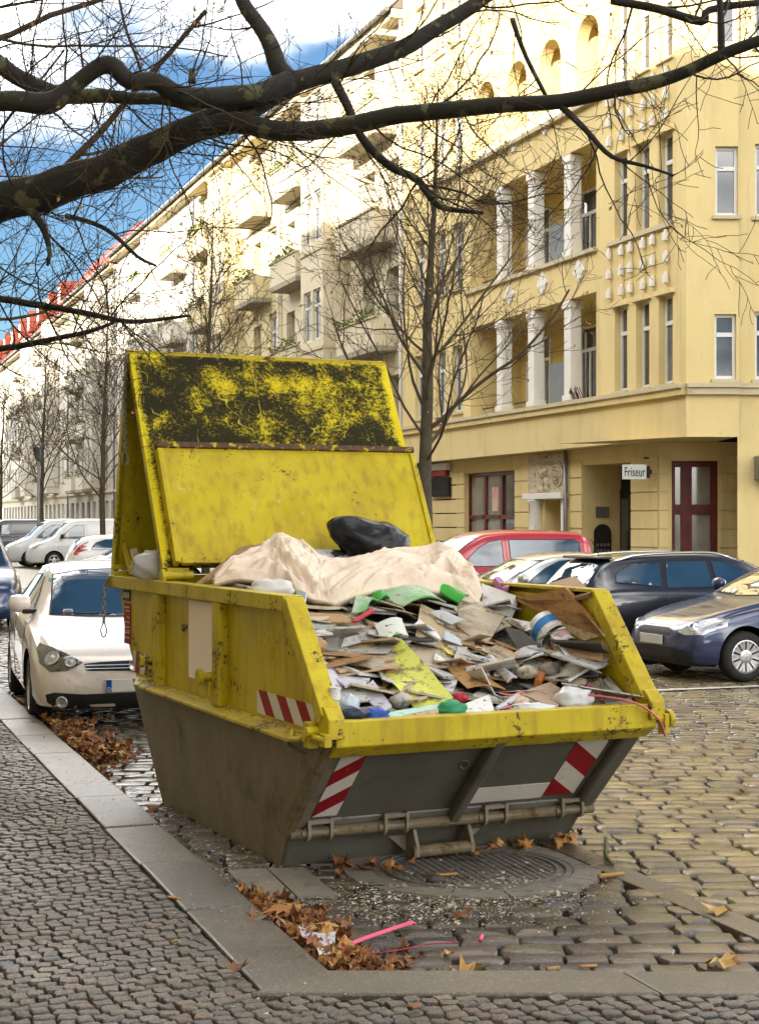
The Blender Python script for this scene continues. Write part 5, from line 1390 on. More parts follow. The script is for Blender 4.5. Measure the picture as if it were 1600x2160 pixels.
# ---- white hatchback behind the skip
L = 4.2
golf = dict(L=L, W=1.79, wr=.316, axles=(.88, 3.46), paint=paint('paint_white', (0.72, 0.64, 0.60)),
    top=[(0, .52), (.02, .585), (.06, .645), (.14, .70), (.30, .765), (.60, .845), (.95, .915), (1.10, .945), (1.50, 1.175), (1.85, 1.365), (2.05, 1.43), (2.5, 1.475), (3.1, 1.465), (3.6, 1.40), (3.85, 1.28), (4.05, 1.02), (4.15, .80), (4.2, .6)],
    belt=[(0, .42), (.06, .55), (.14, .60), (.3, .68), (.6, .78), (1.0, .87), (1.3, .91), (3.5, .97), (4.0, .90), (4.2, .5)],
    hw=HW(L), rw=[(0, .5), (.1, .72), (.4, .82), (1.0, .84), (1.3, .80), (1.9, .66), (2.3, .64), (3.4, .62), (3.9, .64), (4.2, .5)],
    bot=[(0, .30), (.03, .24), (.10, .19), (.4, .17), (3.8, .18), (4.1, .26), (4.2, .34)],
    wind=[(-.64, .985), (-.3, .965), (0, .96), (.3, .965), (.64, .985), (.545, 1.345), (.3, 1.385), (0, 1.395), (-.3, 1.385), (-.545, 1.345)],
    side=[[(1.62, 1.0), (1.95, 1.19), (2.2, 1.31), (2.42, 1.335), (2.42, 1.0)], [(2.50, 1.0), (2.50, 1.335), (3.1, 1.315), (3.40, 1.22), (3.55, 1.06), (3.55, 1.0)]],
    seams=[[(1.30, .30), (1.28, .92)], [(2.46, .28), (2.46, .98)]])
c = Car('parked_hatchback', 'white hatchback parked right behind the skip with leaves by its wheel', golf, SR(14.15 + L/2, 2.86), HEAD_S - .05)
c.glaze(); c.wheels(5)
for s in (-1, 1):
    hp = [(s*.455, .615), (s*.60, .545), (s*.74, .535), (s*.815, .60), (s*.83, .72), (s*.80, .765), (s*.70, .74), (s*.56, .675)]
    hl = c.decal('headlight', hp, 'f', M_LAMPD, off=.006, step=.03)
    for cyy, cz, rr_ in ((s*.715, .645, .075), (s*.565, .618, .05)):
        h = c.proj(cyy, cz, 'f'); n = h[1]; M = Matrix.Translation(h[0] + n * .008) @ n.to_track_quat('Z', 'Y').to_matrix().to_4x4()
        b = MB(); b.lathe([(rr_, 0), (rr_*.96, .012), (rr_*.8, .004), (rr_*.45, .002), (rr_*.35, .012), (.004, .016)], 20, M, closed=False); b.build('reflector', M_LAMP, hl, smooth=True)
    fg = c.decal('fog_lamp_recess', [(s*.42, .20), (s*.68, .21), (s*.76, .26), (s*.775, .33), (s*.70, .355), (s*.44, .338)], 'f', M_PLAST, off=.004, step=.03)
    h = c.proj(s*.64, .268, 'f'); M = Matrix.Translation(h[0] + h[1]*.006) @ h[1].to_track_quat('Z', 'Y').to_matrix().to_4x4()
    b = MB(); b.lathe([(.055, 0), (.052, .012), (.042, .014), (.038, .004), (.004, .008)], 18, M, closed=False); b.build('fog_lamp', M_LAMP, fg, smooth=True)
    c.mirror(1.52, .98, golf['paint'], s)
    for zz, yy in ((.47, .58), (.47, .33)):
        h = c.proj(s*yy, zz, 'f'); M = Matrix.Translation(h[0] + h[1]*.002) @ h[1].to_track_quat('Z', 'Y').to_matrix().to_4x4(); b = MB(); b.lathe([(.013, 0), (.012, .003), (.002, .003)], 10, M, closed=False); b.build('parking_sensor', M_PLATE, c.root)
c.decal('grille', [(-.45, .605), (-.42, .545), (0, .535), (.42, .545), (.45, .605), (.3, .618), (0, .625), (-.3, .618)], 'f', M_PLAST, off=.005, step=.03)
for zz in (.563, .592):
    b = MB(); b.tube([c.proj(-.44 + .88*i/16, zz, 'f')[0] + Vector((.012, 0, 0)) for i in range(17)], .006, 6); b.build('grille_bar', M_CHROME, c.root, recalc=False)
c.decal('lower_intake', [(-.43, .205), (0, .195), (.43, .205), (.44, .338), (0, .345), (-.44, .338)], 'f', M_PLAST, off=.004, step=.04)
x_ = c.L/2 + .012
b = MB(); b.box(x_, x_ + .012, -.262, .262, .352, .466); np_ = b.build('number_plate', M_PLATE, c.root, bevel=.004)
b = MB(); b.box(x_ + .0125, x_ + .014, -.258, -.21, .357, .461); eb = b.build('country_band', M_EUBLUE, np_)
cu = bpy.data.curves.new('letter', 'FONT'); cu.body = 'D'; cu.size = .045; cu.extrude = .0005
to = bpy.data.objects.new('letter_curve', cu); COL.objects.link(to); dg = bpy.context.evaluated_depsgraph_get(); me = bpy.data.meshes.new_from_object(to.evaluated_get(dg)); bpy.data.objects.remove(to); me.materials.clear(); me.materials.append(M_PLATE)
inst('letter', me, np_, (x_ + .0148, -.250, .365), (PI/2, 0, PI/2))
b = MB(); M = Matrix.Translation((x_ - .003, 0, .585)) @ Matrix.Rotation(PI/2, 4, 'Y'); b.lathe([(.058, 0), (.058, .012), (.05, .014), (.046, .008), (.004, .008)], 24, M, closed=False); b.build('badge', M_ALLOY, c.root, smooth=True)
for s in (-1, 1):                                                     # wipers and bonnet seams
    b = MB(); pts = [c.proj(s*.1 + s*.5*i/8 if s > 0 else -.05 - .5*i/8, .985 + .012*i/8, 'f')[0] + Vector((.012, 0, .004)) for i in range(9)]; b.tube(pts, .008, 5); b.build('wiper', M_PLAST, c.root, recalc=False)
    c.line('bonnet_seam', [(.26, s*.60), (.6, s*.70), (1.05, s*.72)], 't', M_WELL, .006)
h = c.proj(-.56, 1.30, 'f'); b = MB(); b.box(-.0, .002, -.04, .04, -.02, .02); o = b.build('sticker', mk('sticker_green', (.25, .5, .42), None, 1, .5), c.root); o.location = h[0] + Vector((.012, -0.0, 0))
c.decal('lower_lip', [(-.6, .19), (.6, .19), (.6, .205), (-.6, .205)], 'f', M_PLAST, off=.003)
# ---- blue small hatchback at the right edge
L = 3.92
fiesta = dict(L=L, W=1.69, wr=.30, axles=(.78, 3.26), paint=paint('paint_blue', (0.006, 0.017, 0.075), .25),
    top=[(0, .50), (.03, .58), (.08, .645), (.16, .70), (.35, .775), (.7, .87), (1.0, .935), (1.12, .96), (1.55, 1.20), (1.9, 1.375), (2.1, 1.425), (2.5, 1.455), (3.1, 1.44), (3.5, 1.37), (3.7, 1.22), (3.85, .95), (3.92, .6)],
    belt=[(0, .42), (.08, .53), (.3, .66), (.7, .80), (1.1, .87), (1.4, .91), (3.3, .98), (3.7, .90), (3.92, .5)],
    hw=HW(L), rw=[(0, .5), (.1, .7), (.4, .82), (1.0, .84), (1.3, .80), (1.9, .67), (2.3, .65), (3.3, .64), (3.92, .5)],
    bot=[(0, .30), (.03, .24), (.1, .20), (.4, .18), (3.6, .19), (3.92, .34)],
    wind=[(-.62, 1.0), (0, .975), (.62, 1.0), (.52, 1.34), (0, 1.385), (-.52, 1.34)], side=[[(1.6, .99), (2.0, 1.22), (2.25, 1.32), (2.5, 1.33), (2.5, .99)], [(2.58, .99), (2.58, 1.33), (3.1, 1.30), (3.4, 1.15), (3.4, 1.02)]],
    seams=[[(1.25, .30), (1.2, .9)], [(2.54, .28), (2.54, .97)]])
c = Car('parked_small_car', 'dark blue small hatchback parked at the right edge with silver wheel', fiesta, SR(16.75, 9.5 + L/2), HEAD_OUT)
c.glaze(); c.wheels(10)
for s in (-1, 1):
    hl = c.decal('headlight', [(s*.43, .61), (s*.62, .555), (s*.77, .565), (s*.815, .66), (s*.80, .745), (s*.72, .75), (s*.56, .69)], 'f', M_LAMP, off=.006, step=.03)
    c.mirror(1.45, .98, fiesta['paint'], s)
    h = c.proj(s*.655, .645, 'f'); M = Matrix.Translation(h[0] + h[1]*.007) @ h[1].to_track_quat('Z', 'Y').to_matrix().to_4x4(); b = MB(); b.lathe([(.06, 0), (.05, .01), (.02, .002), (.004, .012)], 18, M, closed=False); b.build('reflector', M_CHROME, hl, smooth=True)
c.decal('grille', [(-.40, .60), (-.36, .548), (.36, .548), (.40, .60), (.3, .625), (-.3, .625)], 'f', M_PLAST, off=.005, step=.03)
c.decal('bumper_shade', [(-.70, .22), (.70, .22), (.72, .37), (.5, .40), (-.5, .40), (-.72, .37)], 'f', M_PLAST, off=.004, step=.04)  # black panel paints the shadow and reflections low on the blue bumper
b = MB(); x_ = c.L/2 + .01; b.box(x_, x_ + .012, -.26, .26, .425, .535); b.build('number_plate', M_PLATE, c.root, bevel=.004)
b = MB(); b.tube([c.proj(-.1 - .4*i/8, .99 + .01*i/8, 'f')[0] + Vector((.012, 0, .004)) for i in range(9)], .008, 5); b.build('wiper', M_PLAST, c.root, recalc=False)
# ---- black estate car, tail towards the skip
L = 4.72
est = dict(L=L, W=1.80, wr=.32, axles=(.92, 3.64), paint=paint('paint_black', (0.010, 0.012, 0.020), .2),
    top=[(0, .50), (.05, .60), (.15, .68), (.5, .80), (1.0, .90), (1.2, .93), (1.7, 1.20), (2.05, 1.37), (2.3, 1.43), (2.8, 1.47), (3.5, 1.46), (4.0, 1.42), (4.22, 1.36), (4.42, 1.16), (4.58, .99), (4.66, .85), (4.72, .6)],
    belt=[(0, .42), (.15, .58), (.6, .76), (1.2, .88), (1.6, .92), (4.0, .99), (4.5, .93), (4.72, .5)],
    hw=HW(L), rw=[(0, .5), (.1, .7), (.4, .82), (1.1, .84), (1.4, .80), (2.1, .66), (2.4, .64), (4.0, .60), (4.4, .66), (4.72, .5)],
    bot=[(0, .30), (.1, .20), (.4, .18), (4.4, .19), (4.72, .34)],
    wind=[(-.64, .98), (.64, .98), (.54, 1.34), (-.54, 1.34)], rear=[(-.60, 1.0), (.60, 1.0), (.50, 1.31), (0, 1.335), (-.50, 1.31)],
    side=[[(1.75, 1.0), (2.1, 1.21), (2.4, 1.33), (2.62, 1.345), (2.62, 1.0)], [(2.70, 1.0), (2.70, 1.345), (3.3, 1.34), (3.42, 1.0)], [(3.50, 1.02), (3.40, 1.335), (3.8, 1.32), (4.08, 1.20), (4.14, 1.08)]],
    seams=[[(1.4, .3), (1.4, .9)], [(2.66, .28), (2.66, .98)], [(3.46, .5), (3.46, .98)]])
c = Car('parked_estate_car', 'black estate car with silver roof rails parked beside the blue hatchback', est, SR(19.2, 9.35 + L/2), HEAD_IN)
c.glaze(); c.wheels(5); c.rails(2.2, 4.1, .52, M_CHROME)
for s in (-1, 1):
    c.decal('tail_lamp', [(s*.52, .78), (s*.80, .76), (s*.83, .93), (s*.78, .99), (s*.6, .92)], 'b', M_TAIL, off=.006, step=.03)
    c.mirror(1.62, .98, est['paint'], s)
h = c.proj(0, 1.385, 'b'); b = MB(); b.box(-.02, .20, -.52, .52, -.018, .02); o = b.build('roof_spoiler', est['paint'], c.root, bevel=.015); o.location = (h[0].x - .12, 0, 1.395)
b = MB(); hx_ = c.proj(c.L/2 - 4.0, 0, 't')[0]; b.tube([hx_, hx_ + Vector((-.12, 0, .22))], .006, 5); b.build('aerial', M_PLAST, c.root)
b = MB(); b.tube([c.proj(0 + .45*i/6, 1.02, 'b')[0] + Vector((-.015, 0, 0)) for i in range(7)], .008, 5); b.build('rear_wiper', M_PLAST, c.root, recalc=False)
b = MB(); b.box(-L/2 - .012, -L/2, -.26, .26, .62, .73); b.build('number_plate', M_PLATE, c.root)
# ---- silver saloon
L = 4.4
sal = dict(L=L, W=1.76, wr=.31, axles=(.88, 3.48), paint=paint('paint_silver', (0.50, 0.50, 0.48), .7),
    top=[(0, .50), (.05, .60), (.15, .67), (.5, .78), (1.0, .88), (1.2, .92), (1.7, 1.18), (2.0, 1.33), (2.3, 1.40), (2.7, 1.425), (3.1, 1.39), (3.5, 1.22), (3.8, 1.03), (3.95, 1.0), (4.3, .96), (4.37, .8), (4.4, .6)],
    belt=[(0, .42), (.15, .58), (.6, .74), (1.2, .86), (1.6, .90), (3.6, .96), (4.2, .92), (4.4, .5)],
    hw=HW(L), rw=[(0, .5), (.1, .7), (.4, .82), (1.1, .84), (1.4, .8), (2.0, .66), (3.0, .62), (3.6, .72), (4.0, .82), (4.4, .5)],
    bot=[(0, .30), (.1, .20), (4.1, .19), (4.4, .34)], wind=[(-.63, .98), (.63, .98), (.53, 1.30), (-.53, 1.30)], rear=[(-.56, 1.08), (.56, 1.08), (.5, 1.33), (-.5, 1.33)],
    side=[[(1.7, .97), (2.05, 1.19), (2.3, 1.29), (2.5, 1.305), (2.5, .97)], [(2.57, .97), (2.57, 1.305), (2.95, 1.28), (3.3, 1.12), (3.42, 1.0)]], seams=[[(1.4, .3), (1.4, .88)], [(2.53, .28), (2.53, .96)]])
c = Car('parked_saloon', 'silver saloon between the red van and the black estate car', sal, SR(21.75, 10.35), HEAD_OUT)
c.glaze(); c.wheels(5)
for s in (-1, 1): c.decal('headlight', [(s*.45, .58), (s*.78, .56), (s*.80, .68), (s*.5, .66)], 'f', M_LAMP, off=.006, step=.04); c.mirror(1.55, .94, sal['paint'], s)
c.decal('grille', [(-.38, .50), (.38, .50), (.38, .60), (-.38, .60)], 'f', M_PLAST, off=.005)
# ---- red high-roof car
L = 4.15
mpv = dict(L=L, W=1.78, wr=.31, axles=(.86, 3.45), paint=paint('paint_red', (0.38, 0.012, 0.022), .1),
    top=[(0, .50), (.05, .64), (.12, .76), (.4, .90), (.75, 1.0), (.95, 1.06), (1.4, 1.40), (1.7, 1.60), (1.95, 1.69), (2.5, 1.735), (3.2, 1.73), (3.75, 1.70), (3.95, 1.62), (4.05, 1.3), (4.12, .9), (4.15, .6)],
    belt=[(0, .42), (.12, .62), (.5, .82), (.9, .95), (1.2, 1.0), (3.7, 1.03), (4.1, .9), (4.15, .5)],
    hw=HW(L), rw=[(0, .5), (.1, .7), (.4, .82), (.9, .86), (1.3, .82), (1.9, .74), (2.4, .73), (3.8, .72), (4.15, .6)],
    bot=[(0, .30), (.1, .2), (3.9, .2), (4.15, .34)], wind=[(-.66, 1.12), (.66, 1.12), (.6, 1.58), (-.6, 1.58)], rear=[(-.6, 1.1), (.6, 1.1), (.57, 1.55), (-.57, 1.55)],
    side=[[(1.38, 1.10), (1.75, 1.42), (1.98, 1.53), (2.2, 1.56), (2.2, 1.10)], [(2.34, 1.10), (2.34, 1.56), (3.6, 1.56), (3.72, 1.50), (3.72, 1.10)]], seams=[[(1.15, .3), (1.15, 1.0)], [(2.27, .3), (2.27, 1.6)]])
c = Car('parked_van_car', 'red high-roofed car parked behind the silver saloon', mpv, SR(26.0, 11.25), HEAD_OUT)
c.glaze(); c.wheels(5)
for s in (-1, 1): c.decal('headlight', [(s*.5, .66), (s*.80, .66), (s*.80, .86), (s*.6, .82)], 'f', M_LAMP, off=.006, step=.04); c.mirror(1.25, 1.08, M_PLAST, s)
# ---- white vans
L = 5.0
van = dict(L=L, W=1.95, wr=.33, axles=(.95, 4.0), paint=paint('paint_van_white', (0.66, 0.67, 0.68)),
    top=[(0, .55), (.05, .72), (.12, .88), (.35, 1.02), (.7, 1.15), (.9, 1.25), (1.3, 1.62), (1.6, 1.88), (1.85, 1.97), (2.4, 2.0), (4.6, 2.0), (4.85, 1.96), (4.95, 1.6), (5.0, .7)],
    belt=[(0, .45), (.12, .75), (.5, .95), (.9, 1.08), (1.3, 1.12), (4.6, 1.15), (4.9, 1.0), (5.0, .6)],
    hw=HW(L), rw=[(0, .5), (.1, .72), (.4, .84), (.9, .88), (1.3, .86), (1.9, .84), (4.6, .84), (5, .7)],
    bot=[(0, .32), (.1, .22), (4.7, .22), (5, .36)], wind=[(-.72, 1.28), (.72, 1.28), (.68, 1.82), (-.68, 1.82)],
    side=[[(1.15, 1.20), (1.5, 1.52), (1.78, 1.72), (2.15, 1.74), (2.15, 1.18)]], seams=[[(1.1, .4), (1.1, 1.1)], [(2.25, .35), (2.25, 1.8)], [(3.55, .35), (3.55, 1.8)]])
c = Car('parked_van', 'white panel van side-on behind the white hatchback', van, SR(64.5, 8.2 + L/2), HEAD_OUT, cat='van')
c.glaze(); c.wheels(5)
for s in (-1, 1): c.decal('headlight', [(s*.62, .78), (s*.88, .78), (s*.88, 1.0), (s*.7, .98)], 'f', M_LAMP, off=.006, step=.05); c.mirror(1.25, 1.2, M_PLAST, s)
c = Car('parked_van', 'white van half hidden behind the front of the other white van', dict(van, paint=paint('paint_van_grey', (0.56, 0.58, 0.60))), SR(66.9, 7.6 + L/2), HEAD_OUT, cat='van')
c.glaze(); c.wheels(5)
c = Car('parked_van', 'black van with dark roof farthest left in the row', dict(van, paint=paint('paint_van_black', (0.012, 0.013, 0.016))), SR(78.5, 6.9 + L/2), HEAD_OUT, cat='van')
c.glaze(); c.wheels(5)
# ---- white hatchback seen from the tail side
c = Car('parked_hatchback', 'small white hatchback with red tail lamp in front of the white van', dict(golf, rear=[(-.55, 1.0), (.55, 1.0), (.5, 1.33), (-.5, 1.33)], paint=paint('paint_white_b', (0.66, .66, .66))), SR(49.8, 7.55 + 2.1), HEAD_IN)
c.glaze(); c.wheels(5)
for s in (-1, 1): c.decal('tail_lamp', [(s*.60, .85), (s*.80, .84), (s*.76, 1.25), (s*.60, 1.28)], 'b', M_TAIL, off=.008, step=.04)
c = Car('parked_saloon', 'pale silver car just left of the skip lid', dict(sal, paint=paint('paint_silver_b', (0.52, .54, .56), .5)), SR(42.3, 8.25), HEAD_OUT)
c.glaze(); c.wheels(5)
# ---- dark blue tall car behind the white hatchback
suv = dict(mpv, W=1.82, paint=paint('paint_navy', (0.012, 0.03, 0.09), .3), wr=.34)
c = Car('parked_tall_car', 'dark blue tall car with roof rails at the left edge behind the white hatchback', suv, SR(29.8, 2.62), HEAD_S)
c.glaze(); c.wheels(5); c.rails(1.9, 3.7, .58, M_CHROME)
# ================================================================== the rubbish in the skip (skip frame: x across, y back, z up)
MSK = Matrix.Translation(SK0) @ Matrix.Rotation(A_SK, 4, 'Z'); MSKI = MSK.inverted()
UD = Vector((-math.sin(A_SK), math.cos(A_SK), 0))
def K(px, py, u):                 # photograph pixel on the plane y = u of the skip frame, in world space
    d = Vector(((px - 800) / FPX, 1, -(py - HZ) / FPX)); c = Vector((0, 0, H))
    t = (u - (c - SK0).dot(UD)) / d.dot(UD); return c + d * t
def K2(px, py, u):                # the same, kept between the side walls of the skip
    k = (px - 800) / FPX; cu, su = math.cos(A_SK), math.sin(A_SK)
    def u_for(v): return (SK0.x + v * cu - k * (SK0.y + v * su)) / (k * cu + su)
    if py > 1215:
        lo, hi = u_for(.07), u_for(1.83); u = min(max(u, min(lo, hi)), max(lo, hi))
    return K(px, py, u)
def heap_u(py):                   # how far back the heap's face lies at a picture row
    T = [(1130, 1.5), (1200, 1.05), (1250, .68), (1300, .36), (1350, .08), (1400, -.18), (1450, -.43), (1490, -.63), (1530, -.74)]
    for (a, u0), (b_, u1) in zip(T, T[1:]):
        if py <= b_: return u0 + (u1 - u0) * max(0, (py - a) / (b_ - a))
    return T[-1][1]
def heap_z(u):                    # height of the heap's face
    T = [(-.78, .84), (-.63, .90), (-.43, 1.0), (-.18, 1.11), (.08, 1.22), (.36, 1.31), (.68, 1.40), (1.05, 1.52), (1.5, 1.52), (3.0, 1.35)]
    for (a, z0), (b_, z1) in zip(T, T[1:]):
        if u <= b_: return z0 + (z1 - z0) * max(0, (u - a) / (b_ - a))
    return 1.4
D_ = {}
def dm(name, c1, c2=None, rough=.7, layers=(), **k):
    if name not in D_: D_[name] = mk('rubbish_' + name, c1, c2, k.pop('scale', 6), rough, layers=layers, mode='pos', **k)
    return D_[name]
dirt = ((0.10, .085, .06), 9, .54, .72); dirt2 = ((0.07, .06, .045), 24, .57, .68)
WHT = dm('white', (.66, .65, .64), (.58, .57, .55), .6, [dirt, dirt2]); GRY = dm('grey', (.34, .33, .31), (.44, .42, .39), .7, [dirt, dirt2]); CRM = dm('cream', (.55, .47, .34), (.48, .40, .28), .7, [dirt, dirt2])
BRN = dm('brown', (.30, .165, .07), (.36, .21, .095), .75, [dirt]); TAN = dm('tan', (.42, .31, .19), (.48, .36, .23), .75, [dirt, dirt2]); DRK = dm('dark', (.05, .047, .042), (.085, .08, .07), .7, [dirt2]); CARD = dm('card', (.38, .235, .12), (.44, .28, .15), .85, [dirt])
WOOD = mk('rubbish_wood', (.33, .17, .06), (.42, .235, .09), 3, .6, layers=[((.15, .07, .03), 5, .5, .7, (1, 1, 6)), dirt2])
YGS = dm('lime', (.58, .60, .10), (.62, .64, .13), .55, [((.16, .14, .05), 7, .57, .66), ((.06, .05, .03), 40, .58, .66)]); TEAL = dm('teal', (.36, .56, .48), (.42, .60, .52), .7, [dirt2]); GRN = dm('green', (.035, .34, .03), (.03, .26, .025), .4); LIL = dm('lilac', (.50, .48, .55), (.44, .42, .47), .5, [dirt2])
ORG = dm('orange', (.50, .16, .04), (.42, .12, .03), .6); REDP = dm('red', (.42, .03, .035), (.34, .02, .03), .5); PINK = dm('pink', (.62, .16, .20), (.55, .12, .16), .5); BLUEP = dm('blue', (.02, .09, .45), (.015, .06, .30), .3); NAVY = dm('navy', (.02, .025, .05), (.03, .035, .07), .35)
def board(name, label, cat, quad, mat, t=.012, group=None, curl=0.0, cut=0):
    """sheet through pixel corners (px, py[, u]) with real thickness; curl bends it"""
    c = [K2(q[0], q[1], q[2] if len(q) > 2 else heap_u(q[1])) if q[0] > 600 else K(*q) for q in quad]
    ctr = sum(c, Vector()) / len(c)
    nrm = Vector()
    for i in range(len(c)): nrm += (c[i] - ctr).cross(c[(i+1) % len(c)] - ctr)
    nrm.normalize()
    if nrm.dot(Vector((0, -1, .3))) < 0: nrm = -nrm
    b = MB()
    if len(c) == 4:
        N = 5 if curl else 2
        rr_ = random.Random(int(quad[0][0] * 7 + quad[0][1]))
        top = []
        for i in range(N + 1):
            for j in range(N + 1):
                s, q = i / N, j / N
                p = (c[0].lerp(c[1], s)).lerp(c[3].lerp(c[2], s), q) + nrm * (curl * (4 * s * (1 - s)) + curl * .7 * (q - .5) ** 2)
                if 0 < i < N or 0 < j < N: p += (ctr - p) * rr_.uniform(-.03, .03)
                top.append(p)
        n = (N + 1) ** 2; bot = [p - nrm * t for p in top]; fs = []
        ix = lambda i, j: i * (N + 1) + j
        for i in range(N):
            for j in range(N): fs += [(ix(i,j), ix(i+1,j), ix(i+1,j+1), ix(i,j+1)), (n+ix(i,j), n+ix(i,j+1), n+ix(i+1,j+1), n+ix(i+1,j))]
        rim = [ix(i, 0) for i in range(N)] + [ix(N, j) for j in range(N)] + [ix(i, N) for i in range(N, 0, -1)] + [ix(0, j) for j in range(N, 0, -1)]
        for a, d in zip(rim, rim[1:] + rim[:1]): fs.append((a, d, n + d, n + a))
        b.add([p - ctr for p in top + bot], fs)
    else:
        n = len(c); b.add([p - ctr for p in c] + [p - ctr - nrm * t for p in c], [tuple(range(n)), tuple(range(2*n-1, n-1, -1))] + [(i, (i+1) % n, n + (i+1) % n, n + i) for i in range(n)])
    o = b.build(name, mat, loc=ctr, smooth=bool(curl)); 
    if curl:
        try: o.data.set_sharp_from_angle(angle=.6)
        except Exception: pass
    return tag(o, label, cat, group)
def lump(name, label, cat, ctr, size, mat, seed, amp=.25, freq=2.2, group=None, rz=0.0, ridged=.5, n=3):
    bm = bmesh.new(); bmesh.ops.create_icosphere(bm, subdivisions=n, radius=1.0)
    for v in bm.verts:
        p = v.co.copy(); q = p * freq + Vector((seed, seed * .7, 0)); k = 1 + amp * (mnoise.noise(q) + ridged * (1 - 2 * abs(mnoise.noise(q * 2.3))) * .8)
        v.co = Vector((p.x * size[0], p.y * size[1], p.z * size[2])) * k
    me = bpy.data.meshes.new(name); bm.to_mesh(me); bm.free(); me.materials.append(mat); me.shade_smooth()
    return tag(inst(name, me, None, ctr, (0, 0, rz)), label, cat, group)
# the body of rubble under everything
b = MB(); nx, ny = 26, 40
for j in range(ny + 1):
    u = -.78 + (3.05 + .78) * j / ny
    for i in range(nx + 1):
        x = .04 + (W - .08) * i / nx; z = heap_z(u) - .16 + .05 * mnoise.noise(Vector((x * 5, u * 5, 1.3)))
        u_ = max(u, -.70); b.v.append((x, u_, max(.35, z, .235 + (-.15 - u_) * .942 + .05)))
for j in range(ny):
    for i in range(nx): b.f.append([j*(nx+1)+i, j*(nx+1)+i+1, (j+1)*(nx+1)+i+1, (j+1)*(nx+1)+i]); b.mi.append(0)
rub = b.build('rubble', mk('rubbish_rubble', (.035, .03, .025), (.10, .09, .075), 22, .9, layers=[((.015, .013, .011), 9, .5, .65), ((.35, .32, .28), 38, .62, .68)], bump=.9, bscale=60), recalc=False, loc=SK0, rot=(0, 0, A_SK))
tag(rub, 'loose rubble and dust filling the skip beneath the boards', 'rubble', kind='stuff')
# filler boards: thin sheets stacked every which way on the heap's face
fr = random.Random(77)
PRT = dm('scrapprint', (.58, .57, .54), (.50, .50, .48), .5, [((.05, .05, .06), 30, .58, .61, (1, 1, 3)), ((.40, .06, .05), 11, .66, .68), ((.05, .16, .36), 12, .67, .69)])
kinds = [(GRY, 'board', 'thin grey board lying flat in the layered heap', 'grey boards in the heap'), (WHT, 'board', 'broken white board jutting from the heap', 'white boards in the heap'), (TAN, 'board', 'tan wooden board wedged into the heap', 'tan boards in the heap'), (DRK, 'board', 'dark thin sheet between the layers of the heap', 'dark sheets in the heap'), (CRM, 'board', 'cream plasterboard scrap lying in the heap', 'cream scraps in the heap'), (BRN, 'board', 'brown hardboard piece stuck in the heap', 'brown pieces in the heap'), (CARD, 'cardboard', 'torn brown cardboard piece squeezed in the heap', 'cardboard pieces in the heap')]
wts = [6, 8, 4, 3, 5, 2, 2]
LMK = [(870, 1420, 'lime sheet'), (690, 1430, 'lilac panel'), (825, 1330, 'smeared board'), (760, 1345, 'grey-white strip'), (995, 1430, 'hardboard sheet'), (860, 1500, 'mint plank'), (1005, 1487, 'white lip board'), (765, 1295, 'red folder'), (695, 1300, 'brown chipboard'), (630, 1290, 'glass pane'), (1010, 1320, 'stained board'), (1050, 1265, 'white foam'), (1190, 1290, 'cabinet panel'), (1290, 1460, 'corner tile slab'), (1145, 1465, 'brown square board'), (1060, 1382, 'beige board'), (1100, 1345, 'dark tray'), (1165, 1340, 'paint bucket'), (1195, 1360, 'red-labelled tub'), (1145, 1412, 'orange stick'), (1210, 1478, 'white bag'), (945, 1372, 'yellow scrap'), (905, 1330, 'white lath'), (840, 1270, 'grey sack'), (950, 1255, 'bright green sack')]
used_labels = {}
def scrap_label(px, py, colour, kind, w_, d_):
    lx, ly, nm = min(LMK, key=lambda q: (q[0] - px) ** 2 + ((q[1] - py) * 1.6) ** 2); dx, dy = px - lx, py - ly
    rel = ('just ' if abs(dx) + abs(dy) < 28 else '') + ('left of' if dx < 0 else 'right of') if abs(dx) > abs(dy) * 1.5 else ('just ' if abs(dx) + abs(dy) < 28 else '') + ('above' if dy < 0 else 'below')
    asp = w_ / d_; size = 'narrow' if asp > 1.7 or asp < .6 else 'small' if w_ * d_ < .025 else 'broad' if w_ * d_ > .05 else 'mid-sized'
    return f'{size} {colour} {kind} {rel} the {nm} in the heap'
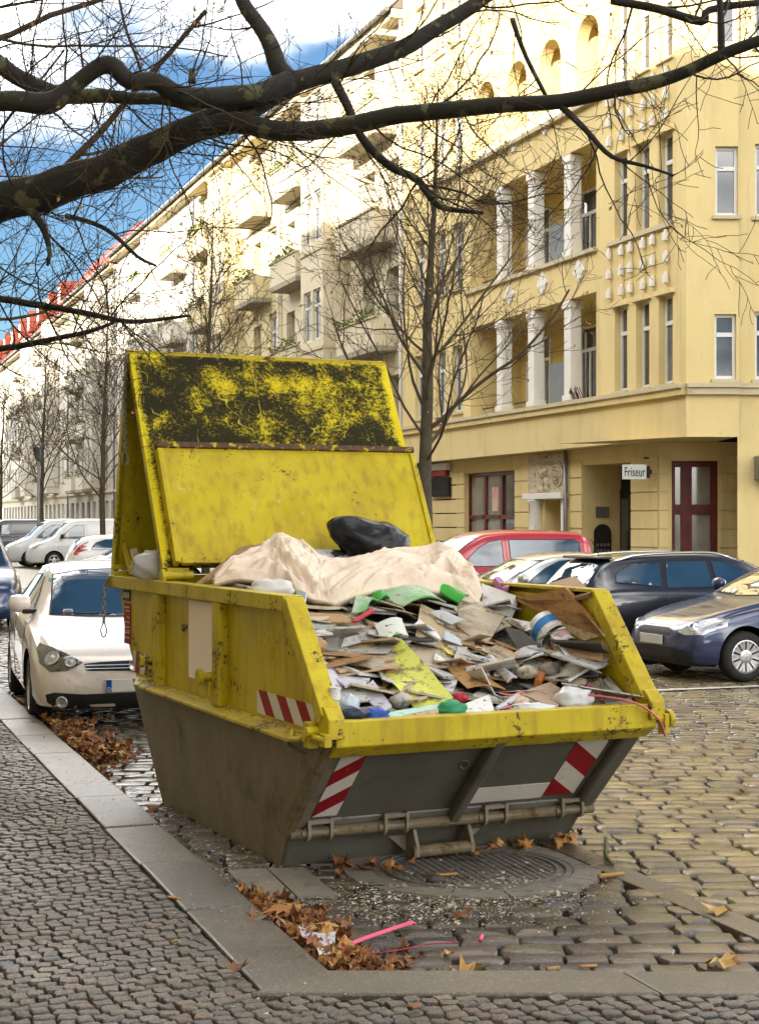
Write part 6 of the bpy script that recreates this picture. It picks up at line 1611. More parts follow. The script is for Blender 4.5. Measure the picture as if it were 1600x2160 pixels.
def scrap(i, px, py, uoff, big=1.0, at=None):
    mat, cat, lab, grp = fr.choices(kinds, wts)[0]
    if grp.startswith('white') and fr.random() < .35: mat = PRT
    w_, d_ = fr.uniform(.10, .34) * big, fr.uniform(.09, .26) * big; t = fr.uniform(.004, .016)
    b = MB(); n = 5
    # irregular outline
    base = [(-.5, -.5), (fr.uniform(-.15, .2), -.5 + fr.uniform(-.06, .05)), (.5, -.5), (.5 + fr.uniform(-.1, .05), .1), (.5, .5), (-.5 + fr.uniform(0, .2), .5)]
    pts = [((a + fr.uniform(-.08, .08)) * w_, (c + fr.uniform(-.08, .08)) * d_) for a, c in base]
    bend = fr.uniform(-.25, .25) if cat == 'cardboard' or fr.random() < .25 else 0
    top = [(a, c, bend * a * a * 4) for a, c in pts]; n = len(top)
    b.add(top + [(a, c, z - t) for a, c, z in top], [tuple(range(n)), tuple(range(2*n-1, n-1, -1))] + [(k, (k+1) % n, n + (k+1) % n, n + k) for k in range(n)])
    col = grp.split()[0]
    if at is None:
        loc = K2(px, py, heap_u(py) + uoff); q_ = MSKI @ loc
        q_.x = min(max(q_.x, .17), W - .19); q_.z -= .02; loc = MSK @ q_; lab = scrap_label(px, py, col, 'board' if cat == 'board' else 'piece', w_, d_)
    else: loc = at; lab = f'{col} board lying at the back of the skip under the lid'
    o = b.build('board_scrap' if cat == 'board' else 'cardboard_scrap', mat, loc=loc, rot=(fr.gauss(.16, .20), fr.gauss(.05, .20), fr.uniform(-.9, .9) + A_SK + fr.choice((0, 0, PI/2))))
    used_labels.setdefault(lab, []).append(o); tag(o, lab, cat, grp)
n_ = 0
while n_ < 165:
    py = fr.uniform(1262, 1512); px = fr.uniform(610 + (py - 1262) * .42, 1275 + (py - 1262) * .20)
    if px > 1075 and py < 1345: continue
    scrap(n_, px, py, fr.uniform(.06, .18), fr.uniform(1.0, 1.6)); n_ += 1
for i in range(0):
    u = fr.uniform(1.6, 2.9); x = fr.uniform(.2, W - .25); scrap(i, 0, 0, 0, 1.3, MSK @ Vector((x, u, heap_z(u) + fr.uniform(-.09, -.02))))
for lab, os_ in used_labels.items():          # pieces that still read alike: set apart by picture order
    if len(os_) > 1 and 'back of the skip' not in lab:
        os_.sort(key=lambda o: o.location.x)
        names = {2: ('left', 'right'), 3: ('left', 'middle', 'right')}.get(len(os_))
        if names:
            for o, nm in zip(os_, names): o['label'] = o['label'].replace(' in the heap', f', {nm}most of {len(os_)}' if nm != 'middle' else ', middle of 3')
# ---- pieces one can pick out
board('lime_sheet', 'lime green sheet with dark stains lying at the middle of the heap', 'panel', [(788, 1397, -.10), (844, 1343, .02), (955, 1469, -.60), (872, 1489, -.62)], YGS, .008, curl=-.03)
board('lilac_panel', 'large pale lilac panel leaning against the left side of the heap', 'panel', [(643, 1372, .0), (704, 1405, -.1), (724, 1450, -.36), (690, 1480, -.62)], LIL, .012)
board('lilac_panel', 'folded pale lilac flap with pink edge on the left of the heap', 'panel', [(690, 1398, .0), (776, 1432, -.30), (728, 1447, -.42), (700, 1425, -.20)], LIL, .012)
board('white_sheet', 'small white panel leaning below the lilac flap', 'panel', [(758, 1460, -.40), (786, 1434, -.35), (826, 1489, -.60), (800, 1501, -.64)], LIL, .01)
board('painted_board', 'curled white board with green and black smears above the lime sheet', 'board', [(790, 1320, .24), (847, 1306, .26), (861, 1342, .08), (807, 1356, .06)], dm('smeared', (.60, .60, .55), (.52, .53, .48), .6, [((.10, .35, .06), 11, .60, .66), ((.04, .04, .035), 13, .56, .64)]), .006, curl=.025)
board('grey_strip', 'long grey-white strip left of the smeared board', 'board', [(719, 1366, .02), (726, 1346, .06), (794, 1327, .22), (796, 1346, .16)], GRY, .012)
board('hardboard_sheet', 'long orange-brown hardboard sheet right of the lime sheet', 'board', [(931, 1398, -.02), (1010, 1415, -.12), (1066, 1455, -.36), (985, 1452, -.40)], dm('hard', (.40, .21, .075), (.44, .25, .10), .7, [dirt2]), .006, curl=.02)
board('foam_plank', 'mint green foam plank lying along the front lip', 'plank', [(793, 1506, -.69), (932, 1484, -.66), (934, 1494, -.70), (812, 1518, -.735)], TEAL, .03)
board('cardboard_strip', 'pale brown cardboard strip beneath the mint plank', 'cardboard', [(850, 1508, -.72), (925, 1494, -.71), (926, 1508, -.735), (852, 1519, -.74)], TAN, .01)
board('white_board', 'white rectangular board resting on the front lip in the middle', 'board', [(966, 1490, -.66), (1031, 1465, -.58), (1044, 1502, -.72), (980, 1510, -.74)], WHT, .012)
board('red_folder', 'red folder poking out under the beige cloth', 'folder', [(741, 1308, .30), (784, 1282, .42), (792, 1288, .40), (752, 1311, .29)], REDP, .01)
board('brown_board', 'brown chipboard on the left below the beige cloth', 'board', [(643, 1290, .50), (720, 1297, .40), (757, 1315, .30), (646, 1309, .42)], CARD, .012)
board('brown_board', 'long dark-edged board under the brown chipboard', 'board', [(646, 1314, .45), (752, 1318, .36), (790, 1322, .28), (655, 1332, .30)], TAN, .010)
board('glass_pane', 'greenish glass pane standing at the left side of the heap', 'glass pane', [(613, 1297, .42), (628, 1243, .44), (645, 1250, .40), (634, 1336, .30)], dm('panegl', (.32, .42, .40), (.40, .50, .48), .15), .012)
board('stained_board', 'large stained beige board right of the heap centre', 'board', [(966, 1275, .60), (1063, 1300, .46), (1022, 1366, .12), (964, 1320, .36)], dm('stained', (.46, .38, .28), (.38, .31, .22), .7, [((.14, .115, .085), 4.5, .48, .66)]), .014)
board('timber_batten', 'pale wooden batten along the top of the stained board', 'batten', [(968, 1266, .66), (1066, 1296, .52), (1064, 1307, .50), (966, 1277, .64)], CRM, .03)
board('foam_block', 'rough white foam sheet beside the wooden cabinet panels', 'foam', [(1015, 1230, .95), (1088, 1257, .80), (1070, 1300, .50), (1016, 1278, .70)], dm('foam', (.70, .69, .67), (.62, .60, .58), .9, [((.30, .26, .20), 7, .58, .7)], bump=.8, bscale=50), .05)
board('cabinet_panel', 'brown wooden cabinet panel sticking up at the right of the skip', 'panel', [(1082, 1264, .80), (1191, 1239, .86), (1273, 1344, .16), (1180, 1312, .30)], WOOD, .028)
board('cabinet_panel', 'dark brown panel behind the wooden cabinet panel', 'panel', [(1075, 1254, 1.15), (1212, 1214, 1.25), (1246, 1250, .90), (1160, 1278, .85)], dm('dwood', (.20, .105, .045), (.26, .14, .06), .6, [dirt2]), .022)
board('panel_edge', 'narrow plank edge along the cabinet panel', 'plank', [(1150, 1305, .33), (1229, 1292, .36), (1272, 1341, .12), (1232, 1352, .10)], TAN, .02)
board('tile_slab', 'grey-white tile slab standing in the right front corner', 'tile', [(1264, 1437, -.30), (1281, 1426, -.25), (1330, 1480, -.62), (1278, 1492, -.68)], GRY, .014)
board('tile_slab', 'second pale tile slab leaning behind the corner slab', 'tile', [(1226, 1407, -.12), (1266, 1426, -.20), (1276, 1480, -.52), (1246, 1468, -.45)], CRM, .012)
board('brown_tile', 'brown square board near the right end of the lip', 'board', [(1096, 1462, -.45), (1158, 1439, -.36), (1196, 1460, -.46), (1172, 1496, -.68)], dm('btile', (.36, .25, .18), (.42, .30, .22), .7, [dirt2]), .012)
board('pink_tile', 'small pinkish slab touching the right corner block', 'board', [(1285, 1490, -.66), (1330, 1468, -.58), (1338, 1488, -.70), (1290, 1502, -.72)], dm('ptile', (.55, .40, .37), (.50, .36, .33), .7), .02)
board('beige_board', 'beige board below the stained board', 'board', [(1012, 1374, .02), (1056, 1357, .10), (1106, 1392, -.08), (1085, 1410, -.20)], TAN, .012)
board('white_trim', 'bent white trim strip beneath the beige board', 'board', [(1024, 1386, -.02), (1040, 1388, -.04), (1090, 1430, -.30), (1070, 1440, -.34)], WHT, .008, curl=.02)
board('dark_tray', 'dark grey tray lined with white board right of the stained board', 'tray', [(1064, 1322, .22), (1100, 1330, .16), (1140, 1362, .0), (1092, 1372, .0)], DRK, .014)
board('white_flap', 'bent white flap over the dark tray', 'board', [(1064, 1306, .40), (1106, 1330, .22), (1158, 1312, .30), (1120, 1336, .24)], WHT, .01, curl=.03)
board('cream_card', 'curled cream card beside the paint bucket', 'cardboard', [(1112, 1322, .32), (1154, 1294, .38), (1160, 1304, .34), (1128, 1336, .24)], CRM, .006, curl=.03)
board('picture_sheet', 'crumpled printed sheet in front of the paint bucket', 'paper', [(1082, 1380, .0), (1140, 1367, .02), (1150, 1382, -.06), (1110, 1392, -.10)], dm('print', (.52, .56, .58), (.45, .40, .38), .5, [((.10, .25, .35), 16, .58, .64), ((.25, .30, .12), 13, .60, .66)]), .004, curl=.03)
board('orange_block', 'orange wooden stick in the right half of the heap', 'stick', [(1127, 1434, -.30), (1150, 1387, -.08), (1164, 1390, -.10), (1142, 1437, -.33)], ORG, .035)
board('yellow_scrap', 'small yellow paper scrap right of the lime sheet', 'paper', [(928, 1361, .10), (944, 1368, .06), (962, 1384, .0), (944, 1378, .02)], dm('yel', (.62, .55, .08), (.60, .52, .06), .6), .004)
board('white_lath', 'white lath in the middle of the heap', 'lath', [(884, 1306, .34), (925, 1338, .18), (930, 1350, .10), (872, 1318, .26)], WHT, .012)
board('mirror_scrap', 'bluish mirror scrap lying on the boards', 'mirror', [(938, 1330, .22), (966, 1345, .14), (975, 1362, .06), (936, 1348, .14)], dm('mirr', (.40, .46, .50), (.48, .52, .55), .12, spec=.9), .006)
board('long_sheet', 'long dark-edged sheet across the centre right', 'board', [(955, 1366, .10), (1034, 1390, -.02), (1056, 1412, -.12), (985, 1392, -.02)], GRY, .008)
board('grey_plastic', 'grey plastic sheet along the right side of the heap', 'plastic sheet', [(1212, 1372, .05), (1258, 1392, -.06), (1262, 1432, -.28), (1216, 1402, -.12)], dm('gplast', (.34, .34, .37), (.42, .42, .45), .35, [dirt2]), .006, curl=.04)
board('bent_sheet', 'bent cream sheet with brown edge below the bucket', 'board', [(1180, 1420, -.22), (1236, 1398, -.10), (1250, 1400, -.10), (1190, 1440, -.34)], CRM, .008, curl=.03)
board('brown_scrap', 'brown paper scrap next to the bent cream sheet', 'paper', [(1158, 1438, -.30), (1186, 1420, -.22), (1202, 1424, -.26), (1172, 1444, -.35)], CARD, .004, curl=.02)
board('magazine_sheet', 'crumpled magazine page under the beige cloth at the centre', 'paper', [(905, 1292, .40), (950, 1296, .42), (996, 1314, .34), (952, 1318, .30)], dm('magz', (.46, .46, .44), (.30, .34, .36), .5, [((.30, .12, .08), 13, .6, .66)]), .004, curl=.02)
board('rim_cardboard', 'long brown cardboard flap hanging over the left rim', 'cardboard', [(388, 1253, 1.62), (420, 1238, 1.55), (556, 1150, 1.45), (500, 1160, 1.62)], CARD, .006, curl=.02)
board('card_sheet', 'dark cardboard sheet arched behind the beige cloth', 'cardboard', [(505, 1196, 1.30), (560, 1148, 1.42), (640, 1150, 1.40), (560, 1190, 1.2)], BRN, .006, curl=.05)
board('wooden_lath', 'pale wooden lath standing inside the open lid', 'lath', [(274, 1158, 2.75), (288, 1156, 2.75), (303, 1212, 2.6), (287, 1213, 2.6)], TAN, .02)
board('newspaper_roll', 'rolled black and white newspaper before the folded lid', 'newspaper', [(648, 1158, 1.72), (735, 1160, 1.70), (738, 1182, 1.60), (656, 1178, 1.62)], dm('news', (.45, .45, .46), (.30, .30, .31), .7, [((.03, .03, .035), 8, .48, .54)]), .05)
board('blue_red_carton', 'small carton with blue and red print near the rear right', 'carton', [(1042, 1218, 1.3), (1052, 1215, 1.3), (1074, 1236, 1.2), (1060, 1240, 1.2)], dm('carton', (.10, .14, .45), (.50, .08, .10), .5, scale=12), .04)
# sacks
def sack(label, quad, mat, curl=.03): return board('green_sack', label, 'sack', quad, mat, .01, curl=curl)
gs = dm('sack', (.04, .36, .03), (.48, .47, .42), .45, [dirt2], scale=5)
sack('green and white sack poking out below the cloth on the left', [(741, 1294, .44), (753, 1256, .58), (790, 1262, .54), (772, 1288, .44)], gs)
sack('green and white sack folded below the right end of the cloth', [(912, 1238, .72), (950, 1240, .74), (988, 1258, .64), (968, 1273, .54)], GRN)
sack('grey crumpled sack between the two green sacks', [(800, 1256, .62), (905, 1246, .66), (940, 1272, .52), (850, 1280, .46)], gs, .05)
sack('bright green sack edge under the middle of the cloth', [(780, 1262, .60), (815, 1250, .62), (822, 1262, .56), (800, 1270, .52)], GRN)
# paint bucket lying on its side
def bucket(label, p0, p1, r_, mat, lidm):
    ax = (p1 - p0); Lb = ax.length; M = Matrix.Translation(p0) @ ax.to_track_quat('Z', 'Y').to_matrix().to_4x4()
    root = empty('paint_bucket', p0); tag(root, label, 'bucket')
    R0 = M.to_3x3().to_4x4()
    b = MB(); b.lathe([(r_*.86, 0), (r_*.9, .01), (r_*.98, Lb*.86), (r_*1.05, Lb*.87), (r_*1.05, Lb*.93), (r_, Lb*.94), (r_, Lb), (r_*.93, Lb), (r_*.9, Lb*.4), (.01, Lb*.38)], 26, R0, closed=False); o = b.build('body', mat, root, smooth=True)
    o.data.set_sharp_from_angle(angle=.6)
    b = MB(); b.lathe([(r_*.955, Lb*.30), (r_*.985, Lb*.68)], 26, R0, closed=False); b.build('label_band', lidm, root, smooth=True)
    pts = [R0 @ Vector((r_*1.06*math.cos(a), r_*1.06*math.sin(a) , Lb*.9 + .08*math.sin(a))) for a in [PI*i/12 for i in range(13)]]
    b = MB(); b.tube(pts, .004, 5); b.build('handle', M_STEEL, root, recalc=False)
WPL = dm('wplast', (.64, .63, .61), (.58, .57, .55), .35, [dirt2])
bucket('white paint bucket with blue band lying on its side', K2(1146, 1318, .42), K2(1176, 1352, .16), .115, WPL, dm('bband', (.02, .16, .46), (.03, .2, .5), .4))
bucket('white tub with red label tipped over in front of the bucket', K2(1182, 1340, .10), K2(1197, 1366, .0), .08, WPL, dm('rband', (.50, .03, .05), (.6, .5, .5), .4, scale=9))
# cartridge tube
p0 = K(706, 1528, -.72); tb = empty('sealant_tube', p0); tag(tb, 'white sealant cartridge standing in the left front corner of the skip', 'tube')
b = MB(); b.lathe([(.027, 0), (.028, .005), (.028, .165), (.026, .17), (.029, .171), (.029, .186), (.004, .188)], 18); b.build('barrel', WPL, tb, smooth=True).data.set_sharp_from_angle(angle=.6)
b = MB(); b.lathe([(.0284, .09), (.0284, .125)], 18, closed=False); b.build('print_band', dm('gprint', (.20, .20, .2), (.45, .45, .44), .5, scale=60), tb, smooth=True)
# bags
BAGB = mk('bag_black', (.010, .010, .012), (.018, .018, .02), 8, .22, layers=[((.35, .35, .36), 70, .70, .73)], bump=.5, bscale=22)
bk = lump('black_bag', 'shiny black plastic bag leaning on the folded lid', 'bag', K(798, 1150, 1.62), (.21, .15, .15), BAGB, 3.3, .12, 1.6, rz=A_SK, ridged=.9, n=4)
b = MB(); e = K(724, 1108, 1.68) - K(800, 1150, 1.62)
for v in bk.data.vertices:
    w_ = Matrix.Rotation(A_SK, 3, 'Z') @ v.co; d = w_.normalized().dot(e.normalized())
    if d > .55: v.co += Matrix.Rotation(-A_SK, 3, 'Z') @ (e.normalized() * (d - .55) ** 1.1 * .42)
lump('blue_bag', 'bright blue plastic bag at the left end of the lip', 'bag', K(782, 1510, -.70), (.085, .05, .035), BLUEP, 1.2, .45, 3)
lump('navy_bag', 'dark navy bag between the cartridge and the blue bag', 'bag', K(742, 1508, -.70), (.08, .06, .035), NAVY, 5.1, .45, 3)
lump('clear_bag', 'crumpled pale blue clear bag behind the cartridge', 'bag', K(735, 1486, -.60), (.05, .05, .05), dm('clear', (.40, .50, .58), (.55, .60, .64), .15, [((.12, .2, .35), 14, .55, .62)]), 7.7, .5, 3.5)
lump('green_bag', 'small dark green plastic bag on the front lip', 'bag', K(951, 1496, -.70), (.075, .05, .042), dm('gbag', (.02, .20, .09), (.04, .28, .14), .2), 2.4, .35, 2.5)
lump('white_bag', 'crumpled white plastic bag near the right of the lip', 'bag', K(1207, 1478, -.60), (.10, .07, .065), dm('wbag', (.66, .66, .67), (.58, .58, .60), .3), 9.2, .45, 2.8)
lump('white_bag', 'white crumpled film lying on the lip right of centre', 'bag', K(1120, 1496, -.70), (.11, .05, .03), dm('wbag', (.66, .66, .67)), 4.6, .5, 3)
lump('printed_bag', 'white carrier bag with red and yellow print on the left rim', 'bag', K(572, 1244, .62), (.12, .09, .06), dm('cbag', (.64, .62, .60), (.60, .58, .55), .35, [((.60, .25, .05), 12, .64, .67), ((.45, .04, .04), 15, .66, .69)]), 6.1, .35, 2.2)
lump('white_film', 'white crumpled film inside the open lid', 'bag', K(330, 1198, 2.35), (.15, .12, .11), dm('film', (.56, .54, .54), (.50, .48, .47), .35), 8.1, .4, 2.2)
lump('grey_film', 'grey clear film beside the lath inside the lid', 'bag', K(308, 1196, 2.75), (.10, .09, .07), dm('film2', (.40, .38, .35), (.46, .43, .38), .3), 3.1, .4, 2.6)
lump('rag', 'dirty white rag on the left rim beside the cloth', 'rag', K(478, 1238, 1.15), (.10, .06, .035), CRM, 5.5, .5, 3)
lump('crumpled_paper', 'crumpled dirty paper wad left below the cloth', 'paper', K(660, 1362, .05), (.07, .05, .04), CARD, 2.2, .5, 3)
lump('dark_rag', 'dark tangled rag left under the brown boards', 'rag', K(648, 1352, .12), (.06, .06, .045), DRK, 6.6, .5, 3.4)
lump('red_wrapper', 'small red wrapper at the foot of the lime sheet', 'wrapper', K(966, 1473, -.58), (.045, .03, .025), REDP, 3.9, .5, 3)
for i, (px, py, label) in enumerate(((1110, 1418, 'grey crushed plaster lump left of the orange stick'), (1160, 1412, 'grey crushed plaster lump right of the orange stick'), (1090, 1480, 'grey plaster lump beside the white film'), (845, 1478, 'small plaster lump below the lime sheet'), (1215, 1440, 'plaster lump under the pink straps'))):
    lump('plaster_lump', label, 'rubble', K2(px, py, heap_u(py) + .02), (.06, .05, .035), GRY if i % 2 else CRM, i * 3.3, .5, 2.5, n=2)
# cables, straps, tubes
def cord(name, label, cat, pts, r_, mat, flat=None):
    w_ = [K(*p) if len(p) == 3 else K(p[0], p[1], heap_u(p[1]) - .03) for p in pts]; q, _ = smooth_path(w_, [r_] * len(w_), 5); o0 = q[0]
    b = MB(); b.tube([p - o0 for p in q], r_, 6); return tag(b.build(name, mat, loc=o0, smooth=True, recalc=False), label, cat)
cord('pink_strap', 'long pink strap hanging over the right end of the lip', 'strap', [(1190, 1466, -.55), (1225, 1466, -.62), (1275, 1470, -.76), (1330, 1480, -.86), (1370, 1500, -.89), (1393, 1524, -.89), (1402, 1552, -.87)], .006, PINK)
cord('pink_strap', 'pink strap looped among the tiles at the right', 'strap', [(1185, 1428), (1215, 1436), (1240, 1440, -.42), (1232, 1462, -.55), (1215, 1482, -.64)], .007, PINK)
cord('pink_strap', 'thin pink strap crossing the white tube', 'strap', [(1052, 1462), (1080, 1466), (1102, 1460), (1096, 1482, -.62), (1056, 1496, -.70)], .005, PINK)
cord('pink_strap', 'short pink strap fanned beside the tile slabs', 'strap', [(1222, 1408), (1234, 1432), (1256, 1462, -.54), (1270, 1476, -.64)], .006, PINK)
cord('white_tube', 'white lilac tube lying near the middle of the lip', 'tube', [(1046, 1498, -.68), (1068, 1484, -.62), (1092, 1468, -.55)], .016, LIL)
cord('wire', 'bent grey wire above the wooden scraps at right', 'wire', [(1160, 1384), (1180, 1392, -.14), (1190, 1410, -.22), (1196, 1428, -.30)], .004, M_STEEL)
cord('wire', 'thin dark wire in front of the hardboard sheet', 'wire', [(1030, 1462, -.5), (1060, 1476, -.6), (1096, 1504, -.72)], .003, DRK)
cord('cable', 'beige knotted cable at the left side of the heap', 'cable', [(640, 1340), (655, 1348), (672, 1336, .12), (664, 1352, .05), (650, 1360, .02)], .008, CRM)
cord('rim_pipe', 'thin white pipe resting along the left rim', 'pipe', [(450, 1222, 1.35), (500, 1234, 1.0), (548, 1246, .72)], .010, WHT)
cord('rim_pipe', 'second white pipe under the cloth along the left rim', 'pipe', [(462, 1234, 1.2), (505, 1246, .95), (552, 1254, .70)], .009, GRY)
# beige cloth draped along the top of the heap
TOPC = [(455, 1222, 1.15), (485, 1196, 1.32), (530, 1172, 1.42), (562, 1150, 1.5), (585, 1132, 1.52), (615, 1138, 1.50), (640, 1155, 1.48), (665, 1180, 1.36), (710, 1188, 1.32), (750, 1182, 1.34), (800, 1174, 1.36), (850, 1167, 1.38), (900, 1160, 1.40), (945, 1162, 1.38), (975, 1182, 1.28), (1000, 1215, 1.08), (1018, 1256, .86)]
BOTC = [(452, 1232, 1.0), (500, 1222, .96), (560, 1228, .88), (600, 1236, .80), (625, 1250, .70), (655, 1264, .62), (685, 1270, .58), (705, 1274, .55), (730, 1266, .57), (765, 1254, .60), (805, 1246, .64), (850, 1243, .66), (900, 1247, .66), (945, 1252, .68), (965, 1262, .66), (990, 1272, .66), (1010, 1274, .68)]
NU, NV = 260, 56
def spl(T, t):
    f = t * (len(T) - 1); i = min(len(T) - 2, int(f)); f -= i
    a, c = T[i], T[i+1]; p0, p3 = T[max(i-1, 0)], T[min(i+2, len(T)-1)]
    return [.5 * ((2*a[k]) + (c[k] - p0[k])*f + (2*p0[k] - 5*a[k] + 4*c[k] - p3[k])*f*f + (3*a[k] - p0[k] - 3*c[k] + p3[k])*f**3) for k in range(3)]
b = MB(); o0 = K(750, 1220, 1.0)
for i in range(NU + 1):
    t = i / NU; a = K(*spl(TOPC, t)); c = K(*spl(BOTC, t))
    for j in range(NV + 1):
        s = j / NV; p = c.lerp(a, s)
        q = Vector((t * 6.5, s * 2.0, 0))
        w1 = mnoise.noise(Vector((t*5, s*2.2, 3.1))); w2 = mnoise.noise(Vector((t*4.2, s*2.0, 9.4)))
        rg = lambda a, c_, sd: 1 - 2.2 * abs(mnoise.noise(Vector((a, c_, sd))))
        fold = .050 * rg(t*5.5 + w1*1.6, s*2.6 + w2*1.4, 2.0) + .026 * rg(t*10 + w2*2.4, s*5.0 - t*4 + w1*2, 7.0) + .014 * rg(t*22 + w1*4, s*9 - t*7 + w2*4, 5.0) + .004 * rg(t*55 + w2*6, s*22 + w1*6, 1.0)
        bul = .06 * math.sin(PI * min(1, s * 1.02)) 
        env = min(1, 8*s, 8*(1-s) + .25) * min(1, 14*t + .1, 14*(1-t) + .1)
        p = p + Vector((0, -.55, .83)) * (bul * .6 + fold * env)
        b.v.append(tuple(p - o0))
for i in range(NU):
    for j in range(NV): b.f.append([i*(NV+1)+j, i*(NV+1)+j+1, (i+1)*(NV+1)+j+1, (i+1)*(NV+1)+j]); b.mi.append(0)
# tuck the lower hem under
n0 = len(b.v)
for i in range(NU + 1): v = Vector(b.v[i*(NV+1)]); b.v.append(tuple(v + Vector((.0, .10, -.035))))
for i in range(NU): b.f.append([n0 + i, i*(NV+1), (i+1)*(NV+1), n0 + i + 1]); b.mi.append(0)
# back hem falls away behind
n1 = len(b.v)
for i in range(NU + 1): v = Vector(b.v[i*(NV+1) + NV]); b.v.append(tuple(v + Vector((.0, .12, -.10))))
for i in range(NU): b.f.append([i*(NV+1)+NV, n1 + i, n1 + i + 1, (i+1)*(NV+1)+NV]); b.mi.append(0)
CL = mk('beige_cloth', (.68, .55, .43), (.74, .62, .50), 3, .85, layers=[((.66, .58, .36), 4, .58, .75), ((.40, .29, .21), 3.0, .60, .80), ((.34, .25, .18), 18, .66, .74)], bump=.5, bscale=26)
clo = b.build('beige_cloth', CL, loc=o0, smooth=True, recalc=False); tag(clo, 'crumpled beige cloth draped over the top of the rubbish', 'cloth')
sm = clo.modifiers.new('thick', 'SOLIDIFY'); sm.thickness = .004
# ================================================================== leaves and litter on the ground
M_LEAF = []
for i, (c1, c2) in enumerate((((.30, .13, .035), (.38, .19, .06)), ((.20, .075, .025), (.27, .11, .04)), ((.42, .24, .07), (.48, .30, .10)), ((.12, .05, .022), (.18, .08, .035)))):
    M_LEAF.append(mk('leaf_%d' % i, c1, c2, 30, .6, layers=[((.08, .035, .015), 45, .55, .7)], mode='obj'))
LEAF2D = [(0, -.5), (.06, -.22), (.34, -.34), (.28, -.12), (.52, .02), (.30, .10), (.36, .34), (.14, .24), (0, .55), (-.14, .24), (-.36, .34), (-.30, .10), (-.52, .02), (-.28, -.12), (-.34, -.34), (-.06, -.22)]
def leaf_geo(r, s=.10):
    ang = r.uniform(0, 6.28); cu = r.uniform(-2.2, 3.6); cv = r.uniform(-1.6, 2.6); tw = r.uniform(-2, 2); sd = r.uniform(0, 50); sq = r.uniform(.6, 1.0)
    def f(x, y):
        z = (cu * x * x + cv * y * y + tw * x * y) * .55 + .30 * mnoise.noise(Vector((x * 3 + sd, y * 3, sd))); x *= sq; return Vector((x * math.cos(ang) - y * math.sin(ang), x * math.sin(ang) + y * math.cos(ang), z)) * s
    jt = lambda: r.uniform(.78, 1.18)
    vs = [f(x * jt(), y * jt()) for x, y in LEAF2D] + [f(x * .45, y * .45) for x, y in LEAF2D] + [f(0, 0)]; n = len(LEAF2D)
    fs = [(i, (i+1) % n, n + (i+1) % n, n + i) for i in range(n)] + [(n + i, n + (i+1) % n, 2*n) for i in range(n)]
    zm = min(v.z for v in vs); return [v - Vector((0, 0, zm)) for v in vs], fs
lr_ = random.Random(99)
leaf_meshes = []
for k in range(16):
    vs, fs = leaf_geo(lr_, 1.0); me = bpy.data.meshes.new('fallen_leaf'); me.from_pydata([tuple(v) for v in vs], [], fs); me.materials.append(M_LEAF[k % 4]); me.shade_smooth(); leaf_meshes.append(me)
def leaf_pile(label, spots, n, seed, hgt=.08):
    r = random.Random(seed); b = MB()
    o0 = G(*spots[0][:2])
    for k in range(n):
        px, py, sx, sy, hh = r.choice(spots); p = G(r.gauss(px, sx), r.gauss(py, sy)); 
        R, S = RSof(p)
        if R < R_K + .03 or p.y < Y_C + .05: continue
        vs, fs = leaf_geo(r, r.uniform(.05, .115)); M = Matrix.Rotation(r.gauss(0, .5), 3, 'X') @ Matrix.Rotation(r.gauss(0, .5), 3, 'Y')
        z = max(0.005, hh * r.random())
        b.add([p - o0 + M @ v + Vector((0, 0, z)) for v in vs], fs, r.choices((0, 1, 2, 3), (3, 4, 1.3, 4))[0])
    o = b.build('leaf_pile', M_LEAF, loc=o0, recalc=False, smooth=True); tag(o, label, 'leaves', kind='stuff')
leaf_pile('pile of brown leaves in the gutter by the white hatchback', [(100, 1545, 35, 14, .10), (150, 1580, 38, 18, .14), (200, 1600, 36, 14, .10), (60, 1530, 22, 10, .08), (20, 1512, 25, 8, .08), (160, 1610, 25, 18, .10), (240, 1595, 25, 10, .05), (195, 1650, 18, 12, .05)], 1150, 3)
leaf_pile('pile of brown leaves in the corner of the bay before the skip', [(560, 1950, 32, 20, .04), (600, 1990, 42, 28, .05), (650, 2030, 45, 28, .05), (700, 2062, 48, 16, .04), (760, 2060, 70, 22, .01), (740, 2068, 28, 12, .05), (540, 1925, 25, 14, .05), (640, 1955, 40, 14, .03)], 780, 4)
leaf_pile('dark damp leaves gathered under the front of the skip', [(1000, 1800, 70, 8, .03), (1100, 1788, 50, 8, .03), (1180, 1772, 14, 10, .05), (760, 1832, 50, 6, .02)], 55, 5)
def leaf(label, px, py, s, k, z=0.006, up=.0):
    me = leaf_meshes[k]; z0 = z
    o = inst('fallen_leaf', me, None, G(px, py, z0), (lr_.uniform(-.15, .15), lr_.uniform(-.15, .15), lr_.uniform(0, 6.28)), (s, s, s * .8)); tag(o, label, 'leaf', 'single fallen leaves')
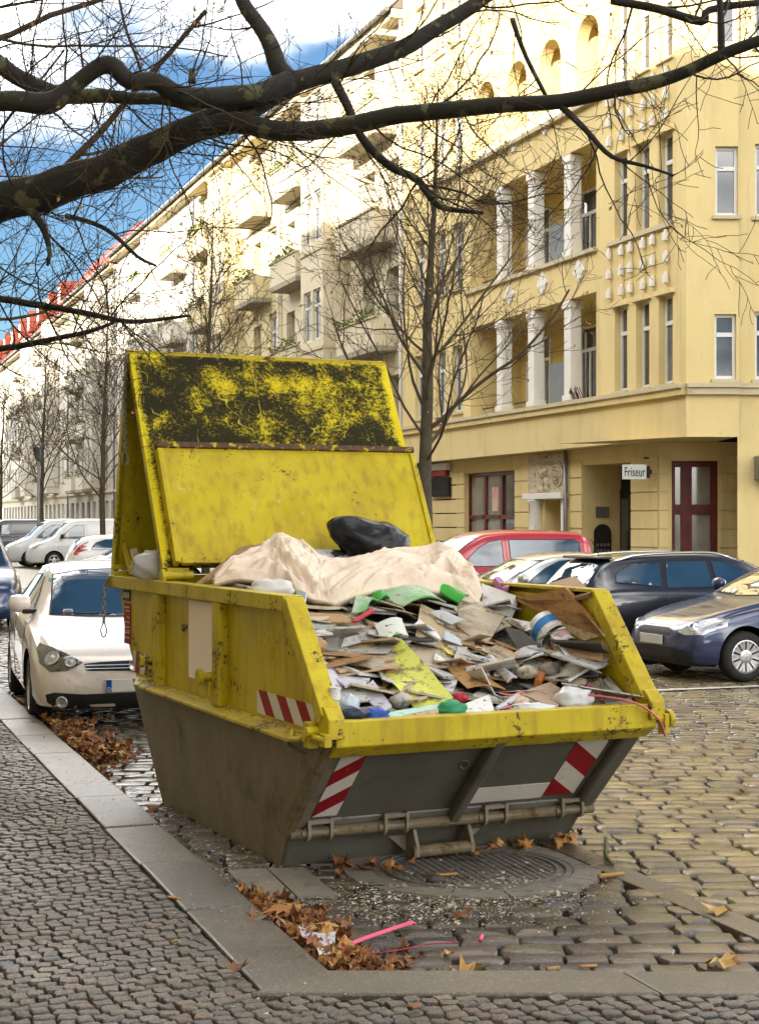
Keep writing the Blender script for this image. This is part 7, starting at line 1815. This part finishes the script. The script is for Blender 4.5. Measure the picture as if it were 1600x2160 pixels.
for a in (('brown leaf lying on the front lip of the bay beside the corner pile', 905, 2070, .13, 2), ('large orange leaf next to the cross kerb', 985, 2066, .19, 6), ('brown leaf near the end of the pink strap', 970, 1938, .14, 1), ('red-brown leaf lying on the kerb stone at left', 500, 2052, .11, 3, .09), ('small leaf on the cross kerb stone', 872, 2128, .07, 1, .09), ('yellow leaf on the setts right of the stone band', 1512, 1930, .16, 2), ('curled leaf on the setts at the far right', 1570, 1672, .10, 1), ('yellowish leaf at the right edge of the bay', 1520, 2042, .17, 2), ('leaf standing against the right foot of the skip', 1190, 1782, .13, 2), ('leaf before the left foot of the skip', 768, 1836, .11, 1), ('brown leaf left of the tipping loop', 840, 1838, .10, 0), ('small leaf on the carriageway beyond the twig', 1560, 1580, .08, 1), ('leaf on the mosaic pavement below the long kerb', 372, 1990, .05, 2, .088), ('large brown leaf atop the corner pile', 600, 1930, .22, 0, .05), ('bright orange leaf beside the pale card', 700, 1968, .16, 2, .03), ('broad brown leaf at the left rim of the corner pile', 545, 1945, .20, 5, .06), ('reddish leaf beside the kerb near the skip', 325, 1712, .13, 1, .01), ('orange leaf chip near the skip side', 322, 1772, .06, 2), ('tiny leaf on the carriageway at right', 1540, 1690, .06, 3), ('leaf on the stone band at right', 1545, 2030, .09, 1)): leaf(*a)
# litter
def gboard(name, label, cat, quad, mat, t=.004, curl=0.0, zs=(.012, .012, .012, .012)):
    c = [G(q[0], q[1], z) for q, z in zip(quad, zs)]; ctr = sum(c, Vector()) / 4; b = MB(); N = 4; top = []
    for i in range(N + 1):
        for j in range(N + 1):
            s, q = i / N, j / N; top.append((c[0].lerp(c[1], s)).lerp(c[3].lerp(c[2], s), q) + Vector((0, 0, curl * (2*s - 1) ** 2)) - ctr)
    n = (N+1)**2; ix = lambda i, j: i*(N+1)+j; fs = []
    for i in range(N):
        for j in range(N): fs += [(ix(i,j), ix(i+1,j), ix(i+1,j+1), ix(i,j+1)), (n+ix(i,j), n+ix(i,j+1), n+ix(i+1,j+1), n+ix(i+1,j))]
    rim = [ix(i, 0) for i in range(N)] + [ix(N, j) for j in range(N)] + [ix(i, N) for i in range(N, 0, -1)] + [ix(0, j) for j in range(N, 0, -1)]
    for a, d in zip(rim, rim[1:] + rim[:1]): fs.append((a, d, n + d, n + a))
    b.add(top + [p - Vector((0, 0, t)) for p in top], fs); return tag(b.build(name, mat, loc=ctr), label, cat)
gboard('pale_card', 'pale blue-white card lying in the corner leaf pile', 'card', [(628, 1962), (708, 1975), (706, 1998), (640, 1994)], LIL, .004, .02, (.07, .06, .05, .06))
gboard('white_scrap', 'small white torn card below the pale blue one', 'card', [(668, 2003), (694, 2000), (698, 2030), (678, 2036)], WHT, .004, .01, (.06, .06, .05, .05))
gboard('cardboard_piece', 'brown torn cardboard in the corner leaves', 'cardboard', [(580, 1938), (650, 1948), (668, 1966), (600, 1960)], CARD, .006, .02, (.05, .04, .04, .05))
gboard('brick_chip', 'reddish brick chip by the kerb near the skip', 'brick chip', [(285, 1748), (318, 1745), (320, 1758), (292, 1762)], dm('brickc', (.38, .14, .09), (.30, .11, .07), .8), .03)
gboard('white_scrap', 'small greenish-white scrap on the kerb edge by the leaves', 'scrap', [(225, 1682), (238, 1684), (236, 1690), (224, 1688)], WHT, .02)
def gcord(name, label, cat, pts, r_, mat, n=6):
    w_ = [G(p[0], p[1], p[2] if len(p) > 2 else .018) for p in pts]; o0 = w_[0]; b = MB(); q, _ = smooth_path(w_, [r_]*len(w_), 4); b.tube([p - o0 for p in q], r_, n); return tag(b.build(name, mat, loc=o0, recalc=False, smooth=True), label, cat)
pst = empty('pink_ground_strap', G(716, 2005, .02)); tag(pst, 'bent pink strap lying on the setts before the skip', 'strap')
def strap_seg(pts, wd=.017, t=.003):
    w_ = [G(p[0], p[1], p[2] if len(p) > 2 else .032) - G(716, 2005, .02) for p in pts]; q, _ = smooth_path(w_, [0]*len(w_), 4); b = MB(); L_ = []
    for i, p in enumerate(q):
        d = (q[min(i+1, len(q)-1)] - q[max(i-1, 0)]).normalized(); s = d.cross(Vector((0, 0, 1))).normalized() * wd / 2 + Vector((0, 0, .004)); L_ += [p - s, p + s, p + s - Vector((0, 0, t)), p - s - Vector((0, 0, t))]
    for i in range(len(q) - 1):
        for k in range(4): b.f.append([i*4+k, i*4+(k+1) % 4, (i+1)*4+(k+1) % 4, (i+1)*4+k]); b.mi.append(0)
    b.v = [tuple(v) for v in L_]; b.f += [[3, 2, 1, 0], [len(q)*4-4, len(q)*4-3, len(q)*4-2, len(q)*4-1]]; b.mi += [0, 0]; return b
HPINK = dm('hotpink', (.66, .10, .20), (.60, .08, .17), .45)
strap_seg([(872, 1944), (800, 1968), (740, 1990), (714, 2004), (738, 2014)]).build('strap_length', HPINK, pst)
strap_seg([(742, 2016), (830, 2006), (900, 1992), (968, 1988)]).build('strap_length', HPINK, pst)
gcord('strap_end', 'short pink strap end standing off the long strap', 'strap', [(1012, 1984), (1016, 1974, .03)], .010, HPINK)
STK = dm('stick', (.42, .25, .09), (.36, .20, .07), .7)
gcord('twig', 'mossy bent twig on the setts right of the skip', 'twig', [(1277, 1768), (1278, 1785, .03), (1276, 1802, .04), (1286, 1818, .03), (1294, 1824)], .011, dm('moss', (.12, .12, .04), (.08, .07, .03), .9))
gcord('wood_stick', 'pale wood stick lying on the stone band', 'stick', [(1262, 1848), (1288, 1846), (1314, 1843)], .012, STK)
gcord('wood_stick', 'thin yellow stick in front of the manhole cover edge', 'stick', [(917, 1846), (940, 1845), (962, 1843)], .008, STK)
gcord('wood_stick', 'thin orange stick on the setts near the right of the bay', 'stick', [(1222, 2040), (1258, 2038)], .008, STK)
gcord('wood_stick', 'short brown stick left of the orange stick', 'stick', [(1152, 2045), (1180, 2043)], .010, CARD)
gcord('wood_stick', 'pale splinter on the kerb stone left of the bay', 'splinter', [(352, 1892, .09), (380, 1896, .09)], .006, STK)
o = lump('bottle_cap', 'dark blue plastic cap on the setts beside the skip', 'cap', G(470, 1814, .022), (.018, .018, .02), NAVY, 1.0, .08, 2, n=2)
o = lump('coal_lump', 'dark lump lying on the manhole cover', 'lump', G(918, 1856, .02), (.05, .035, .025), DRK, 4.0, .4, 2, n=2)
# grit and crumbs scattered before the skip and on the kerb
r = random.Random(12); b = MB()
def crumb(p, s):
    q = [Vector((r.uniform(-1, 1), r.uniform(-1, 1), r.uniform(0, .9))) * s for _ in range(4)]
    b.add([p + v for v in q], [(0, 1, 2), (0, 2, 3), (0, 3, 1), (1, 3, 2)])
for k in range(6500):
    z = r.random()
    if z < .50: px, py, sg = r.gauss(900, 170), r.gauss(1905, 28), 1
    elif z < .70: px, py = r.gauss(1060, 110), r.gauss(1870, 30)
    elif z < .86: px, py = r.gauss(455, 60), r.gauss(1815, 40)
    else: px, py = r.gauss(330, 60), r.gauss(1700, 30)
    if py < 1660: continue
    p = G(px, py, .004); R, S = RSof(p)
    if R < R_K + .02 or p.y < Y_C + .02: continue
    crumb(p, min(.02, .0035 + .0035 * r.expovariate(1.0)))
for k in range(1500):
    S = r.uniform(5.5, 14); R = R_K - .16 + r.gauss(-.1, .35); p = SR(S, R, .09)
    if R < R_K - .02 and p.y > 5: crumb(p, .0025 + .003 * r.expovariate(1.2))
o = b.build('grit', mk('grit', (.50, .45, .37), (.36, .31, .24), 40, .85), recalc=False); tag(o, 'pale plaster grit scattered on the setts before the skip', 'grit', kind='stuff')
# crumbs on the skip's left ledge
b = MB()
for k in range(420):
    p = MSK @ Vector((r.uniform(-.09, 0.0), r.uniform(-.4, 2.4) if k % 3 else r.uniform(1.9, 2.4), ZS + .022)); crumb(p, .004 + .004 * r.expovariate(1.0))
o = b.build('plaster_crumbs', mk('crumbs', (.50, .42, .30), (.30, .23, .14), 40, .85), recalc=False); tag(o, 'plaster crumbs lying on the side ledge of the skip', 'grit', kind='stuff')
# white parking line by the blue car
M_LINE = mk('road_paint', (.62, .60, .55), (.50, .48, .43), 8, .7, layers=[((.15, .13, .10), 20, .55, .68)])
b = MB(); a = [SR(15.35, 8.2), SR(15.47, 8.2), SR(15.47, 13.6), SR(15.35, 13.6)]; b.quad(*[(p.x, p.y, .018) for p in a]); tag(b.build('parking_line', M_LINE, recalc=False), kind='structure')
b = MB(); a = [SR(15.0, 7.9), SR(15.0, 8.02), SR(30, 8.62), SR(30, 8.5)]; b.quad(*[(p.x, p.y, .0165) for p in a]); tag(b.build('parking_line', M_LINE, recalc=False), kind='structure')
# street lamp down the street
lp = empty('street_lamp', SR(67.0, 9.0)); tag(lp, 'thin grey street lamp post near the left edge', 'street lamp')
b = MB(); b.tube([(0, 0, 0), (0, 0, 1.2), (0, 0, 4.4)], [.11, .07, .06], 10); b.build('post', M_ZINC, lp, smooth=True)
b = MB(); b.lathe([(.08, 4.4), (.16, 4.5), (.24, 4.9), (.28, 4.95), (.10, 5.15), (.02, 5.25)], 14); b.build('lantern', M_PANE, lp, smooth=True)
